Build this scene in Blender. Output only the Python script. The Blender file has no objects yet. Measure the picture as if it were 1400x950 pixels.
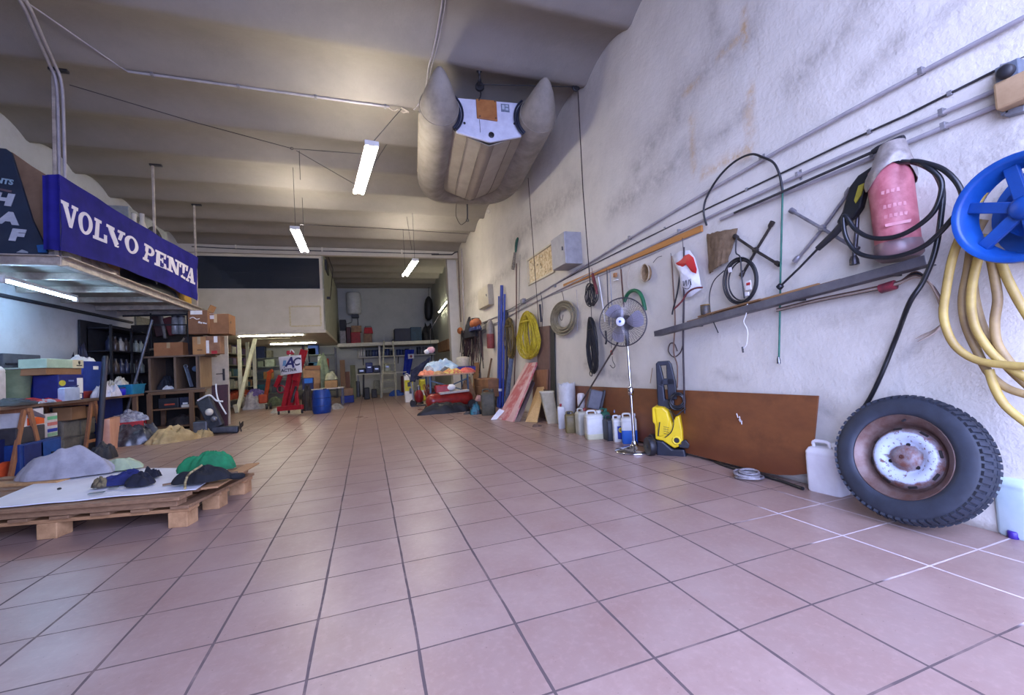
EXPOSURE, SKY, TUBE = 0.42, 11, 74.0
import bpy, math, random
from mathutils import Vector, Matrix, noise
PI = math.pi
COL = bpy.context.scene.collection
SC = bpy.context.scene
V = Vector
R = math.radians

# ------------------------------------------------------------------ camera model
TILE = 1 / 3
F_PX, YAW, PITCH, ROLL = 579.4583, .3308, .0373, -.0583
CAM = V((-.3596, -4.3824, 2.7487)) * TILE
_cy, _sy, _cp, _sp = math.cos(YAW), math.sin(YAW), math.cos(PITCH), math.sin(PITCH)
FW = V((_sy * _cp, _cy * _cp, _sp))
_r = V((_cy, -_sy, 0)); _u = _r.cross(FW)
RT = _r * math.cos(ROLL) + _u * math.sin(ROLL)
UP = -_r * math.sin(ROLL) + _u * math.cos(ROLL)
def ray(x, y): return FW + RT * ((x - 700) / F_PX) - UP * ((y - 475) / F_PX)
def RX(x, y, w): d = ray(x, y); return CAM + d * ((w - CAM.x) / d.x)      # point seen at (x, y) on the plane X = w
def RY(x, y, w): d = ray(x, y); return CAM + d * ((w - CAM.y) / d.y)
def RZ(x, y, w=0.): d = ray(x, y); return CAM + d * ((w - CAM.z) / d.z)
cam = bpy.data.cameras.new('camera'); camo = bpy.data.objects.new('camera', cam); COL.objects.link(camo)
cam.sensor_fit = 'HORIZONTAL'; cam.sensor_width = 36; cam.lens = F_PX / 1400 * 36; cam.clip_start = .02; cam.clip_end = 200
M = Matrix((RT, UP, -FW)).transposed().to_4x4(); M.translation = CAM
camo.matrix_world = M
SC.camera = camo
SC.view_settings.view_transform = 'Standard'; SC.view_settings.look = 'None'
SC.view_settings.gamma = 1; SC.view_settings.use_curve_mapping = False
SC.view_settings.exposure = EXPOSURE

# ------------------------------------------------------------------ materials
def lin(c):
    o = []
    for v in c[:3]:
        v /= 255; o.append(v / 12.92 if v <= .04045 else ((v + .055) / 1.055) ** 2.4)
    return (*o, 1)
class NT:
    def __init__(s, name):
        s.m = bpy.data.materials.new(name); s.m.use_nodes = True
        s.t = s.m.node_tree; s.b = s.t.nodes['Principled BSDF']; s.tc = s.t.nodes.new('ShaderNodeTexCoord')
    def n(s, kind, **k):
        x = s.t.nodes.new('ShaderNode' + kind)
        for a, v in k.items(): setattr(x, a, v)
        return x
    def l(s, a, b): s.t.links.new(a, b)
    def noise(s, scale, detail=4, rough=.6, vec=None):
        x = s.n('TexNoise'); x.inputs['Scale'].default_value = scale; x.inputs['Detail'].default_value = detail; x.inputs['Roughness'].default_value = rough
        s.l(vec or s.tc.outputs['Object'], x.inputs['Vector']); return x.outputs['Fac']
    def ramp(s, fac, a, b, ca=(0, 0, 0, 1), cb=(1, 1, 1, 1)):
        x = s.n('ValToRGB'); e = x.color_ramp.elements; e[0].position = a; e[1].position = b; e[0].color = ca; e[1].color = cb
        s.l(fac, x.inputs['Fac']); return x.outputs['Color']
    def ss(s, v, a, b):
        x = s.n('MapRange'); x.interpolation_type = 'SMOOTHSTEP'; x.inputs['From Min'].default_value = a; x.inputs['From Max'].default_value = b
        s.l(v, x.inputs['Value']); return x.outputs['Result']
    def mix(s, fac, a, b, mode='MIX'):
        x = s.n('MixRGB'); x.blend_type = mode
        for k, v in (('Fac', fac), ('Color1', a), ('Color2', b)):
            if hasattr(v, 'is_output'): s.l(v, x.inputs[k])
            else: x.inputs[k].default_value = v
        return x.outputs['Color']
    def math(s, op, a, b=None):
        x = s.n('Math'); x.operation = op
        for k, v in ((0, a), (1, b)):
            if v is None: continue
            if hasattr(v, 'is_output'): s.l(v, x.inputs[k])
            else: x.inputs[k].default_value = v
        return x.outputs[0]
    def bump(s, h, strength, dist=.01):
        x = s.n('Bump'); x.inputs['Strength'].default_value = strength; x.inputs['Distance'].default_value = dist
        s.l(h, x.inputs['Height']); s.l(x.outputs['Normal'], s.b.inputs['Normal'])
_MC = {}
def mat(c, c2=None, rough=.6, metal=0, scale=9, bump=.0, bscale=60, spec=.5, trans=0, alpha=1, name=None, aniso=None, lo=.35, hi=.65):
    """plain procedural material: two colours mixed by noise, optional bump; aniso = stretch vector for grain"""
    if c2 is None: c2 = tuple(v * .82 for v in c)
    key = (c, c2, rough, metal, scale, bump, bscale, spec, trans, alpha, aniso, lo, hi)
    if key in _MC: return _MC[key]
    t = NT(name or 'material')
    vec = None
    if aniso:
        mp = t.n('Mapping'); mp.inputs['Scale'].default_value = aniso; t.l(t.tc.outputs['Object'], mp.inputs['Vector']); vec = mp.outputs['Vector']
    f = t.ramp(t.noise(scale, 5, .65, vec), lo, hi)
    t.l(t.mix(f, lin(c), lin(c2)), t.b.inputs['Base Color'])
    t.b.inputs['Roughness'].default_value = rough; t.b.inputs['Metallic'].default_value = metal
    t.b.inputs['Specular IOR Level'].default_value = spec
    if trans: t.b.inputs['Transmission Weight'].default_value = trans
    if alpha < 1: t.b.inputs['Alpha'].default_value = alpha
    if bump: t.bump(t.noise(bscale, 3, .6, vec), bump, .004)
    _MC[key] = t.m; return t.m
def emit(c, strength):
    t = NT('light'); t.b.inputs['Base Color'].default_value = (0, 0, 0, 1)
    t.b.inputs['Emission Color'].default_value = (*c, 1); t.b.inputs['Emission Strength'].default_value = strength
    return t.m
def wood(c, c2, ax=(1, 14, 14), rough=.65): return mat(c, c2, rough, scale=5, bump=.25, bscale=7, aniso=ax, lo=.3, hi=.7)

# ------------------------------------------------------------------ mesh builder
class MB:
    def __init__(s): s.v = []; s.f = []; s.s = []
    def add(s, vs, fs, smooth=False):
        n = len(s.v); s.v += [V(p) for p in vs]; s.f += [tuple(i + n for i in f) for f in fs]; s.s += [smooth] * len(fs); return s
    def box(s, c, d, rz=0, rx=0, ry=0, top=(1, 1)):
        """centre, full sizes, rotations; top = scale of the upper face"""
        m = Matrix.Rotation(rz, 3, 'Z') @ Matrix.Rotation(ry, 3, 'Y') @ Matrix.Rotation(rx, 3, 'X')
        vs = []
        for z in (-1, 1):
            for x, y in ((-1, -1), (1, -1), (1, 1), (-1, 1)):
                k = top if z > 0 else (1, 1)
                vs.append(V(c) + m @ V((x * d[0] / 2 * k[0], y * d[1] / 2 * k[1], z * d[2] / 2)))
        return s.add(vs, [(3, 2, 1, 0), (4, 5, 6, 7), (0, 1, 5, 4), (1, 2, 6, 5), (2, 3, 7, 6), (3, 0, 4, 7)])
    def bar(s, a, b, w, h, up=(0, 0, 1)):
        """box beam from a to b, w across, h along up"""
        a, b = V(a), V(b); d = (b - a).normalized(); up = V(up); x = d.cross(up)
        if x.length < 1e-4: x = d.cross(V((1, 0, 0)))
        x.normalize(); z = x.cross(d)
        vs = []
        for p in (a, b):
            for i, j in ((-1, -1), (1, -1), (1, 1), (-1, 1)): vs.append(p + x * (i * w / 2) + z * (j * h / 2))
        return s.add(vs, [(0, 1, 2, 3), (7, 6, 5, 4), (0, 4, 5, 1), (1, 5, 6, 2), (2, 6, 7, 3), (3, 7, 4, 0)])
    def tube(s, pts, r, n=8, closed=False):
        pts = [V(p) for p in pts]; N = len(pts); rs = r if isinstance(r, (list, tuple)) else [r] * N
        vs = []; prev = None
        for i, p in enumerate(pts):
            a = pts[i - 1] if (i or closed) else p; b = pts[(i + 1) % N] if (i < N - 1 or closed) else p
            t = (b - a)
            t = t.normalized() if t.length > 1e-9 else V((0, 0, 1))
            if prev is None:
                x = t.cross(V((0, 0, 1)))
                if x.length < .05: x = t.cross(V((1, 0, 0)))
            else:
                x = prev - t * prev.dot(t)
                if x.length < 1e-6: x = t.orthogonal()
            x.normalize(); prev = x; y = t.cross(x)
            for k in range(n):
                q = 2 * PI * k / n; vs.append(p + (x * math.cos(q) + y * math.sin(q)) * rs[i])
        fs = []
        for i in range(N if closed else N - 1):
            j = (i + 1) % N
            for k in range(n): fs.append((i * n + k, i * n + (k + 1) % n, j * n + (k + 1) % n, j * n + k))
        s.add(vs, fs, True)
        if not closed: s.add(vs[:n], [tuple(range(n))[::-1]]); s.add(vs[-n:], [tuple(range(n))])
        return s
    def cyl(s, a, b, r, n=16, r2=None): return s.tube([a, b], [r, r if r2 is None else r2], n)
    def lathe(s, prof, base, axis=(0, 0, 1), n=24, smooth=True, sx=1, sy=1, xdir=None, cap=True):
        """profile of (radius, height) around an axis from base"""
        ax = V(axis).normalized(); x = V(xdir) if xdir else (ax.orthogonal() if abs(ax.z) < .99 else V((1, 0, 0)))
        x = (x - ax * x.dot(ax)).normalized(); y = ax.cross(x); vs = []
        for r, h in prof:
            for k in range(n):
                q = 2 * PI * k / n; vs.append(V(base) + ax * h + x * (r * sx * math.cos(q)) + y * (r * sy * math.sin(q)))
        fs = []
        for i in range(len(prof) - 1):
            for k in range(n): fs.append((i * n + k, i * n + (k + 1) % n, (i + 1) * n + (k + 1) % n, (i + 1) * n + k))
        s.add(vs, fs, smooth)
        if cap and prof[0][0] > 1e-5: s.add(vs[:n], [tuple(range(n))[::-1]])
        if cap and prof[-1][0] > 1e-5: s.add(vs[-n:], [tuple(range(n))])
        return s
    def ring(s, c, R_, r, axis=(0, 0, 1), n=32, m=8, sx=1, sy=1, xdir=None):
        ax = V(axis).normalized(); x = V(xdir) if xdir else (ax.orthogonal() if abs(ax.z) < .99 else V((1, 0, 0)))
        x = (x - ax * x.dot(ax)).normalized(); y = ax.cross(x)
        return s.tube([V(c) + x * (R_ * sx * math.cos(2 * PI * k / n)) + y * (R_ * sy * math.sin(2 * PI * k / n)) for k in range(n)], r, m, closed=True)
    def prism(s, poly, o, x, y, depth):
        """2-D polygon (counter-clockwise) in the frame o, x, y; extruded by depth along x cross y, centred"""
        o, x, y = V(o), V(x), V(y); z = x.cross(y).normalized(); n = len(poly); vs = []
        for h in (-depth / 2, depth / 2):
            for a, b in poly: vs.append(o + x * a + y * b + z * h)
        fs = [tuple(range(n))[::-1], tuple(range(n, 2 * n))] + [(k, (k + 1) % n, n + (k + 1) % n, n + k) for k in range(n)]
        return s.add(vs, fs)
    def loft(s, secs, smooth=True, closed=True, cap=True):
        n = len(secs[0]); vs = [p for q in secs for p in q]; fs = []
        for i in range(len(secs) - 1):
            for k in range(n if closed else n - 1): fs.append((i * n + k, i * n + (k + 1) % n, (i + 1) * n + (k + 1) % n, (i + 1) * n + k))
        s.add(vs, fs, smooth)
        if cap and closed: s.add(secs[0], [tuple(range(n))[::-1]], smooth); s.add(secs[-1], [tuple(range(n))], smooth)
        return s
    def ell(s, c, r, n=16, m=10, rz=0):
        mt = Matrix.Rotation(rz, 3, 'Z'); secs = []
        for i in range(1, m):
            a = -PI / 2 + PI * i / m
            secs.append([V(c) + mt @ V((r[0] * math.cos(a) * math.cos(2 * PI * k / n), r[1] * math.cos(a) * math.sin(2 * PI * k / n), r[2] * math.sin(a))) for k in range(n)])
        return s.loft(secs)
    def sheet(s, fn, nu, nv, thick=0, smooth=True):
        """grid surface fn(u, v) -> point, given a thickness downwards along its normal"""
        P = [[V(fn(i / nu, j / nv)) for j in range(nv + 1)] for i in range(nu + 1)]
        W = nv + 1; vs = [p for q in P for p in q]
        fs = [(i * W + j, (i + 1) * W + j, (i + 1) * W + j + 1, i * W + j + 1) for i in range(nu) for j in range(nv)]
        if not thick: return s.add(vs, fs, smooth)
        nrm = []
        for i in range(nu + 1):
            for j in range(nv + 1):
                a = P[min(i + 1, nu)][j] - P[max(i - 1, 0)][j]; b = P[i][min(j + 1, nv)] - P[i][max(j - 1, 0)]
                n = a.cross(b); nrm.append(n.normalized() if n.length > 1e-9 else V((0, 0, 1)))
        lo = [p - n * thick for p, n in zip(vs, nrm)]; k = len(vs)
        f2 = [tuple(q + k for q in f[::-1]) for f in fs]
        rim = [i * W for i in range(nu + 1)] + [nu * W + j for j in range(1, W)] + [i * W + nv for i in range(nu - 1, -1, -1)] + [j for j in range(nv - 1, 0, -1)]
        f3 = [(rim[(a + 1) % len(rim)], rim[a], rim[a] + k, rim[(a + 1) % len(rim)] + k) for a in range(len(rim))]
        return s.add(vs + lo, fs + f2 + f3, smooth)
    def xf(s, m):
        s.v = [m @ p for p in s.v]; return s
    def build(s, name, m, parent=None, bevel=0, label=None, kind=None, seg=2, sub=0):
        org = V(parent['_o']) if parent else V((0, 0, 0))
        me = bpy.data.meshes.new(name); me.from_pydata([p - org for p in s.v], [], s.f); me.update()
        me.polygons.foreach_set('use_smooth', s.s)
        if any(s.s): me.set_sharp_from_angle(angle=R(64))
        me.materials.append(m); o = bpy.data.objects.new(name, me); COL.objects.link(o)
        if parent:
            o.parent = parent
            root_o = V(parent['_w']) if '_w' in parent else None
        o['_o'] = tuple(org)
        if bevel:
            b = o.modifiers.new('bevel', 'BEVEL'); b.width = bevel; b.segments = seg; b.limit_method = 'ANGLE'; b.angle_limit = R(40)
        if sub:
            b = o.modifiers.new('sub', 'SUBSURF'); b.levels = sub; b.render_levels = sub
        if label: o['label'] = label
        if kind: o['kind'] = kind
        return o
def thing(name, label, cat, loc=(0, 0, 0), group=None):
    o = bpy.data.objects.new(name, None); COL.objects.link(o); o.location = loc; o.empty_display_size = .05
    o['label'] = label; o['category'] = cat; o['_o'] = tuple(loc)
    if group: o['group'] = group
    return o
def one(mb, name, m, label, cat, group=None, bevel=0, kind=None, sub=0):
    """a thing that is one mesh: its origin goes to the middle of its base"""
    xs = [p.x for p in mb.v]; ys = [p.y for p in mb.v]; zs = [p.z for p in mb.v]
    c = V(((min(xs) + max(xs)) / 2, (min(ys) + max(ys)) / 2, min(zs)))
    mb.v = [p - c for p in mb.v]
    o = mb.build(name, m, None, bevel, sub=sub); o.location = c; o['label'] = label; o['category'] = cat; o['_o'] = tuple(c)
    if group: o['group'] = group
    if kind: o['kind'] = kind
    mb.v = [p + c for p in mb.v]
    return o
def dup(root, loc, rz=0, label=None, group=None, scale=None):
    r = root.copy(); COL.objects.link(r); r.location = loc; r.rotation_euler = (0, 0, rz)
    if scale: r.scale = scale
    if label: r['label'] = label
    if group: r['group'] = group
    for ch in list(root.children):
        c = ch.copy(); COL.objects.link(c); c.parent = r
        for g in list(ch.children):
            d = g.copy(); COL.objects.link(d); d.parent = c
    return r
def struct(mb, name, m, bevel=0):
    o = mb.build(name, m, None, bevel); o['kind'] = 'structure'; return o
def spline(pts, k=6, closed=False):
    """Catmull-Rom through the points"""
    pts = [V(p) for p in pts]; N = len(pts); out = []
    for i in range(N if closed else N - 1):
        g = lambda j: pts[j % N] if closed else pts[max(0, min(N - 1, j))]
        a, b, c, d = g(i - 1), g(i), g(i + 1), g(i + 2)
        for q in range(k):
            t = q / k; out.append(.5 * ((2 * b) + (c - a) * t + (2 * a - 5 * b + 4 * c - d) * t * t + (3 * b - a - 3 * c + d) * t ** 3))
    if not closed: out.append(pts[-1])
    return out
def nz(x, y=0, z=0): return noise.noise(V((x, y, z)))
def text_mb(txt, size, o, x, y, depth=.002, bold=0, align='CENTER', shear=0):
    """lettering as a mesh: baseline frame o, x, y"""
    cu = bpy.data.curves.new('lettering', 'FONT'); cu.body = txt; cu.size = size; cu.align_x = align; cu.align_y = 'CENTER'
    cu.extrude = depth / 2; cu.offset = bold; cu.shear = shear; cu.resolution_u = 3
    ob = bpy.data.objects.new('lettering', cu); me = bpy.data.meshes.new_from_object(ob)
    o, x, y = V(o), V(x).normalized(), V(y).normalized(); z = x.cross(y)
    mb = MB(); mb.add([o + x * p.co.x + y * p.co.y + z * p.co.z for p in me.vertices], [tuple(f.vertices) for f in me.polygons])
    bpy.data.objects.remove(ob); bpy.data.curves.remove(cu); bpy.data.meshes.remove(me)
    return mb
def heap(c, rx, ry, h, seed=0, rz=0, folds=1.0, n=28, flat=.35, rough=.5):
    """a crumpled cloth heap with a closed underside"""
    mb = MB(); mt = Matrix.Rotation(rz, 3, 'Z'); big = max(rx, ry) > .12; m = 72 if big else 40
    def rdg(x, y, z): return 1 - 2 * abs(nz(x, y, z))
    def pt(a, q):
        ca, sa = math.cos(a), math.sin(a)
        rr = 1 + .30 * nz(ca * 1.6 + seed, sa * 1.6, seed * 2.1) + .10 * nz(ca * 5 + seed, sa * 5, seed)
        x, y = ca * q * rr, sa * q * rr
        hh = (1 - q ** 2.2) ** (flat + .25) if q < 1 else 0
        wx, wy = x + .3 * nz(x * 1.5, y * 1.5, seed), y + .3 * nz(x * 1.5, y * 1.5, seed + 9)
        w = .55 * nz(x * 1.6 + seed, y * 1.6, seed) + .42 * folds * (rdg(wx * 1.7 + seed * 3, wy * 1.7, 1.3) - .5) + .2 * folds * (rdg(wx * 5 + seed, wy * 5, 4) - .5)
        z = max(.0, hh * max(.12, 1 + rough * w * 1.9))
        k = 1 + .10 * folds * nz(x * 4, y * 4, seed + 3) * (q < 1)
        return V(c) + mt @ V((x * rx * k, y * ry * k, z * h))
    rings = [1, .985, .955, .92, .87, .82, .76, .70, .63, .56, .49, .42, .35, .28, .21, .14, .07]
    secs = [[pt(2 * PI * k / m, q) for k in range(m)] for q in rings]
    for p in secs[0]: p.z = V(c).z
    mb.loft(secs)
    return mb

# ------------------------------------------------------------------ common materials
PLASTER_W = (206, 203, 197)
M_black = mat((24, 24, 28), (38, 38, 42), .5)
M_blackgloss = mat((18, 20, 24), (30, 32, 36), .3)
M_steel = mat((150, 152, 156), (110, 112, 118), .35, .9)
M_dsteel = mat((82, 82, 86), (60, 58, 58), .45, .7)
M_chrome = mat((205, 205, 210), (180, 180, 186), .12, 1)
M_white = mat((225, 226, 226), (205, 206, 206), .55)
M_cream = mat((206, 200, 186), (192, 186, 170), .6, scale=3)
M_card = mat((150, 112, 76), (134, 97, 64), .8, scale=4)
M_card2 = mat((176, 134, 92), (158, 118, 78), .8, scale=4)
M_pine = wood((196, 158, 108), (168, 126, 78))
M_pine_y = wood((196, 158, 108), (168, 126, 78), (14, 1, 14))
M_pine_z = wood((200, 164, 112), (170, 130, 82), (14, 14, 1))
M_oldwood = wood((128, 98, 70), (94, 70, 50))
M_oldwood_y = wood((128, 98, 70), (94, 70, 50), (14, 1, 14))
M_oldwood_z = wood((122, 94, 68), (92, 68, 48), (14, 14, 1))
M_darkwood = wood((92, 66, 48), (66, 46, 34))
M_red = mat((176, 36, 40), (150, 26, 32), .45)
M_blue = mat((32, 62, 150), (24, 46, 120), .45)
M_bluedk = mat((26, 36, 92), (18, 26, 70), .5)
M_paper = mat((232, 232, 230), (214, 214, 214), .8)
M_rubber = mat((36, 38, 44), (26, 28, 32), .7)
# ================================================================== THE SETTING
XW, XL, YB, ZR, RISE, SP, Y0 = 2.63, -4.4, 17.0, 4.35, .13, .975, 3.12
def tile_material():
    t = NT('terracotta floor tiles')
    pos = t.n('NewGeometry').outputs['Position']
    sx = t.n('SeparateXYZ'); t.l(pos, sx.inputs[0])
    X, Y = t.math('DIVIDE', sx.outputs[0], TILE), t.math('DIVIDE', sx.outputs[1], TILE)
    # joints wander a little
    wob = t.math('MULTIPLY', t.math('SUBTRACT', t.noise(1.4, 2, .5, pos), .5), .05)
    X, Y = t.math('ADD', X, wob), t.math('ADD', Y, wob)
    def d(v): return t.math('PINGPONG', v, .5)
    wn = t.math('MULTIPLY', t.math('ADD', t.noise(5, 3, .6, pos), .35), .0125)
    gx = t.math('LESS_THAN', d(X), t.math('MULTIPLY', wn, 1.35)); gy = t.math('LESS_THAN', d(Y), wn)
    g = t.math('MAXIMUM', gx, gy)
    cv = t.n('CombineXYZ'); t.l(t.math('FLOOR', X), cv.inputs[0]); t.l(t.math('FLOOR', Y), cv.inputs[1])
    wnz = t.n('TexWhiteNoise'); t.l(cv.outputs[0], wnz.inputs['Vector'])
    base = t.mix(wnz.outputs['Value'], lin((154, 131, 121)), lin((168, 144, 133)))
    base = t.mix(t.ramp(t.noise(2.2, 6, .7, pos), .35, .72), base, lin((146, 117, 106)))
    base = t.mix(t.math('MULTIPLY', t.ramp(t.noise(38, 4, .7, pos), .5, .75), .35), base, lin((184, 154, 142)))
    base = t.mix(t.math('MULTIPLY', t.ramp(t.noise(7, 6, .8, pos), .62, .8), .35), base, lin((112, 88, 80)))
    spk = t.ramp(t.noise(95, 1, .4, pos), .76, .79)
    base = t.mix(t.math('MULTIPLY', spk, .6), base, lin((84, 62, 56)))
    # pale cement joints survive in the corner by the wheel, the rest is dirty
    nn_ = t.math('MULTIPLY', t.math('SUBTRACT', t.noise(3, 3, .6, pos), .5), 1.1)
    mk = t.math('MULTIPLY', t.ss(t.math('ADD', sx.outputs[0], nn_), 1.72, 1.9), t.ss(t.math('ADD', sx.outputs[1], nn_), .55, .3))
    gcol = t.mix(t.noise(9, 3, .6, pos), lin((72, 60, 60)), lin((104, 88, 84)))
    gcol = t.mix(mk, gcol, lin((206, 192, 194)))
    fade = t.ramp(t.noise(4, 4, .7, pos), .3, .5)
    t.l(t.mix(t.math('MULTIPLY', g, t.math('ADD', t.math('MULTIPLY', fade, .55), .45)), base, gcol), t.b.inputs['Base Color'])
    rg = t.ramp(t.noise(1.1, 4, .6, pos), .3, .7, (.27, .27, .27, 1), (.38, .38, .38, 1))
    t.l(t.mix(g, rg, (.9, .9, .9, 1)), t.b.inputs['Roughness'])
    h = t.math('SUBTRACT', t.math('MULTIPLY', t.noise(60, 3, .6, pos), .12), g)
    t.bump(h, .4, .003)
    return t.m
def plaster(c, stain=False, rough=.85, dark=(150, 144, 134), amt=.35, attr=None, bump=.5):
    t = NT('plaster'); pos = t.n('NewGeometry').outputs['Position']
    base = t.mix(t.ramp(t.noise(1.3, 6, .7, pos), .35, .7), lin(c), lin(tuple(v * .93 for v in c)))
    base = t.mix(t.math('MULTIPLY', t.ramp(t.noise(3.1, 7, .75, pos), .52, .75), amt), base, lin(dark))
    if attr:
        a = t.n('Attribute', attribute_name='grime'); a2 = t.n('Attribute', attribute_name='rust')
        base = t.mix(t.math('MULTIPLY', a.outputs['Fac'], t.ramp(t.noise(8, 6, .75, pos), .3, .62)), base, lin((124, 116, 108)))
        base = t.mix(t.math('MULTIPLY', a2.outputs['Fac'], t.ramp(t.noise(14, 5, .7, pos), .35, .55)), base, lin((186, 150, 96)))
    t.l(base, t.b.inputs['Base Color']); t.b.inputs['Roughness'].default_value = rough; t.b.inputs['Specular IOR Level'].default_value = .25
    t.bump(t.math('ADD', t.noise(6, 6, .6, pos), t.math('MULTIPLY', t.noise(40, 4, .6, pos), .3)), bump, .02)
    return t.m
mb = MB(); mb.box((-.9, 6.5, -.05), (8.2, 21.5, .1)); struct(mb, 'floor', tile_material())
# ceiling of shallow brick vaults between ribs that run across the room
mb = MB(); prof = []
k0 = -6
for k in range(k0, 16):
    y = Y0 + SP * k
    prof += [(y - .035, ZR), (y + .035, ZR)]
    for q in range(1, 10):
        t_ = q / 10; prof.append((y + .035 + (SP - .07) * t_, ZR + RISE * (1 - (2 * t_ - 1) ** 2)))
xs = [-5 + .35 * i for i in range(24)]
mb.sheet(lambda u, v: (xs[round(u * 23)], prof[round(v * (len(prof) - 1))][0], prof[round(v * (len(prof) - 1))][1] + .012 * nz(xs[round(u * 23)] * .7, prof[round(v * (len(prof) - 1))][0] * .7)), 23, len(prof) - 1, 0)
mb.f = [f[::-1] for f in mb.f]
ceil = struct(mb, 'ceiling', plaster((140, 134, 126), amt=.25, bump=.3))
# a slab above closes the room
ceil.modifiers.new('thick', 'SOLIDIFY').thickness = .12
# right wall: hand-trowelled, lumpy plaster with leak stains
SEG = {'rust': [(1022, 125, 1026, 205, .05), (1026, 205, 960, 240, .05), (946, 160, 948, 240, .035), (940, 125, 960, 110, .03), (1018, 20, 1020, 60, .03), (1012, 55, 985, 75, .04)],
       'grime': [(835, 290, 950, 205, .22), (950, 205, 1015, 160, .12), (930, 130, 1020, 50, .2), (975, 10, 985, 50, .12), (870, 230, 930, 150, .25), (1090, 105, 1180, 20, .15), (1230, 55, 1170, 110, .1), (1255, 50, 1310, 10, .06), (640, 415, 720, 350, .2), (760, 450, 830, 440, .1), (700, 330, 790, 260, .25), (1330, 230, 1390, 190, .2), (1120, 440, 1260, 400, .06), (1080, 560, 1140, 560, .12), (980, 510, 1020, 520, .05), (1180, 520, 1250, 480, .06), (800, 500, 870, 520, .08)]}
def wall_patch(y0, y1, z0, z1, ny, nz_, x0):
    mb = MB()
    def fn(u, v):
        y = y0 + (y1 - y0) * u; z = z0 + (z1 - z0) * v
        return (x0 + -.012 + .012 * nz(y * .9, z * .9, 3) + .006 * nz(y * 2.6, z * 2.6, 7) + .03 * max(0, z - 3) * nz(y * .5, 2), y, z)
    mb.sheet(fn, ny, nz_, 0); mb.f = [f[::-1] for f in mb.f]; return mb
mb = wall_patch(-1.75, 11.3, 0, 4.5, 260, 90, XW)
wr = struct(mb, 'wall_right', plaster((212, 206, 194), amt=.18, attr=True, bump=.6))
def segdist(p, a, b):
    ab = b - a; t = max(0, min(1, (p - a).dot(ab) / max(ab.dot(ab), 1e-9))); return (p - a - ab * t).length
for nm in ('rust', 'grime'):
    segs = []
    for x1, y1, x2, y2, w in SEG[nm]:
        a, b = RX(x1, y1, XW), RX(x2, y2, XW); segs.append((V((a.y, a.z)), V((b.y, b.z)), w))
    at = wr.data.attributes.new(nm, 'FLOAT', 'POINT'); vals = []
    for vtx in wr.data.vertices:
        p = V((vtx.co.y + .05 * nz(vtx.co.y * 3, vtx.co.z * 3), vtx.co.z + .05 * nz(vtx.co.z * 3, vtx.co.y * 3, 9))); m = 0
        for a, b, w in segs:
            dd = segdist(p, a, b)
            if dd < w: m = max(m, (1 - dd / w))
        vals.append(m * (.8 if nm == 'rust' else .56))
    at.data.foreach_set('value', vals)
wr.modifiers.new('thick', 'SOLIDIFY').thickness = .15
mb = MB(); mb.box((XW + .1, 14.2, 2.25), (.2, 6, 4.5)); struct(mb, 'wall_right_rear', plaster((170, 172, 164), amt=.3))
mb = MB(); mb.box((2.5, 11.45, 2.2), (.36, .32, 4.4)); struct(mb, 'trim_1', plaster((206, 202, 192), amt=.2), .01)
mb = MB(); mb.box((XL - .1, 7.6, 2.25), (.2, 19, 4.5)); struct(mb, 'wall_left', plaster((190, 192, 194), amt=.35))
mb = MB(); mb.box((-.9, YB + .1, 2.25), (7.4, .2, 4.5)); struct(mb, 'wall_back', plaster((186, 186, 176), amt=.3))
# street side behind the camera: a wall with the wide garage opening
mb = MB(); mb.box((-2.75, -1.85, 2.25), (3.5, .2, 4.5)); mb.box((2.62, -1.85, 2.25), (.2, .2, 4.5)); mb.box((.75, -1.85, 4.02), (3.6, .2, .96)); struct(mb, 'wall_front', plaster((190, 188, 184)))
# beam across the room at the front of the office
mb = MB(); mb.box((-.9, 11.02, 4.27), (7.06, .16, .24)); struct(mb, 'trim_2', plaster((196, 190, 176), amt=.15), .01)
mb = MB(); mb.box((-1, -4.3, -.06), (14, 4.8, .1)); struct(mb, 'floor_outside', mat((172, 168, 166), (150, 146, 144), .8))
w = bpy.data.worlds.new('world'); SC.world = w; w.use_nodes = True
bg = w.node_tree.nodes['Background']; bg.inputs[0].default_value = (.47, .55, 1.0, 1); bg.inputs[1].default_value = SKY
la = bpy.data.lights.new('daylight_portal', 'AREA'); la.shape = 'RECTANGLE'; la.size = 3.5; la.size_y = 3.4; la.cycles.is_portal = True
lo = bpy.data.objects.new('daylight_portal', la); COL.objects.link(lo); lo.location = (.75, -1.8, 1.75); lo.rotation_euler = (R(90), 0, 0)

# ------------------------------------------------------------------ fluorescent lamps
M_tube = emit((1.0, .91, .80), TUBE); M_tubew = emit((1.0, .95, .72), TUBE * .7); M_tubeb = emit((.38, .64, 1.0), TUBE * 1.2); M_lampbody = mat((216, 214, 208), (200, 198, 192), .5)
def twin_lamp(a, b, wires, label):
    a, b = V(a), V(b); c = (a + b) / 2; t = thing('hanging_lamp', label, 'lamp', c, 'hanging fluorescent lamps')
    d = (b - a).normalized(); s = d.cross(V((0, 0, 1))).normalized()
    mb = MB(); mb.bar(a, b, .055, .05); mb.bar(a - d * .03, a, .15, .055); mb.bar(b, b + d * .03, .15, .055); mb.build('lamp_body', M_lampbody, t, .006)
    for k in (-1, 1): MB().tube([a + s * .05 * k + V((0, 0, -.022)), b + s * .05 * k + V((0, 0, -.022))], .019, 12).build('fluorescent_tube', M_tube, t)
    for p, q in wires: MB().tube([p, q], .004, 6).build('suspension_wire', M_dsteel, t)
    return t
l1a, l1b = V((.03, 3.3, 3.4)), V((-.13, 4.62, 3.4))
twin_lamp(l1a, l1b, [(l1a + V((0, .05, .03)), V((.45, 4.09, 4.33))), (l1b - V((0, .05, -.03)), V((.30, 5.05, 4.33)))], 'twin-tube hanging lamp just left of the grey dinghy, nearest of the three')
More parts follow.
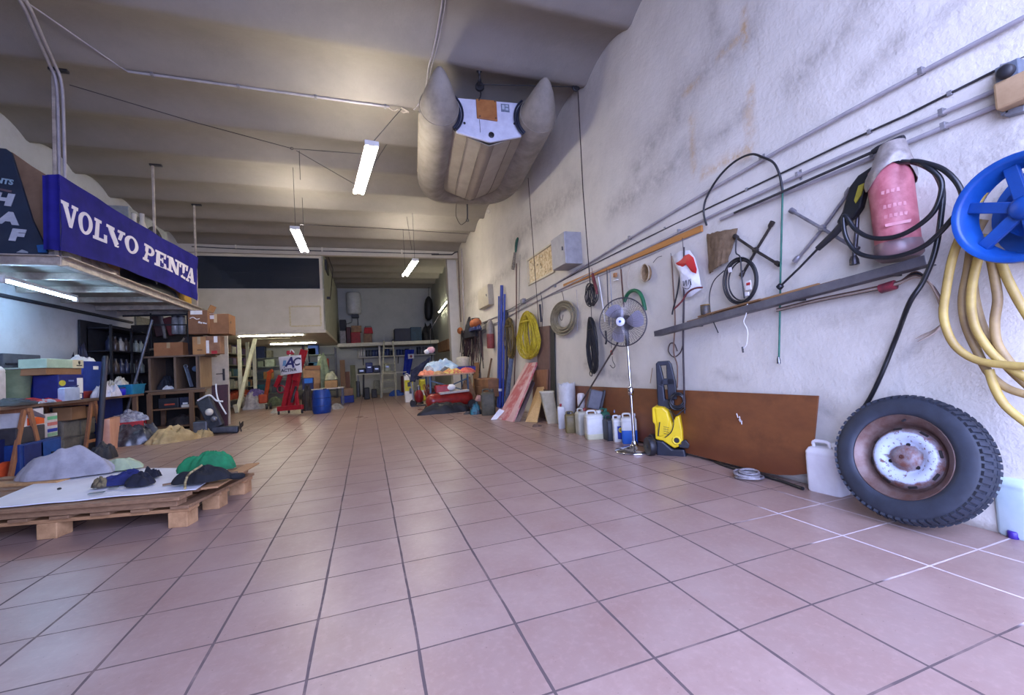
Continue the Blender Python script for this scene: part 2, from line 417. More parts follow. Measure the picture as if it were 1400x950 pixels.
l2a, l2b = V((-1.17, 6.35, 3.4)), V((-1.2, 7.75, 3.4))
twin_lamp(l2a, l2b, [(l2a + V((0, .05, .03)), V((-1.17, 6.4, 4.46))), (l2b - V((0, .05, -.03)), V((-1.2, 7.7, 4.45)))], 'twin-tube hanging lamp in front of the office window, left of the others')
l3a, l3b = V((.97, 7.9, 3.3)), V((.88, 9.4, 3.3))
twin_lamp(l3a, l3b, [(l3a + V((0, .05, .03)), V((.97, 7.95, 4.46))), (l3b - V((0, .05, -.03)), V((.88, 9.35, 4.45)))], 'twin-tube hanging lamp farthest back, over the way to the rear wall')
def batten(a, b, m, label, up=(0, 0, 1)):
    a, b, up = V(a), V(b), V(up); t = thing('batten_lamp', label, 'lamp', (a + b) / 2, 'single tube batten lamps')
    MB().bar(a + up * .035, b + up * .035, .05, .04, up).build('lamp_body', M_lampbody, t, .005)
    d = (b - a).normalized()
    mb = MB(); mb.bar(a - d * .02, a + d * .03, .035, .06, up); mb.build('lamp_holder', M_white, t, .004); mb = MB(); mb.bar(b - d * .03, b + d * .02, .035, .06, up); mb.build('lamp_holder', M_white, t, .004)
    MB().tube([a, b], .016, 12).build('fluorescent_tube', m, t)
batten((-3.7, 4.42, 2.1), (-3.74, 5.7, 2.1), M_tubeb, 'bluish tube lamp under the storage platform on the left')
batten((-3.3, 11.35, 2.04), (-1.72, 11.4, 2.04), M_tubew, 'tube lamp under the front edge of the office floor')
batten((-3.2, 14.7, 2.03), (-1.75, 14.7, 2.03), M_tubew, 'tube lamp under the office floor, behind the front one')
batten(RX(612, 411, XW - .08), RX(600, 427, XW - .08), M_tubew, 'tube lamp on the right wall near the rear of the room', (1, 0, 0))
# ================================================================== RIGHT WALL
def W(x, y, off=.03): return RX(x, y, XW - off)
def wp(pts, off=.03): return [W(x, y, off) for x, y in pts]
def px(P): return (P - CAM).dot(FW) / F_PX              # metres per pixel at a point
def wprism(pts, off, depth):
    mb = MB(); mb.prism([(p.y, p.z) for p in wp(pts, off)], (XW - off, 0, 0), (0, 1, 0), (0, 0, 1), depth); return mb
M_pipe = mat((176, 170, 172), (150, 146, 150), .5, .2, scale=6)
M_clip = mat((150, 148, 150), (120, 118, 120), .5, .4)
def pipe(pts, r, off, label, clips=(), m=M_pipe):
    P = wp(pts, off); t = thing('conduit_pipe', label, 'pipe', P[len(P) // 2])
    MB().tube(P, r, 10).build('pipe', m, t)
    for x, y in clips:
        c = W(x, y, off / 2); mb = MB(); mb.box(c, (off + 2 * r, .02, r * 2 + .012)); mb.box(c + V((off / 2 - .004, 0, 0)), (.008, .02, r * 2 + .05)); mb.build('clip', M_clip, t, .002)
    return t
pipe([(1404, 22), (1280, 88), (1160, 153), (1068, 204), (960, 283 - 17), (870, 320), (700, 424), (640, 449)], .012, .035, 'topmost pale conduit climbing along the right wall', [(1262, 98), (1043, 217), (862, 325), (760, 391)])
pipe([(1404, 77), (1372, 91), (1240, 157), (1160, 193), (1070, 236), (965, 286), (880, 327), (790, 372), (705, 418), (640, 455)], .006, .02, 'thin dark cable conduit second from top on the right wall', [(1300, 128), (1190, 180), (1022, 259), (910, 312)], M_dsteel)
pipe([(1372, 119), (1160, 210), (1070, 250), (994, 285), (880, 341), (800, 378), (710, 424), (640, 462)], .011, .035, 'third conduit from top, just above the wooden batten', [(1290, 154), (1093, 239), (930, 316)])
pipe([(1372, 141), (1295, 172), (1160, 229), (1070, 266), (1003, 292), (985, 300)], .012, .035, 'lowest conduit ending under the frame of sockets', [(1293, 173), (1196, 213)])
pipe([(960, 316), (880, 352), (781, 393), (722, 416), (640, 455 + 14)], .008, .02, 'thin pipe right below the wooden batten carrying the hooks', [(850, 365), (745, 407)], M_pipe)
# metal strip lying on the conduits above the lug wrenches
t = thing('spray_lance_tube', 'slim metal lance with black grip resting on the lowest conduit', 'lance', W(1080, 258, .07))
MB().tube(wp([(1004, 291), (1195, 207)], .075), .009, 8).build('tube', M_dsteel, t)
MB().tube(wp([(1193, 208), (1200, 204), (1230, 191), (1236, 188)], .075), [.014, .018, .02, .016], 10).build('grip', M_black, t)
# wooden batten
a, b = W(771, 391, .025), W(960, 312, .025)
mb = MB(); mb.bar(a, b, .022, .055, (0, 0, 1)); one(mb, 'wooden_batten', wood((186, 128, 62), (164, 106, 46), (14, 1, 14)), 'orange-brown wooden batten fixed along the right wall conduits', 'batten', bevel=.003)
# frame with sockets, top right
t = thing('socket_frame', 'grey metal wall frame holding a round black socket and a tan box', 'electrical box', W(1390, 125, .04))
mb = MB()
for p, q in (((1369, 92), (1377, 157)), ((1392, 84), (1398, 140)), ((1369, 94), (1402, 84)), ((1377, 156), (1404, 148))): mb.bar(*wp([p, q], .03), .04, .028, (0, 0, 1) if abs(p[0] - q[0]) > 12 else (0, 1, 0))
mb.build('frame', mat((150, 150, 154), (120, 122, 128), .5, .5), t, .003)
p = W(1382, 100, .07); s = MB().box(p, (.06, .075, .08)).build('socket', mat((98, 106, 116), (80, 88, 98), .5), t, .006)
MB().lathe([(.0, .0), (.028, 0), (.028, .02), (.02, .028), (0, .028)], p - V((.03, 0, 0)), (-1, 0, 0)).build('socket_cover', M_black, s)
MB().box(W(1393, 124, .06), (.09, .12, .12)).build('tan_box', mat((170, 142, 106), (150, 122, 88), .6), t, .01, label='tan electrical box')
# black rope arch with the green line hanging from it
t = thing('hanging_rope', 'dark rope arching over the conduits and falling as a green line', 'rope', W(1066, 260, .06))
MB().tube(spline(wp([(966, 308), (962, 290), (966, 270), (982, 243), (1003, 222), (1026, 211), (1043, 215), (1058, 223), (1066, 240), (1070, 262)], .06)), .008, 8).build('black_rope', M_black, t, label='black rope arch')
MB().tube(spline(wp([(1070, 258), (1069, 300), (1067, 380), (1066, 440), (1065, 488)], .06)), .006, 8).build('green_line', mat((52, 110, 92), (34, 84, 72), .7), t, label='green line')
MB().lathe([(.012, 0), (.012, .03), (.006, .05)], W(1065, 497, .06), (0, 0, 1), 8).build('end_clip', M_steel, t)
# lug wrenches
def lug_wrench(c, ends, off, label, m):
    P = W(*c, off); t = thing('lug_wrench', label, 'lug wrench', P, 'cross lug wrenches on the wall')
    E = [W(*e, off) for e in ends]
    for i, (a, b) in enumerate(((0, 1), (2, 3))):
        MB().tube([E[a] + V((.012 * (i - .5), 0, 0)), P + V((.012 * (i - .5), 0, 0)), E[b] + V((.012 * (i - .5), 0, 0))], .010, 10).build('shaft', m, t)
    for e in E:
        d = (e - P).normalized(); mb = MB(); mb.lathe([(.010, 0), (.017, .014), (.018, .045), (.013, .045), (.012, .03), (0, .03)], e - d * .012, d, 12); mb.build('socket', m, t)
    MB().lathe([(.018, -.014), (.024, 0), (.018, .014)], P, (1, 0, 0), 12).build('hub', m, t)
    return t
lug_wrench((1033, 342), [(1008, 325), (1061, 359), (1053, 309), (1016, 372)], .05, 'dark cross lug wrench by the brown glove on the right wall', mat((86, 80, 78), (58, 54, 54), .45, .8))
lug_wrench((1124, 312), [(1086, 290), (1166, 337), (1158, 265), (1091, 352)], .05, 'bright steel cross lug wrench left of the red cylinder', mat((160, 158, 164), (118, 116, 124), .4, .7))
t = thing('wheel_spanner', 'long steel wheel spanner hanging beside the red cylinder', 'spanner', W(1169, 325, .06))
MB().tube(wp([(1173, 285), (1171, 320), (1168, 350)], .06), [.009, .011, .012], 10).build('shaft', mat((104, 102, 108), (80, 78, 84), .4, .8), t)
p = W(1168, 357, .06); MB().lathe([(.014, .03), (.022, .012), (.024, -.02), (.016, -.02), (.014, 0), (0, 0)], p, (0, 0, 1), 12).build('socket', mat((96, 94, 98), (70, 68, 74), .4, .8), t)
# pressure washer gun
t = thing('spray_gun', 'black pressure washer gun with long barrel leaning on the wall shelf', 'spray gun', W(1150, 300, .1))
wprism([(1197, 226), (1200, 234), (1190, 246), (1184, 268), (1180, 284), (1172, 296), (1164, 302), (1152, 312), (1146, 304), (1154, 290), (1158, 276), (1164, 256), (1176, 240), (1188, 232)], .1, .045).build('handle', M_blackgloss, t, .012)
wprism([(1182, 250), (1178, 266), (1170, 278), (1168, 274), (1174, 254)], .125, .006).build('decal', mat((150, 140, 40), (120, 112, 34), .5), t, label='yellow lettered decal')
MB().tube(wp([(1158, 300), (1140, 320), (1118, 340)], .1), [.022, .02, .017], 12).build('barrel', M_black, t)
MB().tube(wp([(1119, 339), (1094, 365), (1068, 390)], .1), .007, 10).build('lance', M_black, t)
MB().lathe([(.008, 0), (.02, .004), (.02, .03), (.012, .034)], W(1064, 394, .1), W(1094, 365, .1) - W(1064, 394, .1), 12).build('nozzle', M_blackgloss, t)
# red cylinder wrapped in grey plastic
a, b = W(1229, 347, .12), W(1213, 218, .12); ax = b - a; L = ax.length
t = thing('fire_extinguisher', 'faded red extinguisher wrapped in torn grey plastic, high on the right wall', 'fire extinguisher', a)
rr = .092
MB().lathe([(rr * .8, 0), (rr * .95, .012), (rr, .04), (rr, L * .82), (rr * .9, L * .9), (rr * .55, L * .97), (rr * .3, L)], a, ax, 28).build('cylinder', mat((180, 108, 112), (154, 80, 86), .5, scale=14, hi=.6), t)
mb = MB()
def film(u, v):
    q = 2 * PI * v; h = L * (.80 + .34 * u); k = (1.1 - .75 * max(0, u - .25)) * rr * (1 + .10 * nz(math.cos(q) * 2, math.sin(q) * 2, u * 3))
    e1 = ax.normalized(); e2 = e1.cross(V((1, 0, 0))).normalized(); e3 = e1.cross(e2)
    return a + e1 * (h - .05 * math.sin(q * 2) * (1 - u)) + e2 * (k * math.cos(q)) + e3 * (k * math.sin(q)) + V((0, -.03, 0)) * u
mb.sheet(film, 10, 28, .002); mb.build('plastic_cover', mat((150, 142, 134), (118, 110, 104), .3, scale=16, hi=.6), t)
MB().lathe([(rr * .85, -.03), (rr * 1.06, -.01), (rr * 1.07, .035), (rr * 1.02, .06)], a, ax, 28).build('plastic_skirt', mat((122, 92, 92), (96, 80, 82), .35, scale=16), t, label='torn grey plastic at the foot')
wl = lambda x, y: W(x, y, .215)
mb = MB()
rnd = random.Random(3)
e1 = ax.normalized(); e2 = V((0, -1, 0)); 
def oncyl(al, q, k=1.006): 
    n_ = V((-math.cos(q), -math.sin(q), 0)); return a + e1 * al + n_ * rr * k
for r_, n_, al in ((0, 4, .62), (1, 5, .47), (2, 5, .37)):
    for i in range(n_):
        q = R(8 + 12 * i); c = oncyl(L * al, q); tng = V((math.sin(q), -math.cos(q), 0))
        mb.prism([(-.007, -.010), (.007, -.010), (.006, .009), (-.004, .011)] if (i + r_) % 2 else [(-.008, -.007), (.004, -.011), (.008, .008), (-.006, .008)], c, tng, e1, .002)
mb.prism([(-.05, -.009), (.045, -.006), (.05, .009), (-.05, .006)], oncyl(L * .28, R(35)), V((math.sin(R(35)), -math.cos(R(35)), 0)), e1, .003)
mb.build('worn_lettering', mat((198, 142, 144), (178, 112, 118), .6), t, label='worn pale lettering on red')
# black hose coiled round it
t = thing('pressure_hose', 'black hose looped around the red cylinder and hanging to the floor', 'hose', W(1200, 340, .2))
MB().tube(spline(wp([(1197, 232), (1214, 224), (1238, 221)], .17) + wp([(1262, 226), (1284, 242), (1287, 262), (1276, 290), (1250, 312), (1222, 324), (1192, 325), (1170, 314), (1157, 296), (1153, 300), (1157, 325), (1172, 345), (1198, 352), (1228, 350), (1264, 336), (1296, 306), (1315, 278), (1311, 254), (1290, 232), (1262, 222), (1246, 221)], .22) + wp([(1272, 230), (1288, 258), (1286, 300), (1278, 345), (1262, 385), (1243, 415)], .20) + wp([(1225, 462), (1205, 512), (1186, 550), (1166, 574), (1150, 598), (1144, 640)], .05)), .0115, 10).build('hose', M_blackgloss, t)
# grey metal strip shelf with wooden strips and cable bundle
t = thing('strip_shelf', 'long grey metal strip shelf sloping along the right wall', 'shelf', W(1090, 405, .1))
A, B = W(904, 456, .06), W(1279, 356, .06)
A2, B2 = A + V((-.08, 0, .0)), B + V((-.08, 0, .0))
mb = MB(); mb.bar((A + A2) / 2 + V((0, 0, -.022)), (B + B2) / 2 + V((0, 0, -.022)), .09, .006); mb.bar(A2, B2, .006, .05); mb.build('angle_strip', mat((112, 110, 114), (86, 84, 90), .5, .5, scale=6), t, .002)
for x, y in ((960, 441), (1100, 404), (1230, 369)):
    c = W(x, y, .02); MB().bar(c + V((0, 0, -.028)), c + V((-.1, 0, -.028)), .02, .012).build('bracket', M_dsteel, t, .002)
for i, (p, q, o, c, lb) in enumerate((((940, 440), (1150, 382), .10, (150, 108, 66), 'long thin wooden strip lying on the metal shelf, longest of three'), ((975, 428), (1120, 388), .075, (172, 128, 84), 'pale wooden strip lying on the metal shelf against the wall'), ((955, 433), (1040, 409), .125, (136, 98, 60), 'short wooden strip at the left end of the metal shelf'))):
    A_, B_ = W(*p, o), W(*q, o); mb = MB(); mb.bar(A_, B_, .02, .012); one(mb, 'wooden_strip', wood(c, tuple(v * .75 for v in c), (14, 1, 14)), lb, 'wood strip', 'wooden strips on the metal shelf', bevel=.002)
t = thing('cable_bundle', 'bundle of brown and white cables taped under the metal shelf, ends frayed', 'cable bundle', W(1200, 400, .05))
cb = [mat((96, 72, 60), (70, 52, 44), .7), mat((150, 130, 112), (120, 102, 88), .7), M_black, mat((200, 184, 170), (170, 150, 134), .7)]
for i in range(6):
    o = i * .006; dz = .008 * math.sin(i * 2)
    pts = [p + V((0, 0, dz)) for p in wp([(1062, 424), (1120, 410), (1180, 398), (1225, 388)], .05 + o)]
    pts += wp([(1250, 379), (1268, 384), (1280, 402), (1289 + i, 430), (1287 + 2 * i, 446)], .05 + o) if i % 2 else wp([(1252, 372 + i), (1272, 388), (1286, 408)], .05 + o)
    MB().tube(spline(pts, 5), .0065 if i < 4 else .004, 7).build('cable', cb[i % 4], t)
for k in range(5): MB().tube(spline(wp([(1288, 444), (1276, 452 + k), (1258 - 3 * (k % 3), 459 + k * 2)], .06 + .006 * k), 4), [.007, .006, .006, .005, .005, .004, .004, .003, .002], 6).build('frayed_end', cb[3], t)
MB().tube(wp([(1204, 395), (1224, 389)], .066), .026, 12).build('tape', mat((150, 44, 60), (60, 40, 44), .5), t, label='red and black tape')
# blue hose reel wheel and the yellow hose
cR = W(1398, 284, .30)
Rr = .215
t = thing('hose_reel', 'blue spoked hose reel wheel on the right wall, cut by the photo edge', 'hose reel', cR)
ax = V((-1, .12, 0)).normalized()
MB().lathe([(Rr * .80, -.07), (Rr * .86, .02), (Rr * .90, .03), (Rr * .98, .03), (Rr, .02), (Rr * .99, .005), (Rr * .93, .0), (Rr * .82, -.07)], cR, ax, 48, cap=False).build('rim', mat((20, 78, 156), (14, 64, 136), .35), t)
for k in range(6):
    q = 2 * PI * k / 6 + .35; e = ax.cross(V((0, 0, 1))).normalized(); d = e * math.cos(q) + V((0, 0, 1)) * math.sin(q)
    MB().bar(cR + d * .03 - ax * .02, cR + d * Rr * .84 - ax * .02, .045, .02, ax).build('spoke', mat((18, 72, 148), (12, 58, 126), .4), t, .004)
MB().lathe([(.045, -.09), (.045, 0), (.03, .012), (0, .012)], cR, ax, 24).build('hub', mat((18, 72, 148), (12, 58, 126), .4), t)
MB().lathe([(.11, -.22), (.11, -.08)], cR, ax, 32).build('drum', mat((18, 80, 160), (14, 70, 150), .4), t)
MB().lathe([(Rr * .85, -.225), (Rr * .98, -.22), (Rr * .98, -.21), (.05, -.215)], cR, ax, 40, cap=False).build('rear_flange', mat((18, 80, 160), (14, 70, 150), .4), t)
MB().cyl(cR - ax * .20, V((XW, cR.y, cR.z)), .03, 16).build('wall_axle', M_dsteel, t)
t = thing('yellow_hose', 'thick yellow hose draped in loops from the blue reel', 'hose', W(1330, 420, .2))
M_yh = mat((182, 158, 84), (152, 128, 70), .5, scale=7); M_yh2 = mat((162, 138, 90), (130, 108, 74), .55, scale=7)
loops = [([(1404, 222), (1374, 234), (1346, 262), (1321, 306), (1303, 350), (1293, 400), (1290, 432), (1299, 462), (1316, 482), (1345, 495), (1404, 501)], .22, M_yh),
         ([(1345, 300), (1330, 330), (1323, 370), (1316, 410), (1321, 446), (1336, 480), (1352, 510), (1376, 530), (1408, 541)], .17, M_yh2),
         ([(1352, 320), (1338, 352), (1328, 400), (1331, 440), (1345, 468), (1368, 494), (1408, 520)], .20, M_yh),
         ([(1336, 318), (1333, 350), (1330, 385), (1338, 430), (1354, 470), (1376, 500), (1408, 530)], .14, M_yh2),
         ([(1352, 338), (1360, 380), (1364, 410), (1360, 440), (1364, 470), (1384, 500)], .17, M_yh2),
         ([(1364, 345), (1376, 378), (1392, 410), (1408, 436)], .17, M_yh),
         ([(1352, 505), (1360, 530), (1376, 556), (1408, 582)], .19, M_yh)]
for pts, o, m in loops: MB().tube(spline(wp(pts, o), 6), .0165, 12).build('hose_loop', m, t)
# brown cloth / gloves
t = heap(W(988, 343, .05), .09, .07, .03); 
mb = MB()
def glove(u, v):
    q = [W(966 + (1008 - 966) * v, 321 - 9 * v, .04), W(968 + 26 * v + 2, 374 - 8 * v * 2, .04)]
    p = q[0].lerp(q[1], u) if u < 1 else q[1]
    return p + V((-.03 * math.sin(PI * v) - .02 * abs(nz(u * 3, v * 6, 2)), 0, .01 * nz(v * 8, u)))
mb.sheet(glove, 14, 18, .012); one(mb, 'work_glove', mat((122, 100, 74), (92, 74, 52), .9, scale=20, bump=.4), 'crumpled brown work glove hanging by the lug wrench', 'glove')
# coil of black cable with clear packets
t = thing('cable_coil', 'coil of black cable with tags hanging above the small tin', 'cable coil', W(1012, 383, .08))
c = W(1012, 384, .09); up = V((0, 0, 1)); fy = V((0, -1, 0))
ry_ = abs(W(990, 384, .09).y - W(1037, 384, .09).y) / 2; rz_ = abs(W(1012, 352, .09).z - W(1012, 416, .09).z) / 2
for k in range(6):
    MB().tube([c + fy * (ry_ * (1 - .03 * k) * math.cos(2 * PI * i / 36) + .012 * math.sin(k * 3)) + up * (rz_ * (1 - .03 * k) * math.sin(2 * PI * i / 36)) + V((.012 * (k % 3) - .01, 0, 0)) for i in range(36)], .0055, 7, True).build('cable_turn', M_black, t)
MB().tube(spline(wp([(990, 370), (976, 384), (970, 404), (972, 430), (982, 455)], .08)), .004, 6).build('loose_end', M_black, t)
MB().tube(spline(wp([(1007, 325), (1006, 345), (1012, 352), (1014, 378), (1018, 408)], .11)), .005, 6).build('tie', M_black, t)
for x, y, w_, h_ in ((998, 369, .03, .04), (1023, 390, .05, .07), (1021, 402, .04, .03)): MB().box(W(x, y, .10), (.012, w_, h_)).build('clear_packet', mat((214, 210, 206), (190, 184, 180), .25), t, .004)
MB().box(W(1023, 388, .108), (.008, .03, .018)).build('red_tag', M_red, t, .002, label='red tag')
t = thing('white_string', 'thin white cord hanging below the metal shelf', 'cord', W(1020, 450, .1))
MB().tube(spline(wp([(1022, 415), (1020, 430), (1017, 440), (1022, 452), (1021, 470), (1016, 476)], .13)), .003, 6).build('cord', M_paper, t)
MB().tube(wp([(1015, 474), (1016, 482)], .13), .006, 8).build('end_plug', M_dsteel, t)
# small tin
p = W(965, 430, .11); t = thing('paint_tin', 'small rusty tin standing on the metal shelf', 'tin', p)
MB().lathe([(.036, 0), (.038, .004), (.038, .07), (.036, .072), (.034, .07)], p, (0, 0, 1), 20).build('can', mat((60, 62, 66), (100, 84, 60), .5, .3, scale=18), t)
MB().lathe([(.0, .071), (.034, .071), (.039, .078), (.036, .082), (0, .08)], p, (0, 0, 1), 20).build('lid', mat((172, 140, 82), (130, 100, 60), .5, .4), t, label='tan rusty lid')
# red and white bag with scribbles
t = thing('printed_bag', 'red and white plastic bag hanging on the right wall', 'bag', W(940, 380, .06))
outl = [(930, 343), (943, 342), (950, 352), (954, 368), (958, 388), (960, 394), (946, 405), (934, 408), (931, 395), (930, 372), (922, 360), (920, 350)]
def bagfn(pl, off, bul):
    ps = wp(pl, off); c = sum(ps, V()) / len(ps); mb = MB()
    rings = [[c.lerp(p, k) + V((-bul * (1 - k ** 2) - .008 * nz(p.y * 20, p.z * 20, k * 3), 0, 0)) for p in ps] for k in (.05, .3, .55, .8, 1)]
    mb.loft(rings, cap=True); return mb
b_ = bagfn(outl, .045, .06); b_.build('bag', mat((226, 226, 226), (204, 202, 206), .4, scale=12), t)
bagfn([(936, 349), (942, 347), (948, 352), (953, 368), (952, 374), (946, 372), (940, 360), (932, 366), (927, 363), (924, 360), (932, 355)], .098, .012).build('red_print', mat((196, 22, 34), (176, 16, 28), .4), t, label='red printed area')
mb = MB()
for pts in ([(934, 384), (935, 391), (938, 383), (939, 391)], [(941, 389), (942, 382), (944, 388), (943, 391)], [(945, 390), (944, 381)], [(933, 393), (940, 395), (944, 391)]): mb.tube(spline(wp(pts, .107), 4), .0028, 6)
mb.build('black_script', M_black, t, label='black handwritten script')
# rods, canes, crowbar hanging under the batten
M_rust = mat((98, 62, 46), (70, 46, 38), .6, .4, scale=14)
def rod(pts, r, m, label, cat='rod', off=.05, name='hanging_rod', grp=None, hook=None):
    t = thing(name, label, cat, W(*pts[len(pts) // 2], off), grp)
    MB().tube(spline(wp(pts, off), 4) if len(pts) > 2 else wp(pts, off), r, 8).build('shaft', m, t)
    if hook: MB().tube(spline(wp(hook, off), 4), .003, 6).build('hook', M_dsteel, t)
    return t
rod([(918, 350), (921, 400), (923, 440), (921, 480), (926, 500), (926, 530)], .006, mat((122, 92, 72), (96, 70, 56), .7), 'brown cord hanging left of the printed bag', 'cord', name='hanging_string', hook=[(917, 346), (918, 352)])
rod([(935, 338), (935, 400), (934, 470), (935, 520), (936, 565)], .008, mat((60, 48, 50), (42, 34, 38), .6), 'dark tube hanging in front of the printed bag down to the board', 'tube', .075, name='hanging_tube', hook=[(933, 325), (934, 340)])
rod([(930, 372), (926, 400), (920, 424), (919, 430)], .007, M_black, 'short black strap hanging left of the bag', 'strap', .07, name='black_strap', hook=[(930, 368), (931, 374)])
rod([(960, 393), (950, 394), (940, 400), (932, 412), (922, 422)], .008, mat((120, 52, 52), (80, 40, 44), .6), 'reddish rope tied round the foot of the printed bag', 'rope', .11, name='tie_rope')
rod([(926, 480), (922, 470), (916, 470), (914, 480), (921, 488), (930, 482), (934, 470)], .005, mat((70, 52, 50), (52, 40, 40), .6), 'loop of thin dark cord behind the pressure washer', 'cord', .03, name='looped_cord')
rod([(830, 371), (831, 405), (833, 445)], .007, M_dsteel, 'grey steel rod hanging left of the fan, first of the pair', name='hanging_rod', hook=[(829, 366), (830, 373)])
rod([(834, 372), (836, 410), (838, 448)], .005, M_steel, 'bright thin steel rod hanging right of the grey rod', name='hanging_rod', hook=[(833, 367), (834, 373)])
rod([(849, 368), (851, 395), (853, 420)], .009, M_rust, 'rust-brown rod hanging above the fan', name='hanging_rod', hook=[(848, 362), (849, 370)])
rod([(818, 378), (823, 410), (827, 440)], .006, M_white, 'thin white rod leaning beside the black cord bundle', name='hanging_rod', hook=[(817, 374), (818, 380)])
rod([(862, 362), (858, 378), (859, 394), (864, 408)], .004, mat((196, 184, 164), (170, 156, 138), .7), 'loop of pale cord above the green hose', 'cord', name='pale_string')
rod([(740, 404), (742, 425), (741, 450)], .006, M_dsteel, 'thin dark rod hanging left of the beige hose coil', name='hanging_rod', hook=[(739, 398), (740, 406)])
rod([(788, 396), (790, 425), (789, 452)], .004, M_pipe, 'thin wire hanging right of the beige hose coil', 'wire', name='hanging_wire')
rod([(828, 452), (829, 466), (828, 470)], .012, M_black, 'small black tool hanging at the lower left of the fan guard', 'tool', name='hanging_tool')
rod([(892, 503), (889, 524)], .003, mat((160, 130, 90), (130, 100, 70), .8), 'short brown scratch-thin stick on the wall left of the washer', 'stick', .012, name='thin_stick')
t = thing('tackle_block', 'small red hook block hanging below the fan', 'hook block', W(836, 482, .06))
MB().tube(wp([(837, 455), (836, 476)], .06), .003, 6).build('cord', M_dsteel, t)
MB().ell(W(836, 482, .06), (.012, .022, .03)).build('block', mat((176, 62, 46), (140, 46, 36), .5), t)
MB().tube(spline(wp([(837, 487), (838, 494), (841, 500), (838, 503), (834, 499)], .06), 4), .004, 6).build('hook', M_dsteel, t)
# wooden stick leaning from the fan to the bottles
a, b = RX(846, 466, XW - .06), RZ(773, 586, .01)
mb = MB(); mb.tube([a, b], .010, 8); one(mb, 'thin_pole', mat((84, 74, 66), (62, 54, 50), .6), 'thin dark pole leaning across the row of cans to the wall', 'pole')
# round straw coil
c = W(885, 373, .04); t = thing('wicker_basket', 'small round wicker basket hanging on the wall above the fan', 'basket', c)
s_ = px(c); e = V((0, 1, 0))
MB().lathe([(0, 0), (.06, .0), (.075, .012), (.085, .04), (.088, .05), (.084, .05), (.078, .04), (.065, .01), (0, .008)], c + V((.02, 0, 0)), (-1, 0, 0), 28, sx=.75, sy=1, xdir=(0, 1, 0)).build('basket', mat((150, 124, 88), (112, 90, 60), .85, scale=40, bump=.8, bscale=90), t)
MB().ring(c + V((-.03, 0, 0)), .088, .006, (1, 0, 0), 32, 6, sx=.75, xdir=(0, 1, 0)).build('rim', mat((186, 172, 146), (150, 132, 104), .8), t)
MB().tube(spline(wp([(893, 359), (899, 352), (905, 350)], .05), 4), .003, 6).build('hanging_wire', M_dsteel, t)
t = thing('green_hose', 'short green hose hung in an arch over the fan guard', 'hose', W(868, 402, .06))
MB().tube(spline(wp([(854, 412), (858, 402), (866, 397), (874, 400), (879, 410), (882, 424)], .06), 6), .02, 12).build('hose', mat((26, 104, 66), (18, 80, 50), .5), t)
# black cord bundles
def bundle(cpx, wpx, hpx, n, m, label, cat, name, off=.08, r=.006, tail=None, group=None, seed=0, tie=True):
    c = W(*cpx, off); t = thing(name, label, cat, c, group); rn = random.Random(seed)
    hw = abs(W(cpx[0] - wpx / 2, cpx[1], off).y - W(cpx[0] + wpx / 2, cpx[1], off).y) / 2; hh = px(c) * hpx / 2
    for k in range(n):
        a_ = hw * rn.uniform(.2, 1); b_ = hh * rn.uniform(.82, 1); dx = rn.uniform(-.025, .025); dy = rn.uniform(-.25, .25) * hw; ph = rn.uniform(-.25, .25)
        pts = []
        for i in range(20):
            q = 2 * PI * i / 20; y = a_ * math.cos(q); z = b_ * math.sin(q)
            y *= .75 + .25 * (1 - z / b_) / 2 if z > 0 else 1
            pts.append(c + V((dx + .01 * math.sin(q * 2 + k), y * math.cos(ph) + dy * (1 - z / hh) / 2, z)))
        MB().tube(pts, r, 6, True).build('loop', m, t)
    if tie: MB().ring(c + V((0, 0, hh * .55)), hw * .45, r * 1.3, (0, 0, 1), 16, 6, sx=.4).build('tie', m, t)
    if tail: MB().tube(spline(wp(tail, off), 4), r * .8, 6).build('tail', m, t)
    return t
bundle((808, 403), 17, 32, 12, mat((40, 38, 44), (24, 24, 28), .5), 'upper bundle of black cord hanging on the wall left of the fan', 'cord bundle', 'cord_bundle', r=.005, tail=[(808, 418), (809, 436)], seed=1)
bundle((810, 472), 15, 78, 14, mat((28, 28, 34), (18, 18, 22), .6), 'long lower bundle of black cord, under the upper one', 'cord bundle', 'cord_bundle', r=.007, tail=[(808, 505), (806, 511), (809, 514), (810, 506)], seed=2)
t = thing('red_tool', 'dark red tool handle above the black cord bundle', 'tool', W(812, 384, .09))
MB().tube(wp([(810, 374), (812, 384), (815, 394), (816, 402)], .09), [.016, .022, .018, .014], 10).build('handle', mat((108, 36, 36), (80, 28, 30), .5), t)
MB().tube(spline(wp([(809, 366), (810, 374)], .09), 4), .003, 6).build('hook', M_dsteel, t)
t = thing('small_fitting', 'small orange and white fitting hanging under the batten', 'fitting', W(840, 377, .04))
MB().box(W(841, 376, .04), (.03, .05, .05)).build('orange_block', mat((180, 130, 80), (150, 100, 60), .7), t, .006); MB().box(W(842, 383, .04), (.03, .07, .012)).build('white_plate', M_white, t, .003)
# beige hose coil
c = W(770, 435, .07); t = thing('hose_coil', 'thick coil of beige hose hanging on the right wall', 'hose coil', c); M_bh = mat((140, 132, 108), (112, 104, 82), .6, scale=8)
hw = abs(W(753, 435, .07).y - W(788, 435, .07).y) / 2; hh = px(c) * 23
for k in range(9): MB().tube([c + V((.012 * ((k % 3) - 1) - .0, (hw * (1 - .055 * k)) * math.cos(2 * PI * i / 30) + .006 * math.sin(k * 2), hh * (1 - .055 * k) * math.sin(2 * PI * i / 30) - .01 * k * 0)) for i in range(30)], .010, 8, True).build('hose_turn', M_bh, t)
MB().tube(spline(wp([(771, 413), (770, 405), (768, 398)], .05), 4), .004, 6).build('hook', M_dsteel, t)
MB().tube(spline(wp([(766, 424), (765, 432), (768, 438), (770, 430)], .09), 4), .005, 6).build('black_clip', M_black, t)
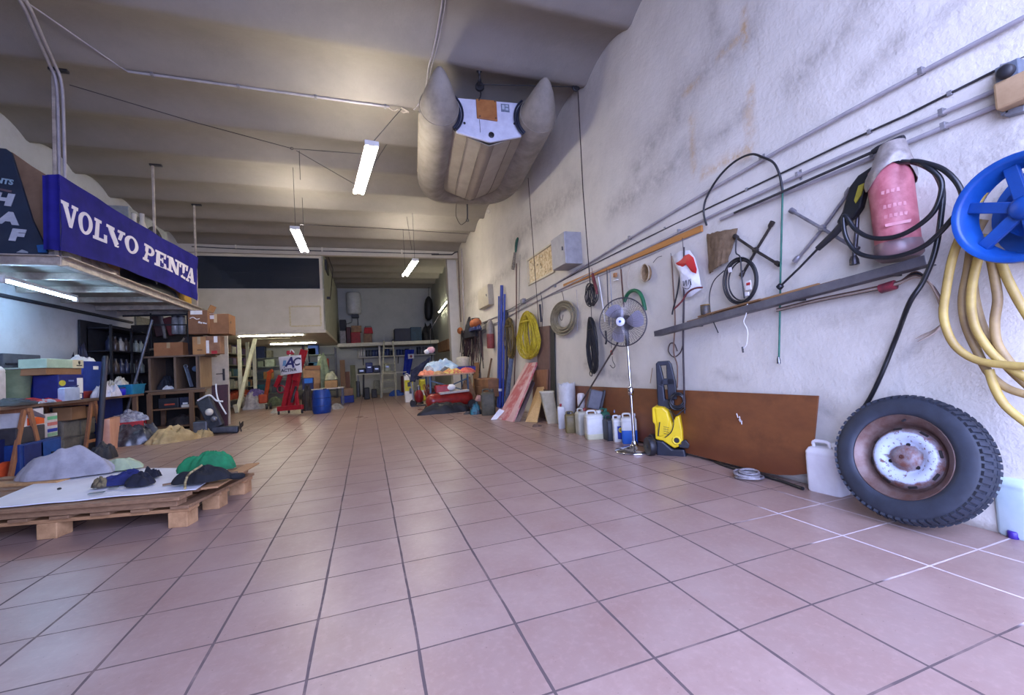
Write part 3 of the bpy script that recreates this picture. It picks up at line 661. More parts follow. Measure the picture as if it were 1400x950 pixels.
# rope bundles left of it
bundle((722, 458), 29, 66, 26, mat((196, 178, 40), (160, 140, 30), .7, scale=20), 'bright yellow rope bundle hanging on the right wall', 'rope bundle', 'rope_bundle', off=.10, r=.010, seed=5)
bundle((697, 462), 15, 58, 12, mat((112, 94, 42), (84, 70, 34), .8, scale=20), 'olive brown rope bundle left of the yellow rope', 'rope bundle', 'rope_bundle', off=.08, r=.009, seed=6)
MBx = heap(W(721, 424, .12) + V((0, 0, -.03)), .05, .12, .12, 4); one(MBx, 'rope_knot', mat((206, 190, 60), (170, 150, 40), .7), 'yellow rope knot above the bundle', 'rope') if False else None
# cabinets on the wall
def wall_box(x, y, wpx, h0, h1, d, label, m, name, doors=True):
    a, b = W(x - wpx, h1, .0), W(x, h1, .0)
t = None
P0, P1 = W(745, 362, 0), W(777, 357, 0)
def cabinet(yc, w_, z0, z1, d, label, m, mface):
    t = thing('metal_cabinet', label, 'cabinet', (XW - d / 2, yc, z0))
    MB().box((XW - d / 2 - .0, yc, (z0 + z1) / 2), (d, w_, z1 - z0)).build('body', m, t, .006)
    MB().box((XW - d - .008, yc, (z0 + z1) / 2), (.018, w_ - .01, z1 - z0 - .01)).build('door', mface, t, .004)
    h = MB().box((XW - d - .025, yc - w_ * .36, (z0 + z1) / 2), (.018, .012, .05)).build('lock', M_dsteel, t, .003)
    return t
f0 = RX(775, 356, XW - .24); f1 = RX(756, 358, XW - .24); zt = RX(775, 314, XW - .24).z; zb = RX(775, 360, XW - .24).z
cabinet((f0.y + f1.y) / 2, abs(f0.y - f1.y), zb, zt, .24, 'grey metal wall cabinet beside the yellowed panel', mat((150, 148, 148), (132, 130, 130), .55), mat((166, 164, 162), (150, 148, 148), .5))
f0 = RX(669, 415, XW - .12); f1 = RX(655, 415, XW - .12); zt = RX(669, 387, XW - .12).z; zb = RX(669, 416, XW - .12).z
cabinet((f0.y + f1.y) / 2, abs(f0.y - f1.y), zb, zt, .12, 'small beige wall cabinet near the rear pillar', mat((176, 168, 148), (160, 152, 132), .55), mat((188, 180, 160), (174, 166, 146), .5))
c0 = RX(739, 363, XW - .015); t = thing('relief_panel', 'yellowed relief panel in a white frame behind the grey cabinet', 'panel', c0)
pw = abs(RX(722, 363, XW).y - RX(757, 363, XW).y); ph = RX(739, 345, XW).z - RX(739, 382, XW).z
MB().box(c0, (.02, pw * .92, ph * .9)).build('panel', mat((170, 140, 84), (206, 186, 140), .4, scale=22, bump=1, bscale=30, lo=.45, hi=.55), t)
mb = MB()
for dy, dz, w_, h_ in ((0, ph / 2, pw, .03), (0, -ph / 2, pw, .03), (pw / 2, 0, .03, ph), (-pw / 2, 0, .03, ph)): mb.box(c0 + V((-.008, dy, dz)), (.035, w_ + .03 * (h_ < .05), h_))
mb.build('frame', mat((206, 196, 170), (190, 178, 150), .6), t, .004)
mb = MB(); rn = random.Random(2)
for k in range(14): mb.ell(c0 + V((-.02, rn.uniform(-.4, .4) * pw, rn.uniform(-.38, .38) * ph)), (.014, rn.uniform(.012, .04), rn.uniform(.008, .025)), 8, 6)
mb.build('relief', mat((226, 212, 176), (196, 170, 112), .35), t, kind='stuff')
# landing net / oar with green head
t = thing('boat_hook', 'long brown pole with a green netted head standing against the wall', 'pole', W(706, 430, .06))
MB().tube(wp([(706, 360), (706, 430), (704, 500), (702, 560)], .06), .011, 8).build('shaft', mat((98, 62, 48), (74, 48, 38), .6), t)
MB().tube(spline(wp([(708, 325), (706, 332), (705, 345)], .06), 4), [.012, .02, .026, .028, .028, .028, .026, .022, .016][:9], 10).build('green_head', mat((22, 84, 66), (16, 62, 50), .5), t, label='green head')
MB().tube(wp([(704, 345), (702, 362), (701, 368)], .06), [.024, .035, .03], 10).build('net', mat((150, 140, 120), (96, 90, 80), .9, scale=40), t, label='grey net bag')
MB().tube(wp([(711, 348), (710, 400), (709, 436)], .05), .004, 6).build('cord', M_dsteel, t)
rod([(755, 418), (755, 440), (757, 452)], .02, mat((60, 58, 60), (44, 42, 46), .7), 'dark sleeve hanging behind the pulley rope', 'sleeve', .05, name='dark_sleeve') if False else None
t = thing('junction_box', 'small grey junction box on the conduits above the yellow rope', 'junction box', W(715, 412, .04)); MB().box(W(715, 412, .04), (.07, .14, .09)).build('box', M_clip, t, .008); MB().lathe([(.03, 0), (.03, .02), (0, .02)], W(715, 412, .07), (-1, 0, 0), 16).build('cover', M_pipe, t)
# second small extinguisher (far)
a = W(671, 476, .1); b = W(670, 444, .1); t = thing('fire_extinguisher', 'small faded red extinguisher hanging by the blue poles', 'fire extinguisher', a)
LL = (b - a).length; MB().lathe([(.075, 0), (.085, .02), (.085, LL * .75), (.06, LL * .92), (.03, LL)], a, b - a, 20).build('cylinder', mat((146, 66, 62), (112, 52, 50), .6), t)
MB().lathe([(.088, LL * .62), (.088, LL * .86), (.05, LL * 1.15), (.02, LL * 1.25)], a, b - a, 20).build('plastic_cover', mat((150, 140, 130), (120, 112, 104), .4), t)
# ================================================================== ALONG THE RIGHT WALL, ON THE FLOOR
RH = V((RT.x, RT.y, 0)).normalized(); FH = V((-RH.y, RH.x, 0))      # horizontal axes of the image plane
RZ0 = math.atan2(RH.y, RH.x)
class Plane:
    """upright plane through a floor point, parallel to the image unless turned"""
    def __init__(s, B, turn=0):
        s.o = V(B); s.x = Matrix.Rotation(turn, 3, 'Z') @ RH; s.n = V((-s.x.y, s.x.x, 0)); s.z = V((0, 0, 1))
    def p(s, x, y, off=0):
        d = ray(x, y); o = s.o + s.n * off; return CAM + d * ((o - CAM).dot(s.n) / d.dot(s.n))
    def prism(s, pts, off, depth):
        mb = MB(); mb.prism([((s.p(x, y, off) - s.o).dot(s.x), s.p(x, y, off).z - s.o.z) for x, y in pts], s.o + s.n * off, s.x, s.z, depth); return mb
def rrect(w, d, r, n=4):
    out = []
    for cx, cy, a0 in ((w / 2 - r, d / 2 - r, 0), (-w / 2 + r, d / 2 - r, 90), (-w / 2 + r, -d / 2 + r, 180), (w / 2 - r, -d / 2 + r, 270)):
        for k in range(n + 1): a = R(a0 + 90 * k / n); out.append((cx + r * math.cos(a), cy + r * math.sin(a)))
    return out
def jerrycan(B, w, d, h, turn, m, label, group=None, capm=None, liquid=None, level=.4, tilt=0, name='jerrycan', handle=True, cap_x=.32):
    B = V(B); t = thing(name, label, 'can', B, group); r = min(w, d) * .18
    rot = Matrix.Rotation(RZ0 + turn, 3, 'Z') @ Matrix.Rotation(tilt, 3, 'Y')
    def sec(k, kd, z): return [B + rot @ V((x * k, y * kd, z)) for x, y in rrect(w, d, r)]
    mb = MB(); mb.loft([sec(.94, .92, 0), sec(1, 1, .012), sec(1, 1, h * .70), sec(.985, .97, h * .74), sec(1, 1, h * .76), sec(.99, .95, h * .80), sec(.86, .72, h * .87), sec(.80, .6, h * .875)]); mb.build('body', m, t)
    if liquid is not None:
        lb = MB(); lb.loft([sec(.955, .935, -.0005), sec(1.008, 1.01, .012), sec(1.008, 1.01, h * level), sec(.9, .9, h * level + .001)]); lb.build('liquid', liquid, t, label='liquid showing through the plastic')
    if handle:
        pts = [(-w * .36, h * .86), (-w * .37, h * .95), (-w * .28, h * .985), (-w * .02, h * .985), (w * .1, h * .96), (w * .13, h * .87)]
        MB().tube(spline([B + rot @ V((x, 0, z)) for x, z in pts], 4), max(.010, w * .055), 8).build('handle', m, t)
    cb = B + rot @ V((w * cap_x, 0, h * .86)); ax = rot @ V((0, 0, 1))
    MB().lathe([(w * .11, 0), (w * .11, h * .04), (w * .145, h * .045), (w * .145, h * .12), (w * .12, h * .13), (0, h * .13)], cb, ax, 18).build('cap', capm or M_white, t)
    return t
def pxcan(xc, yb, wpx, hpx, m, label, d=None, turn=0, **k):
    B = RZ(xc, yb); s = px(B); w = wpx * s; h = hpx * s; d = d or w * .6
    B = B + FH * d / 2; return jerrycan(B, w, d, h, turn, m, label, **k)
# ---- the plywood board
TLb, TRb = W(780, 527, .035), W(1120, 541, .035)
t = thing('plywood_board', 'large brown plywood board leaning low against the right wall', 'board', (XW - .12, (TLb.y + TRb.y) / 2, 0))
BLb, BRb = V((XW - .065, TLb.y, .02)), V((XW - .085, TRb.y + .06, .03))
def brd(u, v):
    a = TLb.lerp(TRb, u); b = BLb.lerp(BRb, u)
    p = a.lerp(b, v); k = max(0, u - .9) * 10
    p.z += .07 * k * k * v * v; p.x -= .012 * math.sin(PI * v) * math.sin(PI * u)
    return p
tw = NT('plywood'); pos = tw.n('NewGeometry').outputs['Position']; mp = tw.n('Mapping'); mp.inputs['Scale'].default_value = (1.2, .7, 1.6); tw.l(pos, mp.inputs['Vector'])
c_ = tw.mix(tw.ramp(tw.noise(3, 5, .65, mp.outputs['Vector']), .35, .65), lin((126, 76, 42)), lin((104, 60, 34)))
c_ = tw.mix(tw.math('MULTIPLY', tw.ramp(tw.noise(2.6, 5, .7, pos), .56, .7), .55), c_, lin((84, 46, 26)))
sz = tw.n('SeparateXYZ'); tw.l(pos, sz.inputs[0])
edge = tw.ramp(tw.math('ADD', sz.outputs[2], tw.math('MULTIPLY', tw.noise(2.0, 3, .6, pos), .16)), .16, .25, (1, 1, 1, 1), (0, 0, 0, 1))
c_ = tw.mix(tw.math('MULTIPLY', edge, .6), c_, lin((96, 48, 26)))
tw.l(c_, tw.b.inputs['Base Color']); tw.b.inputs['Roughness'].default_value = .45
mb = MB(); mb.sheet(brd, 30, 10, .012); mb.build('panel', tw.m, t)
mb = MB()
for (x, y), (x2, y2) in (((1007, 565), (1009, 571)), ((1011, 569), (1012, 577)), ((1014, 575), (1014, 580)), ((1010, 574), (1013, 574))): mb.bar(W(x, y, .085), W(x2, y2, .085), .006, .003, (1, 0, 0))
mb.build('paint_scratch', M_paper, t, kind='stuff')
# black hose along the foot of the board
mb = MB(); mb.tube(spline([RZ(926, 612, .02), RZ(960, 622, .015), RZ(985, 634, .012), RZ(1010, 642, .012), RZ(1060, 655, .012), RZ(1098, 668, .012)], 5), .011, 8)
one(mb, 'black_hose', M_blackgloss, 'black hose lying on the floor along the foot of the plywood board', 'hose')
# coil of clear tube
t = thing('tube_coil', 'small flat coil of clear grey tube on the floor before the plywood board', 'tube coil', RZ(1023, 653))
c = RZ(1023, 654); 
for k, (r_, z) in enumerate(((.075, .012), (.085, .014), (.07, .03), (.08, .034), (.06, .046))): MB().ring(c + V((.01 * math.sin(k * 2), .01 * math.cos(k * 2), z)), r_, .009, (.06 * math.sin(k), .08 * math.cos(k), 1), 28, 8).build('tube_turn', mat((150, 146, 146), (104, 100, 104), .2, scale=30), t)
# ---- spare wheel leaning on the wall
def spare_wheel():
    Rw, Ww, th = .308, .165, R(17)
    a = V((-math.cos(th), -.02, math.sin(th))).normalized(); d = V((-math.sin(th), 0, -math.cos(th)))
    cx = XW - .03 - math.cos(th) * Ww / 2 - math.sin(th) * Rw; cz = math.sin(th) * Ww / 2 + math.cos(th) * Rw + .004
    c = V((cx, WHEEL_Y, cz)); t = thing('spare_wheel', 'worn spare car wheel with rusty rim and flaking pale paint leaning on the wall', 'wheel', (cx, WHEEL_Y, 0))
    h = Ww / 2
    prof = [(.206, h * .62), (.210, h * .86), (.215, h * .95), (.235, h * 1.0), (.262, h * .98), (.285, h * .92), (.300, h * .80), (.304, h * .66), (Rw, h * .4), (Rw, -h * .4), (.304, -h * .66), (.300, -h * .8), (.285, -h * .92), (.262, -h * .98), (.235, -h), (.2, -h * .86), (.206, -h * .62)]
    rub = mat((42, 48, 60), (30, 34, 44), .62, scale=12, hi=.7)
    MB().lathe(prof[::-1], c, a, 72, cap=False).build('tyre', rub, t)
    e1 = a.cross(V((0, 1, 0))).normalized(); e2 = a.cross(e1)
    mb = MB()
    for row in (-1, 1):
        for k in range(60):
            q = 2 * PI * (k + .5 * (row > 0)) / 60; rad = e1 * math.cos(q) + e2 * math.sin(q); tg = a.cross(rad)
            p = c + rad * .304 + a * (h * .70 * row); mb.bar(p - a * row * .026 + rad * .006, p + a * row * .014 - rad * .008, .019, .018, rad)
    for k in range(60):
        q = 2 * PI * k / 60; rad = e1 * math.cos(q) + e2 * math.sin(q)
        for j in (-.3, .12): mb.bar(c + rad * Rw + a * (h * j - .012), c + rad * Rw + a * (h * j + .012), .022, .008, rad)
    mb.build('tread', rub, t)
    t_ = NT('rusty rim'); o = t_.tc.outputs['Object']
    rim = mat((112, 94, 88), (92, 62, 52), .5, .35, scale=14, bump=.2)
    MB().lathe([(.208, h * .66), (.214, h * .82), (.206, h * .88), (.196, h * .74), (.184, h * .62), (.172, h * .45), (.168, h * .12), (.160, h * .02), (.150, h * .12), (.145, h * .30)], c, a, 64, cap=False).build('rim', rim, t)
    # wheel disc with flaking paint
    pn = NT('flaking wheel paint'); pos = pn.n('NewGeometry').outputs['Position']
    dist = pn.n('VectorMath'); dist.operation = 'DISTANCE'; pn.l(pos, dist.inputs[0]); dist.inputs[1].default_value = c + a * h * .4
    rr = pn.math('ADD', dist.outputs['Value'], pn.math('MULTIPLY', pn.math('SUBTRACT', pn.noise(9, 5, .65, pos), .5), .055))
    ring_ = pn.math('MULTIPLY', pn.ramp(rr, .066, .072), pn.ramp(rr, .128, .134, (1, 1, 1, 1), (0, 0, 0, 1)))
    chips = pn.ramp(pn.noise(46, 4, .7, pos), .575, .615, (1, 1, 1, 1), (0, 0, 0, 1))
    base = pn.mix(pn.ramp(pn.noise(24, 5, .7, pos), .4, .62), lin((120, 112, 116)), lin((104, 66, 56)))
    col = pn.mix(pn.math('MULTIPLY', ring_, chips), base, lin((176, 186, 206)))
    pn.l(col, pn.b.inputs['Base Color']); pn.b.inputs['Roughness'].default_value = .5; pn.bump(pn.math('MULTIPLY', ring_, chips), .3, .002)
    dp = [(.150, h * .14), (.145, h * .32), (.132, h * .50), (.118, h * .56), (.098, h * .50), (.082, h * .36), (.074, h * .30), (.066, h * .30), (.056, h * .40), (.046, h * .58), (.034, h * .66), (.016, h * .68), (0, h * .66)]
    ds = MB().lathe(dp, c, a, 64).build('disc', pn.m, t)
    blk = mat((18, 14, 14), (30, 22, 20), .8)
    for k in range(8):
        q = 2 * PI * k / 8 + .3; rad = e1 * math.cos(q) + e2 * math.sin(q); tg = a.cross(rad); p = c + rad * .1435 + a * h * .37
        nn = (a * .55 + rad * .45).normalized(); MB().bar(p - tg * .019, p + tg * .019, .013, .006, nn).build('vent_slot', blk, ds, .003)
    for k in range(3):
        q = 2 * PI * k / 3 + .95; rad = e1 * math.cos(q) + e2 * math.sin(q); p = c + rad * .066 + a * (h * .30 + .001)
        MB().lathe([(.009, -.004), (.009, .003), (0, .003)], p, a, 12).build('bolt_hole', blk, ds)
    MB().lathe([(.010, 0), (.010, .004), (.005, .006), (0, .002)], c + a * h * .67, a, 14).build('hub_cap', mat((92, 54, 46), (70, 40, 34), .6, .3), ds)
    p = c + e1 * -.185 + a * h * .72
    MB().tube([p, p + a * .02 + e1 * .01], .005, 8).build('valve', M_black, t)
WHEEL_Y = -.06
spare_wheel()
# ---- jerrycans beside the wheel
M_pl = mat((222, 220, 222), (206, 202, 206), .45, scale=5)
def fcan(pl, pr, ytop, d, m, label, push=0, **k):
    a, b = RZ(*pl), RZ(*pr); mid = (a + b) / 2; w = (b - a).length; n = V((-(b - a).y, (b - a).x, 0)).normalized()
    h = RY((pl[0] + pr[0]) / 2, ytop, mid.y).z
    return jerrycan(mid + n * (d / 2 + push), w, d, h, math.atan2((b - a).y, (b - a).x) - RZ0, m, label, **k)
fcan((1103, 670), (1150, 681), 604, .13, M_pl, 'white jerrycan with open handle between the plywood board and the wheel', capm=M_white)
fcan((1360, 728), (1414, 745), 640, .15, mat((206, 224, 226), (188, 210, 214), .4, scale=5), 'pale blue-white jerrycan right of the spare wheel, cut by the photo edge', capm=M_white)
c = RZ(1403, 738); t = thing('purple_disc', 'small purple round lid on the floor by the right-hand jerrycan', 'cap', c); MB().lathe([(.018, 0), (.02, .004), (.02, .028), (.017, .032), (0, .032)], c + V((-.02, .03, 0)), (0, 0, 1), 16).build('cap', mat((62, 40, 140), (46, 28, 110), .4), t)
# ---- pedestal fan
FB = RZ(868, 617); s_ = px(FB)
t = thing('pedestal_fan', 'chrome pedestal fan with round wire guard before the plywood board', 'fan', FB)
MB().lathe([(.185, 0), (.19, .008), (.185, .018), (.12, .034), (.05, .05), (.03, .07), (.022, .10)], FB, (0, 0, 1), 48).build('base', M_chrome, t)
hd = RY(858, 441, FB.y); top = V((FB.x, FB.y, hd.z - .12)); mid = FB + V((0, 0, .58))
MB().cyl(FB + V((0, 0, .06)), mid + V((0, 0, .05)), .0155, 18).build('lower_pole', M_chrome, t)
MB().lathe([(.017, -.04), (.026, -.03), (.028, 0), (.026, .03), (.014, .045)], mid, (0, 0, 1), 20).build('collar', M_chrome, t)
MB().cyl(mid, top + V((0, 0, .06)), .011, 16).build('upper_pole', M_chrome, t)
fn = V((-.80, -.60, .02)).normalized(); hc = V((FB.x, FB.y, hd.z)) + fn * .10
MB().lathe([(.0, -.20), (.05, -.195), (.07, -.17), (.075, -.08), (.06, -.05), (.03, -.045)], hc, fn, 24).build('motor_housing', M_black, t)
MB().lathe([(.02, -.1), (.02, .05)], top, (0, 0, 1), 14).build('tilt_joint', M_black, t)
Rf = .232; e1 = V((0, 0, 1)); e1 = (e1 - fn * e1.dot(fn)).normalized(); e2 = fn.cross(e1)
def fp(r, q, z): return hc + (e1 * math.cos(q) + e2 * math.sin(q)) * r + fn * z
M_wire = mat((120, 116, 118), (100, 96, 98), .4, .8)
for nm, sg in (('front_guard', 1), ('rear_guard', -1)):
    mb = MB(); nw = 80 if sg > 0 else 48
    for k in range(nw):
        q = 2 * PI * k / nw; mb.tube([fp(Rf * r, q + sw, sg * z) for r, sw, z in ((.16, 0, .052), (.45, .05, .058), (.75, .08, .045), (.93, .09, .02), (1, .09, 0))], .0015 if sg > 0 else .0014, 4)
    mb.build(nm, M_wire, t)
MB().ring(hc, Rf, .006, fn, 64, 8).build('guard_rim', mat((84, 80, 84), (70, 66, 70), .4, .6), t)
MB().ring(hc + fn * .052, Rf * .5, .0018, fn, 48, 5).build('guard_ring', M_wire, t)
MB().lathe([(0, .052), (.04, .052), (.044, .058), (.04, .066), (0, .068)], hc, fn, 28).build('badge', mat((226, 226, 232), (210, 210, 220), .4), t, label='white round badge')
MB().lathe([(0, .068), (.012, .068), (.012, .071), (0, .071)], hc, fn, 18).build('badge_centre', mat((40, 90, 170), (30, 70, 150), .4), t, label='blue badge centre')
MB().lathe([(0, -.045), (.032, -.045), (.036, -.01), (.026, .01), (0, .014)], hc, fn, 24).build('blade_hub', M_black, t)
for k in range(3):
    q0 = 2 * PI * k / 3 + .42
    def bl(u, v):
        r = .03 + (Rf * .86 - .03) * u; sp_ = .30 + .34 * math.sin(PI * min(1, u * .75 + .12)); q = q0 + (v - .5) * sp_ * 1.7 + .25 * u
        return fp(r * (1 - .05 * (2 * v - 1) ** 2 * u), q, -.012 + (v - .5) * .05)
    MB().sheet(bl, 10, 8, .002).build('blade', mat((150, 146, 158), (136, 132, 146), .35), t)
# ---- pressure washer
PWB = RZ(908, 622); pl = Plane(PWB, R(-30)); t = thing('pressure_washer', 'yellow and black upright pressure washer beside the fan', 'pressure washer', PWB)
M_y = mat((226, 194, 30), (206, 172, 22), .4, scale=4); M_navy = mat((34, 38, 50), (24, 26, 36), .45)
pl.prism([(897, 496), (899, 494), (914, 493), (918, 496), (924, 522), (926, 546), (898, 546), (897, 530)], .15, .05) if 0 else None
for pts in ([(897, 497), (900, 494), (903, 498), (908, 519), (908, 545), (899, 545)], [(911, 498), (915, 494), (918, 497), (924, 522), (926, 546), (914, 546), (912, 519)], [(899, 494), (915, 493), (917, 499), (901, 500)], [(904, 518), (922, 516), (924, 526), (902, 526)]):
    pl.prism(pts, .12, .05).build('handle_frame', M_navy, t, .008)
pl.prism([(899, 524), (908, 528), (910, 546), (922, 546), (923, 556), (914, 560), (900, 556)], .12, .07).build('neck', M_navy, t, .01)
pl.prism([(894, 556), (897, 554), (909, 556), (915, 560), (919, 570), (921, 577), (926, 568), (931, 566), (935, 585), (936, 606), (924, 610), (909, 600), (899, 598), (898, 578), (895, 575)], .08, .20).build('housing', M_y, t, .02, seg=3)
pl.prism([(895, 556), (907, 556), (914, 562), (917, 574), (913, 592), (905, 597), (899, 596), (898, 578)], .0, .06).build('front_cover', M_y, t, .018, seg=3)
for k in range(4): MB().bar(pl.p(907, 583 + 3 * k, -.035), pl.p(915, 585 + 3 * k, -.035), .003, .003).build('grille_slot', M_black, t)
MB().tube([pl.p(902, 577, -.035), pl.p(901, 585, -.035), pl.p(900, 596, -.035)], .005, 8).build('front_cable', M_black, t)
MB().tube(spline([pl.p(915, 560, -.03), pl.p(921, 576, -.04), pl.p(918, 590, -.04), pl.p(909, 598, -.04)], 5), .004, 8).build('seam_cable', M_black, t)
mb = MB(); mb.ring(pl.p(925, 602, -.026), px(PWB) * 4.6, .008, pl.n, 24, 8); mb.build('ring', mat((240, 214, 60), (226, 196, 40), .4), t); MB().lathe([(px(PWB) * 4, -.004), (px(PWB) * 4, .001), (0, .001)], pl.p(925, 602, -.022), -pl.n, 20).build('ring_recess', M_black, t)
pl.prism([(900, 599), (909, 600), (922, 611), (938, 611), (941, 622), (938, 626), (916, 629), (901, 627)], .09, .22).build('base', M_navy, t, .015, seg=3)
wc = pl.p(889, 613, -.05); wn = (-pl.x * .8 - pl.n * .6).normalized()
for k, o in enumerate((0, 1)):
    cc = wc + pl.n * (.17 * o); cc.z = .085
    w_ = MB().lathe([(.0, .028), (.03, .03), (.05, .024), (.076, .03), (.084, .02), (.084, -.02), (.076, -.03), (0, -.03)], cc, wn, 30).build('wheel', M_black, t)
    MB().lathe([(.0, .034), (.016, .034), (.02, .028)], cc, wn, 18).build('wheel_cap', M_navy, w_)
MB().cyl(wc + V((0, 0, .068 - wc.z)), wc + V((0, 0, .068 - wc.z)) + pl.n * .17, .012, 10).build('axle', M_dsteel, t)
c = pl.p(926, 550, .02)
for k in range(7): MB().ring(c + V((0, 0, .004 * k)) + pl.n * (.012 * (k % 3)), .062 - .004 * (k % 4), .008, (pl.n + V((0, 0, .2 * math.sin(k)))).normalized(), 24, 7, sx=1, sy=1.15).build('hose_turn', M_blackgloss, t)
MB().tube(spline([pl.p(918, 562, .06), pl.p(924, 568, .0), pl.p(932, 562, .0), pl.p(938, 558, .0)], 5), .006, 8).build('power_cable', M_black, t)
pl.prism([(926, 604), (938, 600), (944, 607), (942, 612), (930, 611)], .02, .08).build('side_fitting', M_black, t, .006)
# ---- row of containers left of the fan
M_milk = mat((206, 206, 200), (190, 190, 182), .4, scale=6); M_milk2 = mat((186, 184, 168), (166, 164, 146), .45, scale=6)
M_bluel = mat((40, 96, 178), (34, 84, 164), .35)
pxcan(864, 607, 21, 41, M_milk, 'translucent jerrycan half full of bright blue liquid beside the fan pole', d=.14, liquid=M_bluel, level=.45, turn=R(-14))
B = RZ(848, 605); s_ = px(B)
t = jerrycan(B + FH * .09 + RH * -.0, 13 * s_, .12, 36 * s_, R(0), M_milk, 'white can with a dark blue and yellow label left of the blue liquid can', capm=M_white)
pp = Plane(B + FH * .018, 0)
pp.prism([(844, 583), (853, 582), (854, 601), (845, 600)], .0, .006).build('label_sheet', mat((30, 52, 140), (24, 44, 120), .4), t, label='dark blue label')
MB().lathe([(.0, 0), (.026, 0), (.026, .004), (0, .004)], pp.p(849, 588, -.004), -pp.n, 20, sy=1.1).build('yellow_shield', mat((232, 206, 40), (222, 192, 30), .4), t, label='yellow shield')
text_mb('WD', .024, pp.p(849, 588, -.010), pp.x, pp.z, .002, .0006).build('lettering', M_bluedk, t)
pxcan(837, 603, 14, 34, mat((44, 48, 54), (34, 38, 44), .5), 'dark grey canister between the white and the labelled can', d=.16, capm=M_black, turn=R(10))
pxcan(829, 599, 13, 40, mat((44, 96, 74), (34, 76, 60), .5), 'green canister just behind the big white jerrycan', d=.14, capm=mat((30, 90, 66), (24, 74, 54), .5), turn=R(20))
pxcan(815, 601, 24, 39, M_milk, 'big white jerrycan a fifth full of yellowish liquid', d=.16, liquid=mat((196, 192, 160), (182, 178, 146), .35), level=.19, capm=M_milk, turn=R(4))
pxcan(798, 595, 15, 36, M_milk2, 'pale greenish jerrycan left of the big white one', d=.15, capm=mat((150, 62, 62), (130, 50, 50), .5), turn=R(12))
pxcan(783, 592, 17, 29, mat((120, 106, 64), (98, 86, 50), .5, scale=10), 'olive yellow canister below the upturned clear bottle', d=.13, capm=M_black, cap_x=-.2)
pxcan(769, 586, 10, 34, mat((212, 212, 208), (196, 196, 192), .4), 'tall narrow white bottle in front of the ragged white drum', d=.08, name='plastic_bottle', capm=mat((160, 50, 50), (140, 40, 40), .5), cap_x=.0, handle=False)
# wall-hugging containers: placed on a plane off the wall
def wallpt(x, yt, off): P = RX(x, yt, XW - off); return V((P.x, P.y, 0)), P.z
B, hT = wallpt(753, 535, .18); s_ = px(B); t = thing('plastic_tub', 'beige open plastic tub tilted between the bright pine board and the white drum', 'tub', B)
def tubsec(k, z, w=19 * s_, d=.2): return [B + RH * (x * k) + FH * (y * k) + V((0, 0, z)) + RH * (-z * .14) for x, y in rrect(w, d, .03)]
MB().loft([tubsec(.78, 0), tubsec(.8, .006), tubsec(1.0, hT), tubsec(1.06, hT + .005), tubsec(1.06, hT - .012), tubsec(.97, hT - .006), tubsec(.80, hT * .55)], cap=True).build('tub', mat((200, 192, 164), (178, 170, 142), .5), t)
MB().loft([tubsec(.90, hT * .62), tubsec(.88, hT * .6)]).build('contents', mat((96, 78, 50), (70, 56, 40), .8), t)
B, hT = wallpt(774, 526, .16); s_ = px(B); rr = 11.5 * s_
t = thing('plastic_drum', 'ragged white plastic drum standing behind the tall narrow bottle', 'drum', B)
def drumf(u, v):
    q = 2 * PI * v; r = rr * (.92 + .1 * u); z = hT * u * (1 if u < .99 else 1 + .09 * nz(math.cos(q) * 3, math.sin(q) * 3) + .03)
    return B + V((r * math.cos(q), r * math.sin(q), z))
MB().sheet(drumf, 8, 32, .004).build('shell', mat((206, 206, 202), (182, 180, 174), .4, scale=7), t)
MB().lathe([(rr * .9, 0), (rr * .9, hT * .45), (0, hT * .45)], B, (0, 0, 1), 24).build('contents', mat((180, 172, 156), (150, 140, 122), .8), t)
Bq, zt = wallpt(794, 537, .17); s_ = px(Bq); hb = 24 * s_; rb = 5.6 * s_; z0 = zt - hb
t = thing('clear_bottle', 'clear bottle standing upside down between the white drum and the grey case', 'bottle', Bq)
MB().lathe([(rb * .3, -.04), (rb * .32, .0), (rb * .9, hb * .25), (rb, hb * .4), (rb, hb * .85), (rb * .8, hb * .97), (0, hb)], Bq + V((0, 0, z0)), (0, 0, 1), 20).build('bottle', mat((206, 200, 196), (188, 182, 180), .2), t)
MB().lathe([(rb * .4, -.075), (rb * .4, -.03)], Bq + V((0, 0, z0)), (0, 0, 1), 16).build('cap', mat((150, 60, 60), (130, 50, 50), .5), t)
MB().lathe([(rb * .9, 0), (rb * 1.0, z0 - .02), (rb * .4, z0 - .03)], Bq, (0, 0, 1), 20).build('stand', mat((120, 106, 74), (98, 86, 60), .5), t)
B, zt = wallpt(812, 533, .16); t = thing('grey_case', 'dark grey plastic case tilted above the pale jerrycan', 'case', B); s_ = px(B)
zc = zt - 13 * s_
MB().box(B + V((0, 0, zc)), (17 * s_, .11, 26 * s_), rz=RZ0, ry=R(16)).build('case', mat((92, 92, 98), (74, 74, 82), .5), t, .012)
MB().box(B + RH * .095 + V((0, 0, zc)), (.03, .10, 25 * s_), rz=RZ0, ry=R(16)).build('lid', M_black, t, .006)
MB().box(B + V((0, 0, (zc - .11) / 2)), (.16, .10, zc - .11), rz=RZ0).build('lower_crate', M_card, t, .01)
# plastic bag on the cans
P0 = RZ(857, 600) + FH * .16; one(heap(P0 + V((0, 0, 33 * px(P0))), .075, .06, .09, 8, folds=1.4), 'plastic_bag', mat((150, 160, 186), (106, 120, 156), .3, scale=18), 'crumpled clear bluish bag lying on the blue liquid can', 'bag')
# ---- stone / rag on the floor
B = RZ(734, 583); one(heap(B, .075, .05, .035, 11), 'flat_stone', mat((112, 88, 70), (84, 66, 54), .9, scale=30, bump=.5), 'flat brown stone on the floor in front of the wooden board', 'stone')
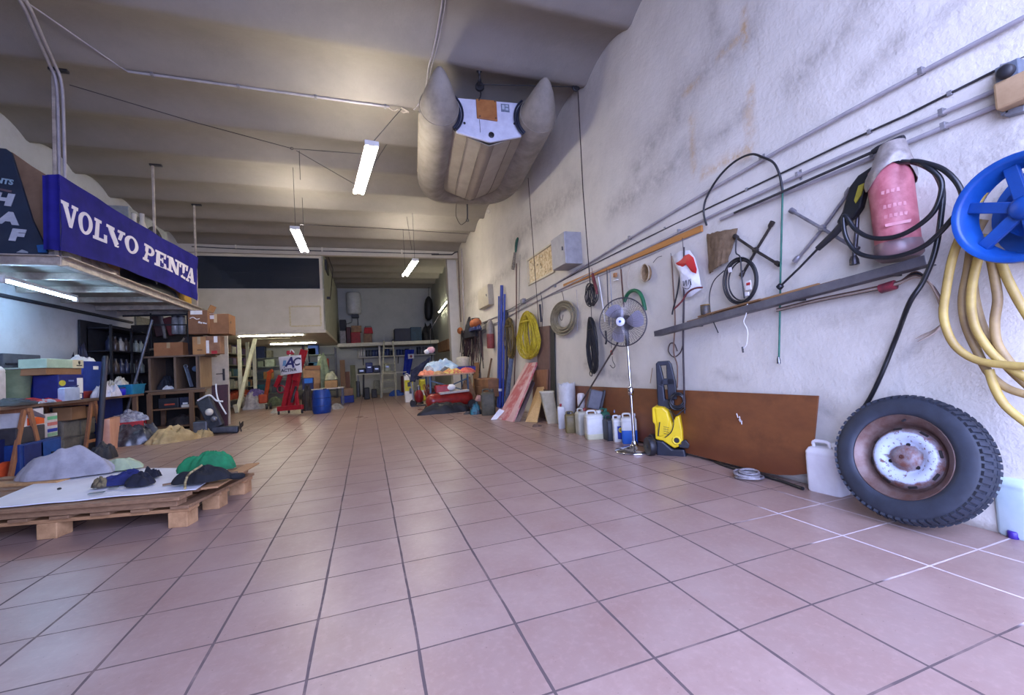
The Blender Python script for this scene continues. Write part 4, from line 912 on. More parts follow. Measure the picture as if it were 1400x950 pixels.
# ---- planks leaning
def plank(bl, br, tl, tr, off, th, m, name, label, cat='board', group=None, sub=None):
    """front face given by floor corners and by upper corners on a plane off the wall"""
    a, b = RZ(*bl), RZ(*br); c, d = W(*tr, off), W(*tl, off); n = (b - a).cross(d - a).normalized()
    if n.dot(CAM - a) < 0: n = -n
    mb = MB(); vs = [a, b, c, d]; mb.add(vs + [p - n * th for p in vs], [(0, 1, 2, 3), (7, 6, 5, 4), (0, 4, 5, 1), (1, 5, 6, 2), (2, 6, 7, 3), (3, 7, 4, 0)])
    for p in mb.v:
        if p.x > XW - .012: p.x = XW - .012
        if p.z < .004: p.z = .004
    if sub is None: return one(mb, name, m, label, cat, group, bevel=.003)
    t = thing(name, label, cat, (a + b) / 2, group); mb.build('board', m, t, .003); return t, a, b, c, d, n
t, a, b, c, d, n = plank((679, 573), (702, 577), (719, 496), (734, 495), .05, .03, mat((176, 84, 84), (198, 150, 146), .55, scale=5, lo=.45, hi=.6), 'painted_board', 'long red and white painted board leaning on the wall, leftmost of the planks', sub=1)
for k, (u0, u1, cc) in enumerate(((.03, .30, (206, 176, 168)), (.66, .97, (214, 176, 170)))):
    mb = MB(); q = [a.lerp(b, u0), a.lerp(b, u1), d.lerp(c, u1), d.lerp(c, u0)]; mb.add([p + n * .004 for p in q] + [p - n * .002 for p in q], [(0, 1, 2, 3), (7, 6, 5, 4), (0, 4, 5, 1), (1, 5, 6, 2), (2, 6, 7, 3), (3, 7, 4, 0)]); mb.build('pale_strip', mat(cc, (190, 150, 146), .6, scale=4), t, label='pale strip along the red board')
MB().prism([(0, 0), (.10, .0), (.16, .16), (.05, .2)], RZ(671, 574) + V((0, 0, .004)), (RH - FH * .2).normalized(), (V((0, 0, 1)) + RH * .6).normalized(), .012).build('white_end', M_paper, t, label='white sheet at the board foot')
plank((703, 577), (711, 577), (727, 520), (732, 520), .06, .02, wood((112, 96, 92), (86, 74, 72), (14, 14, 1)), 'grey_plank', 'thin grey weathered plank right of the red board')
plank((718, 577), (734, 578), (734, 529), (744, 528), .08, .025, wood((206, 172, 118), (180, 142, 88), (14, 14, 1)), 'pine_board', 'bright pine board leaning right of the planks')
def flat_board(pts, off, dep, m, name, label):
    mb = wprism(pts, off, dep)
    for p in mb.v: p.z = max(p.z, .003)
    one(mb, name, m, label, 'board', bevel=.003)
flat_board([(735, 590), (747, 592), (751, 533), (744, 532)], .10, .02, M_darkwood, 'dark_plank', 'dark narrow plank behind the bright pine board')
flat_board([(729, 590), (748, 590), (749, 505), (731, 506)], .07, .025, mat((150, 104, 72), (128, 86, 58), .7), 'brown_panel', 'short brown panel behind the pine board')
flat_board([(735, 575), (753, 577), (752, 445), (736, 447)], .035, .025, mat((116, 88, 78), (98, 74, 66), .6), 'tall_board', 'tall brown board standing right of the yellow rope')
flat_board([(754, 580), (761, 580), (758, 446), (753, 446)], .03, .02, mat((54, 52, 46), (40, 40, 36), .7), 'dark_strip', 'tall dark strip beside the tall brown board')
# ---- blue poles etc
def pole(pb, pt, r, m, label, name='pole', off=.06, n=12, extra=None):
    a = RX(*pb, XW - .16); a.z = .002; b = W(*pt, off); t = thing(name, label, 'pole', a); MB().tube([a, b], r, n).build('shaft', m, t)
    if extra: MB().tube([a.lerp(b, .14), a.lerp(b, .16)], r * 1.25, n).build('band', M_paper, t, label='white band')
    return t
M_pb = mat((34, 58, 148), (26, 46, 124), .35)
pole((684, 565), (686, 390), .035, M_pb, 'thick blue pole standing against the wall, tallest of the poles', 'blue_pole', extra=1)
pole((688, 566), (690, 402), .022, mat((42, 70, 160), (34, 58, 140), .4), 'thin blue pole right of the thick blue one', 'blue_pole', .05)
pole((681, 566), (682, 405), .018, mat((64, 94, 170), (50, 78, 150), .35), 'pale blue thin pole left of the thick blue one', 'blue_pole', .05)
pole((693, 566), (693, 424), .03, mat((44, 40, 50), (30, 28, 36), .6), 'dark rolled pole right of the blue poles', 'dark_pole', .05)
pole((692, 568), (699, 490), .045, mat((106, 118, 140), (80, 92, 116), .25, scale=14), 'grey plastic-wrapped pole standing beside the planks', 'wrapped_pole', .08)
pole((661, 566), (672, 490), .02, M_oldwood_z, 'wooden handle leaning behind the green canister', 'broom_stick', .04)
pole((664, 568), (671, 496), .016, M_oldwood_z, 'second wooden handle, right of the first behind the green canister', 'broom_stick', .05)
# ---- army-green canister and things near the rear table
pxcan(668, 568, 19, 36, mat((88, 84, 68), (66, 64, 50), .6, scale=10), 'tall olive drab canister at the foot of the blue poles', d=.18, capm=mat((70, 66, 54), (54, 50, 42), .6))
B = RZ(651, 566); one(heap(B, .11, .09, .17, 21), 'teal_bundle', mat((34, 104, 116), (18, 30, 42), .5, scale=9, lo=.45, hi=.55), 'teal and black bundle left of the olive canister', 'bundle')
B = RZ(656, 556) + FH * .1; one(heap(B + V((0, 0, .12)), .11, .08, .13, 22), 'pink_cloth', mat((198, 158, 150), (160, 116, 112), .8), 'pink cloth above the teal bundle', 'cloth')
B = RZ(640, 566); one(heap(B, .09, .05, .04, 23), 'grey_rag', mat((88, 84, 80), (60, 58, 56), .9), 'small grey rag on the floor left of the teal bundle', 'rag')
# ================================================================== DINGHY UNDER THE CEILING
BO = RY(668, 160, 3.35); BA = V((.10, .995, -.01)).normalized(); BL = V((BA.y, -BA.x, 0)).normalized(); BU = BL.cross(BA)
def bp(x, y, z): return BO + BL * x + BA * y + BU * z
t = thing('inflatable_dinghy', 'grey inflatable dinghy in a fabric cover hanging under the ceiling', 'dinghy', BO)
M_cov = mat((146, 139, 128), (122, 115, 105), .75, scale=5, bump=.25, bscale=14)
M_hull = mat((146, 136, 122), (128, 118, 106), .6, scale=4)
LT, SD, TR_ = 2.62, .60, .232
path, rad = [], []
for y, z, r in ((-.46, .235, .02), (-.43, .21, .06), (-.36, .15, .115), (-.24, .075, .175), (-.10, .015, .222), (0, 0, TR_)): path.append((-SD, y, z)); rad.append(r)
for y in (.3, .7, 1.1, 1.45): path.append((-SD, y, 0)); rad.append(TR_)
nA = 22
for k in range(1, nA):
    q = PI * k / nA; cx, sy = math.cos(q), math.sin(q)
    x = -SD * math.copysign(abs(cx) ** .5, cx); y = 1.5 + (LT - TR_ - 1.5) * abs(sy) ** .7; path.append((x, y, .10 * sy)); rad.append(TR_ * (1 - .04 * sy))
path += [(-x, y, z) for x, y, z in path[:10]][::-1]; rad += rad[:10][::-1]
mb = MB(); mb.tube([bp(*p) for p in path], rad, 28)
mb.build('tube_cover', M_cov, t)
# seam ridge where the cones begin and the outer rubbing strake
for s in (-1, 1):
    MB().tube([bp(s * (SD + TR_ * .97), y, -.03 + .01 * math.sin(y * 9)) for y in [-.05 + .15 * k for k in range(11)]], .012, 8).build('rubbing_strake', mat((170, 160, 142), (140, 132, 116), .7), t)
    MB().ring(bp(s * SD, -.10, .015), .225, .006, BA, 36, 6).build('cone_seam', M_cov, t)
# vee hull of fabric panels between the tubes
def hull(u, v, x0=-.5, x1=.5):
    x = x0 + (x1 - x0) * v; y = .07 + (LT - .32) * u
    w = 1 - max(0, (u - .55) / .45) ** 2.2
    z = -.13 - (.20 * (1 - abs(x) / .5) ** .9) * (1 - max(0, (u - .72) / .28) ** 1.6) + .16 * max(0, (u - .6) / .4) ** 2
    return bp(x * (.35 + .65 * w), y, z)
for i, (x0, x1, c) in enumerate(((-.5, -.27, (150, 140, 126)), (-.27, -.10, (160, 150, 136)), (-.10, .06, (146, 134, 120)), (.06, .28, (164, 154, 140)), (.28, .5, (148, 138, 124)))):
    mb = MB(); mb.sheet(lambda u, v: hull(u, v, x0, x1), 24, 5, .012); mb.build('hull_panel', mat(c, tuple(k * .9 for k in c), .6, scale=4), t)
for x in (-.27, -.10, .06, .28): MB().tube([hull(k / 20, 0, x, x) - BU * .012 for k in range(21)], .004, 6).build('hull_seam', mat((120, 110, 98), (100, 92, 82), .7), t)
# transom
tz = lambda x: -.21 - .10 * (1 - abs(x) / .42)
poly = [(-.40, .21), (-.40, tz(.40)), (-.2, tz(.2)), (0, tz(0)), (.2, tz(.2)), (.40, tz(.40)), (.40, .21)]
mb = MB(); mb.prism(poly, bp(0, .02, 0), BL, BU, .035); tr = mb.build('transom', mat((206, 208, 222), (188, 190, 206), .4), t, .006)
mb = MB(); mb.prism([(-.135, .205), (-.135, -.03), (.115, -.05), (.115, .205)], bp(-.01, -.008, 0), BL, BU, .022); mb.build('motor_pad', mat((170, 112, 60), (146, 90, 44), .5), tr, .004, label='brown wooden motor pad')
for x, z in ((-.11, .19), (.085, .19), (-.11, -.01), (.085, -.02)): MB().lathe([(.008, 0), (.008, .006), (0, .007)], bp(x, -.02, z), -BA, 10).build('screw', M_dsteel, tr)
mb = MB(); mb.box((0, 0, 0), (.105, .006, .10)); mb.xf(Matrix((BL, BA, BU)).transposed().to_4x4()); mb.xf(Matrix.Translation(bp(.215, -.001, .13))); mb.build('maker_plate', mat((92, 104, 122), (120, 130, 146), .4, scale=40), tr, .002, label='small grey plate with markings')
for k, (x, z, w_, h_) in enumerate(((.190, .135, .03, .055), (.235, .155, .035, .02), (.235, .115, .035, .03))):
    mb = MB(); mb.box((0, 0, 0), (w_, .003, h_)); mb.xf(Matrix((BL, BA, BU)).transposed().to_4x4()); mb.xf(Matrix.Translation(bp(x, -.006, z))); mb.build('plate_mark', mat((186, 194, 206), (160, 170, 186), .4), tr)
MB().lathe([(.034, 0), (.034, .014), (.022, .018), (.02, .008), (0, .008)], bp(.02, .0, -.225), -BA, 20).build('drain_plug', M_black, tr)
for x, z in ((-.30, -.10), (.32, -.06)): MB().lathe([(.014, 0), (.014, .008), (0, .01)], bp(x, 0, z), -BA, 12).build('eye_plug', M_black, tr)
MB().tube([bp(-.115, -.003, -.04), bp(-.112, -.003, -.2)], .003, 6).build('pad_line', M_dsteel, tr)
for s in (-1, 1):
    for j, (rr_, wd) in enumerate(((TR_ + .012, .05), (TR_ + .05, .03))):
        pts = []
        for k in range(15):
            q = (R(150) + R(108) * k / 14) if s > 0 else (R(-78) + R(108) * k / 14)
            q = R(128 + 100 * k / 14) if s > 0 else R(52 - 100 * k / 14)
            pts.append(bp(s * SD + rr_ * math.cos(q), -.02 - .012 * j, rr_ * math.sin(q)))
        secs = [[p + BA * -.02 + (p - bp(s * SD, 0, 0)).normalized() * o for o in (0,)] for p in pts]
        MB().tube(pts, .019 - .006 * j, 8).build('rubber_flange', mat((26, 32, 52), (20, 24, 40), .5), t, label='black rubber flange joining transom and tube')
# bow line and eyes
MB().tube(spline([bp(-.16, LT - .2, -.12), bp(-.17, LT - .13, -.30), bp(-.10, LT - .1, -.45), bp(-.02, LT - .1, -.42), bp(.02, LT - .12, -.38)], 6), .006, 6).build('bow_line', mat((70, 60, 54), (50, 44, 40), .7), t)
MB().tube([bp(.03, LT - .2, -.12), bp(.035, LT - .14, -.26), bp(.03, LT - .12, -.36)], .012, 8).build('bow_strap', M_black, t)
MB().ring(bp(.03, LT - .12, -.385), .022, .006, BA, 16, 6).build('bow_hook', M_dsteel, t)
MB().ring(bp(.42, LT - .10, -.20), .035, .005, BA, 16, 6).build('eye_ring', M_cream, t)
# chain hoist and its rope
t = thing('hoist', 'black rope hoist with hook between the ceiling and the dinghy stern', 'hoist', RY(656, 110, 3.3))
hk = bp(-.09, .0, .24)
top = RZ(655, 97, ZR + .04)
MB().lathe([(.03, 0), (.03, .02), (.012, .03), (.012, .06)], top + V((0, 0, .01)), (0, 0, -1), 14).build('ceiling_plate', M_dsteel, t)
MB().ring(top - V((0, 0, .07)), .028, .007, (1, 0, 0), 16, 6).build('ceiling_hook', M_dsteel, t)
u1 = top - V((0, 0, .10)); u2 = hk + V((0, 0, .10))
MB().bar(u1, u1.lerp(u2, .45), .05, .03, (0, 1, 0)).build('upper_block', M_black, t, .01)
MB().lathe([(.05, -.018), (.055, -.012), (.05, 0), (.055, .012), (.05, .018)], u1.lerp(u2, .75), (.3, 1, 0), 20).build('pulley_wheel', M_black, t)
MB().bar(u1.lerp(u2, .55), u2, .055, .03, (0, 1, 0)).build('lower_block', M_blackgloss, t, .012)
MB().tube(spline([u2, u2.lerp(hk, .5) + V((.01, 0, 0)), hk, hk + V((-.02, 0, -.02))], 4), .009, 8).build('hook', M_black, t)
pw_ = RX(787, 120, 2.52)
MB().tube([u1.lerp(u2, .5), pw_ + V((0, 0, .01))], .006, 6).build('haul_rope', M_black, t)
t = thing('rope_pulley', 'black pulley high on the right wall, its rope falling to the cord bundle', 'pulley', pw_)
MB().box(pw_ + V((0, 0, .05)), (.14, .05, .03)).build('mount', M_clip, t, .005)
MB().lathe([(.04, -.015), (.048, -.01), (.042, 0), (.048, .01), (.04, .015)], pw_, (0, 1, 0), 22).build('wheel', M_black, t)
MB().bar(pw_ + V((0, -.02, .05)), pw_ + V((0, -.02, -.03)), .03, .006, (0, 1, 0)).build('cheek', M_dsteel, t)
MB().tube([pw_ + V((.03, 0, -.02)), W(797, 260, .09), W(807, 390, .09)], .006, 6).build('fall_rope', mat((62, 48, 42), (46, 36, 34), .7), t)
t = thing('hanging_line', 'thin brown line falling from behind the dinghy bow to a hanging wire hook', 'line', W(735, 430, .10))
MB().tube([RX(722, 243, XW - .14), W(735, 420, .10), W(737, 450, .10)], .005, 6).build('line', mat((62, 48, 42), (46, 36, 34), .7), t)
MB().bar(W(738, 416, .10), W(740, 440, .10), .03, .02).build('sleeve', mat((60, 58, 60), (44, 42, 46), .7), t)
# ------------------------------------------------------------------ ceiling conduits, wires
def cz(x, y, d=.02): return RZ(x, y, ZR - d)
t = thing('overhead_conduit', 'pale conduit along a ceiling rib ending in a wire tangle left of the dinghy', 'pipe', cz(350, 120))
yR = Y0 + SP
a, b = V((-2.45, yR, ZR - .015)), V((.30, yR, ZR - .015))
MB().tube([a, b], .014, 10).build('pipe', M_pipe, t)
for k in range(4): p = a.lerp(b, .08 + .3 * k); MB().box(p, (.03, .06, .035)).build('clip', M_clip, t, .004)
mb = MB(); rn = random.Random(4)
mb.tube(spline([b + V((-.02, 0, 0))] + [b + V((.03 + .035 * k, rn.uniform(-.03, .03), rn.uniform(-.05, .0))) for k in range(7)] + [V((.45, yR, ZR))], 5), .008, 6)
mb.build('wire_tangle', mat((206, 196, 180), (150, 140, 126), .6), t)
MB().tube(spline([a, a + V((-.12, -.12, .04)), a + V((-.45, -.75, .08)), a + V((-.75, -1.35, .06))], 6), .007, 8).build('branch_wire', M_pipe, t)
t = thing('overhead_cable', 'pale cable on the ceiling from the top edge of the photo down to the dinghy', 'cable', cz(595, 60))
q = [RZ(606, -10, ZR + .09), RZ(600, 30, ZR + .09), RZ(592, 70, ZR + .02), RZ(586, 92, ZR + .0), RZ(580, 130, ZR + .05), RZ(566, 150, ZR)]
MB().tube(spline(q, 5), .010, 8).build('cable', M_pipe, t)
MB().tube(spline([p + V((.03, .0, -.01)) for p in q[:5]], 5), .006, 6).build('second_wire', M_pipe, t)
M_thin = mat((52, 46, 44), (40, 36, 36), .6)
t = thing('overhead_line', 'thin dark line strung from the left post across the ceiling to the nearest lamp', 'wire', RZ(250, 155, 4.2))
p0 = RZ(95, 116, 4.22); p1 = RZ(399, 203, 4.12); p2 = RZ(497, 202, 4.0)
MB().tube([p0, p0.lerp(p1, .5) - V((0, 0, .02)), p1], .0045, 6).build('main_line', M_thin, t)
MB().tube([p1, l1a + V((-.02, .3, .03))], .004, 6).build('lamp_line', M_thin, t)
MB().tube([p1 + V((.05, .05, 0)), l1b + V((0, -.1, .03))], .004, 6).build('lower_line', M_thin, t)
MB().ring(p1, .018, .004, (0, 1, 0), 14, 5).build('ring', M_thin, t)
MB().tube([RZ(409, 206, 4.1), RZ(409, 206, 4.1) - V((0, 0, .42))], .004, 6).build('drop_wire', M_thin, t)
t = thing('far_line', 'thin grey wire strung across the ceiling behind the middle lamps', 'wire', V((0, 7.2, 4.1)))
MB().tube([RY(410, 307, 6.6), RY(520, 312, 6.9), RY(640, 320, 7.6)], .005, 6).build('wire', M_dsteel, t)
MB().tube([RY(556, 296, 8), RY(563, 342, 8)], .004, 6).build('drop_wire', M_dsteel, t)
# pipes down the pillar
for k, (x, y0_, y1_, off, m, lb) in enumerate(((629, 345, 440, .02, mat((110, 86, 70), (90, 70, 58), .6), 'brown pipe running down the rear pillar corner'), (634, 340, 460, .03, M_pipe, 'pale pipe running down the wall beside the rear pillar'))):
    MBp = MB(); MBp.tube([RX(x - 3, y0_, XW - .04 - off), RX(x + 1, y1_, XW - .04 - off)], .014, 8); one(MBp, 'slim_pipe', m, lb, 'pipe')
mb = MB(); mb.tube([RY(590, 348, 10.9), RY(618, 348, 10.9), RY(622, 345, 10.9), RY(633, 342, 10.9)], .02, 8); one(mb, 'beam_pipe', M_dsteel, 'dark pipe stub at the right end of the ceiling beam', 'pipe')
# posts on the beam and cable on it
for x in (322, 440, 549): 
    mb = MB(); a = RY(x, 328 + (x - 322) * .04, 10.92); mb.bar(a, a - V((0, 0, .22)), .05, .04); one(mb, 'beam_bracket', M_cream, {322: 'leftmost small bracket on the ceiling beam', 440: 'small bracket on the ceiling beam above the office corner', 549: 'small bracket on the ceiling beam right of the office'}[x], 'bracket', bevel=.004)
mb = MB(); mb.tube(spline([RY(262, 337, 10.92), RY(350, 341, 10.92), RY(440, 343, 10.92), RY(549, 346, 10.92), RY(600, 347, 10.92)], 4), .012, 6); one(mb, 'beam_cable', M_dsteel, 'grey cable running along the ceiling beam', 'cable')
# ================================================================== STORAGE PLATFORM ON THE LEFT
PX, PY0, PY1, PZ = -3.1, 4.2, 8.15, 2.2
t = thing('storage_platform', 'pale steel storage platform hung from the ceiling along the left wall', 'platform', ((PX + XL) / 2, (PY0 + PY1) / 2, PZ))
M_plat = mat((196, 186, 172), (150, 140, 130), .5, .2, scale=7)
def chan(a, b, side):
    mb = MB(); mb.bar(a + V((0, 0, .055)), b + V((0, 0, .055)), .012, .11); mb.bar(a + side * .03 + V((0, 0, .006)), b + side * .03 + V((0, 0, .006)), .07, .012); mb.bar(a + side * .03 + V((0, 0, .104)), b + side * .03 + V((0, 0, .104)), .07, .012); return mb
chan(V((PX, PY0, PZ)), V((PX, PY1, PZ)), V((1, 0, 0))).build('edge_beam', M_plat, t, .003)
chan(V((XL, PY0, PZ)), V((PX, PY0, PZ)), V((0, -1, 0))).build('front_beam', M_plat, t, .003)
chan(V((XL, PY1, PZ)), V((PX, PY1, PZ)), V((0, 1, 0))).build('rear_beam', M_plat, t, .003)
MB().box(((PX + XL) / 2, (PY0 + PY1) / 2, PZ + .10), (abs(PX - XL) - .02, PY1 - PY0 - .02, .02)).build('deck', mat((142, 140, 132), (110, 106, 98), .7, scale=3), t)
for k in range(4): y = PY0 + .75 + .85 * k; MB().bar((XL + .01, y, PZ + .05), (PX - .02, y, PZ + .05), .05, .08).build('joist', M_plat, t, .003)
for k, y in enumerate((PY0 + .02, 6.42, 8.09)):
    h = MB(); h.bar((PX - .04, y, PZ + .1), (PX - .04, y, ZR + (.0 if k else .0) - .02), .03, .03, (0, 1, 0)); h.build('hanger', M_plat, t, .003)
    MB().bar((PX - .08, y, ZR - .03), (PX + .08, y, ZR - .03), .05, .03).build('ceiling_bracket', M_dsteel, t, .004)
a = RY(75, 92, PY0 + .03); MB().bar((a.x, PY0 + .03, PZ + .1), (a.x, PY0 + .03, a.z), .06, .02, (0, 1, 0)).build('corner_post', mat((112, 108, 106), (92, 88, 88), .6), t, .003, label='dark flat corner post')
for k, x in enumerate((69, 76)):
    pass
t = thing('double_conduit', 'pair of pale conduits from the ceiling corner down behind the blue banner', 'pipe', V((PX, PY0, 3.4)))
for k, dx in enumerate((0, .045)):
    c0 = RY(84, 95, PY0 - .02); q = [V((-3.11 + dx, PY0 + .02, 2.4)), V((-3.11 + dx, PY0 + .02, 3.6)), V((-3.10 + dx, PY0 - .02, 4.14)), V((-3.09 + dx, PY0 - .14, 4.28))]
    e = RZ(30 + 8 * k, 5, 4.3); f = RZ(8 + 10 * k, -22, 4.3)
    MB().tube(spline(q + [q[-1].lerp(e, .5), e, f], 6), .014, 10).build('pipe', M_pipe, t)
# ---- the blue banner
BA_, BB_, BC_, BD_ = RX(80, 238, -3.02), RX(271, 352, -3.02), RX(268, 411, -3.02), RX(82, 342, -3.02)
def ban(u, v, o=0):
    p = BA_.lerp(BB_, u).lerp(BD_.lerp(BC_, u), v)
    p.z -= .03 * math.sin(PI * u) * (1 - v) - .07 * math.sin(PI * u) ** .8 * v
    p.x += .014 * math.sin(u * 17 + v * 3) * (.3 + v) + .012 * nz(u * 9, v * 5, 4) + .0 * u + o
    return p
M_ban = mat((38, 36, 126), (28, 27, 100), .8, scale=3, spec=.15)
t = thing('banner', 'blue banner with large white lettering tied along the storage platform', 'banner', (BD_ + BC_) / 2)
mb = MB(); mb.sheet(ban, 60, 16, .004); cloth = mb.build('cloth', M_ban, t)
fe = RY(68, 240, PY0 - .05).x
mb = MB(); mb.sheet(lambda u, v: V((BA_.x - (BA_.x - fe) * u, BA_.y + .012 * math.sin(u * 9), BA_.z - (BA_.z - BD_.z) * v * (1 - .03 * u) - .02 * u + .01 * nz(u * 3, v * 6))), 8, 12, .004); mb.build('folded_end', M_ban, t)
S_ = .27
def glyph(ch):
    """heavy slab-serif capitals as polygons in a unit box"""
    def bx(x0, y0, x1, y1): return [(x0, y0), (x1, y0), (x1, y1), (x0, y1)]
    def arc(cx, cy, rx, ry, rx2, ry2, a0, a1, n=14):
        out = []
        for k in range(n):
            a, b = R(a0 + (a1 - a0) * k / n), R(a0 + (a1 - a0) * (k + 1) / n)
            out.append([(cx + rx * math.cos(a), cy + ry * math.sin(a)), (cx + rx * math.cos(b), cy + ry * math.sin(b)), (cx + rx2 * math.cos(b), cy + ry2 * math.sin(b)), (cx + rx2 * math.cos(a), cy + ry2 * math.sin(a))])
        return out
    s = .14
    if ch == 'V': return [[(.08, .9), (.36, .9), (.60, .2), (.42, 0)], [(.42, 0), (.60, 0), (.92, .9), (.76, .9)], bx(0, 1 - s, .44, 1), bx(.62, 1 - s, 1, 1)]
    if ch == 'O': return arc(.5, .5, .5, .5, .24, .37, 0, 360, 28)
    if ch == 'L': return [bx(.12, 0, .40, 1), bx(0, 1 - s, .54, 1), bx(0, 0, 1, s), bx(.78, 0, 1, .4)]
    if ch == 'P': return [bx(.12, 0, .40, 1), bx(0, 0, .56, s), bx(0, 1 - s, .55, 1), bx(.4, .42, .58, .42 + s)] + arc(.56, .71, .42, .29, .16, .16, -90, 90)
    if ch == 'E': return [bx(.12, 0, .40, 1), bx(0, 0, .95, s), bx(0, 1 - s, .95, 1), bx(.4, .44, .72, .57), bx(.6, .34, .72, .67), bx(.77, 0, .97, .36), bx(.77, .66, .95, 1)]
    if ch == 'N': return [bx(.12, 0, .28, 1), bx(.74, 0, .90, 1), [(.1, 1), (.38, 1), (.9, .0), (.66, 0)], bx(0, 0, .42, s), bx(0, 1 - s, .3, 1), bx(.58, 1 - s, 1, 1)]
    if ch == 'T': return [bx(.36, 0, .64, 1), bx(.2, 0, .8, s), bx(0, 1 - s, 1, 1), bx(0, .64, .18, 1), bx(.82, .64, 1, 1)]
    if ch == 'A': return [[(.06, 0), (.22, 0), (.50, 1), (.38, 1)], [(.58, 0), (.90, 0), (.62, 1), (.36, 1)], bx(.24, .26, .68, .40), bx(0, 0, .36, s), bx(.50, 0, 1, s)]
mb = MB()
def uy(xp): return (RX(xp, 320, -3.02).y - BA_.y) / (BB_.y - BA_.y)
for ch, x0, x1 in (('V', 82, 106), ('O', 106.5, 128), ('L', 130, 148), ('V', 147, 171), ('O', 170, 188.5), ('P', 197, 213), ('E', 213.5, 228), ('N', 228.5, 245.5), ('T', 245, 257), ('A', 256, 267.5)):
    u0, u1 = uy(x0), uy(x1); v0, v1 = .66, .33
    for poly in glyph(ch):
        n = len(poly)
        # subdivide edges so letters follow the folds
        pts = [ban(u0 + (u1 - u0) * a, v0 + (v1 - v0) * b, .007) for a, b in poly]; bk = [ban(u0 + (u1 - u0) * a, v0 + (v1 - v0) * b, -.001) for a, b in poly]
        mb.add(pts + bk, [tuple(range(n))] + [(k, k + n, (k + 1) % n + n, (k + 1) % n) for k in range(n)])
mb.build('lettering', mat((216, 212, 222), (200, 196, 208), .6), cloth, label='white slab letters')
# ---- board with letters and wooden panel on the platform front
DZ = PZ + .115
def yprism(pts, Yf, dep):
    mb = MB(); mb.prism([(RY(x, y, Yf).x, RY(x, y, Yf).z) for x, y in pts], (0, Yf + dep / 2, 0), (1, 0, 0), (0, 0, 1), dep); return mb
t = thing('lettered_board', 'dark blue slanted board with pale letters on the platform, cut by the left photo edge', 'board', RY(20, 350, 4.3))
b_ = yprism([(-50, 196), (8, 203), (15, 208), (44, 300), (66, 346), (64, 352), (-50, 358)], 4.28, .03); b_.build('board', mat((34, 50, 72), (24, 36, 56), .5, scale=3), t, .004)
mb = MB()
for ch, x, y, s in (('H', 4, 273, .118), ('A', 12, 299, .118), ('F', 23, 322, .115)):
    q = text_mb(ch, s * 1.35, RY(x, y, 4.275), (1, 0, -.12), (.2, 0, 1), .006, .012); o_ = RY(x, y, 4.275); mb.add([V((o_.x + (p.x - o_.x) * 1.35, p.y, p.z)) for p in q.v], q.f)
mb.build('lettering', mat((196, 200, 206), (170, 176, 186), .6), t, label='pale block letters')
text_mb('NTS', .075, RY(6, 248, 4.275), (1, 0, -.12), (.2, 0, 1), .004, .003).build('small_lettering', mat((150, 176, 190), (120, 150, 170), .6), t, label='small pale blue letters')
MB().bar(RY(-4, 258, 4.274), RY(16, 262, 4.274), .006, .02, (0, 0, 1)).build('stripe', mat((120, 100, 104), (100, 84, 90), .6), t)
yprism([(22, 345), (30, 341), (38, 344), (38, 346)], 4.272, .004).build('pale_mark', mat((170, 176, 180), (150, 156, 162), .6), t)
b_ = yprism([(15, 207), (42, 226), (68, 242), (68, 330), (66, 338), (50, 338), (44, 300)], 4.33, .025); one(b_, 'plywood_sheet', mat((146, 118, 92), (118, 92, 70), .6, scale=3), 'brown wooden panel behind the dark lettered board on the platform', 'panel', bevel=.003)
b_ = yprism([(50, 335), (62, 334), (63, 345), (52, 345)], 4.26, .02); one(b_, 'blue_tag', mat((20, 100, 170), (14, 80, 150), .5), 'small bright blue tag at the foot of the wooden panel', 'tag')
b_ = yprism([(66, 344), (74, 343), (75, 353), (66, 353)], 4.22, .10); one(b_, 'grey_bracket_box', M_clip, 'small grey box on the platform corner beneath the banner', 'box', bevel=.006)
# ---- things on the platform seen under and over the banner
def xbox(x0, x1, yt, yb, X, dep, z0=None, lift=0):
    """box whose visible long side lies on the plane X"""
    ya, yb_ = RX(x0, (yt + yb) / 2, X).y, RX(x1, (yt + yb) / 2, X).y; zt = RX((x0 + x1) / 2, yt, X).z
    zb = DZ if z0 is None else z0
    return MB().box((X - dep / 2, (ya + yb_) / 2, (zt + zb) / 2), (dep, abs(ya - yb_), zt - zb))
one(xbox(142, 164, 355, 380, -3.22, .35), 'cardboard_box', M_card2, 'cardboard box on the platform showing under the banner', 'box', bevel=.006)
one(xbox(231, 245, 395, 412, -3.22, .4), 'cardboard_box', M_card, 'small tan box at the far end of the platform, beside the yellow one', 'box', bevel=.006)
one(xbox(247, 262, 398, 418, -3.22, .3), 'yellow_box', mat((190, 150, 60), (160, 124, 46), .6), 'yellow box at the far end of the platform under the banner', 'box', bevel=.006)
for k, (x, lb) in enumerate(((94, 'clear glass jar at the front corner of the platform'), (102, 'clear glass jar second from the front corner of the platform'))):
    p = RX(x, 352, -3.2); p.z = DZ; q = thing('glass_jar', lb, 'jar', p); MB().lathe([(.05, 0), (.055, .02), (.055, .15), (.04, .18)], p, (0, 0, 1), 18).build('jar', mat((210, 200, 176), (186, 174, 146), .15), q); MB().lathe([(.044, .18), (.044, .21), (0, .21)], p, (0, 0, 1), 18).build('lid', M_steel, q)
p = RX(124, 365, -3.3); p.z = DZ; one(heap(p, .2, .5, .22, 31, folds=1.4), 'plastic_wrap', mat((176, 156, 140), (130, 110, 98), .25, scale=12), 'crumpled clear plastic wrap on the platform under the banner', 'plastic')
p = RX(195, 385, -3.35); p.z = DZ; one(heap(p, .22, 1.0, .30, 32), 'black_sheet', mat((26, 26, 30), (16, 16, 20), .5), 'black heap of sheeting stored on the platform behind the banner', 'sheeting')
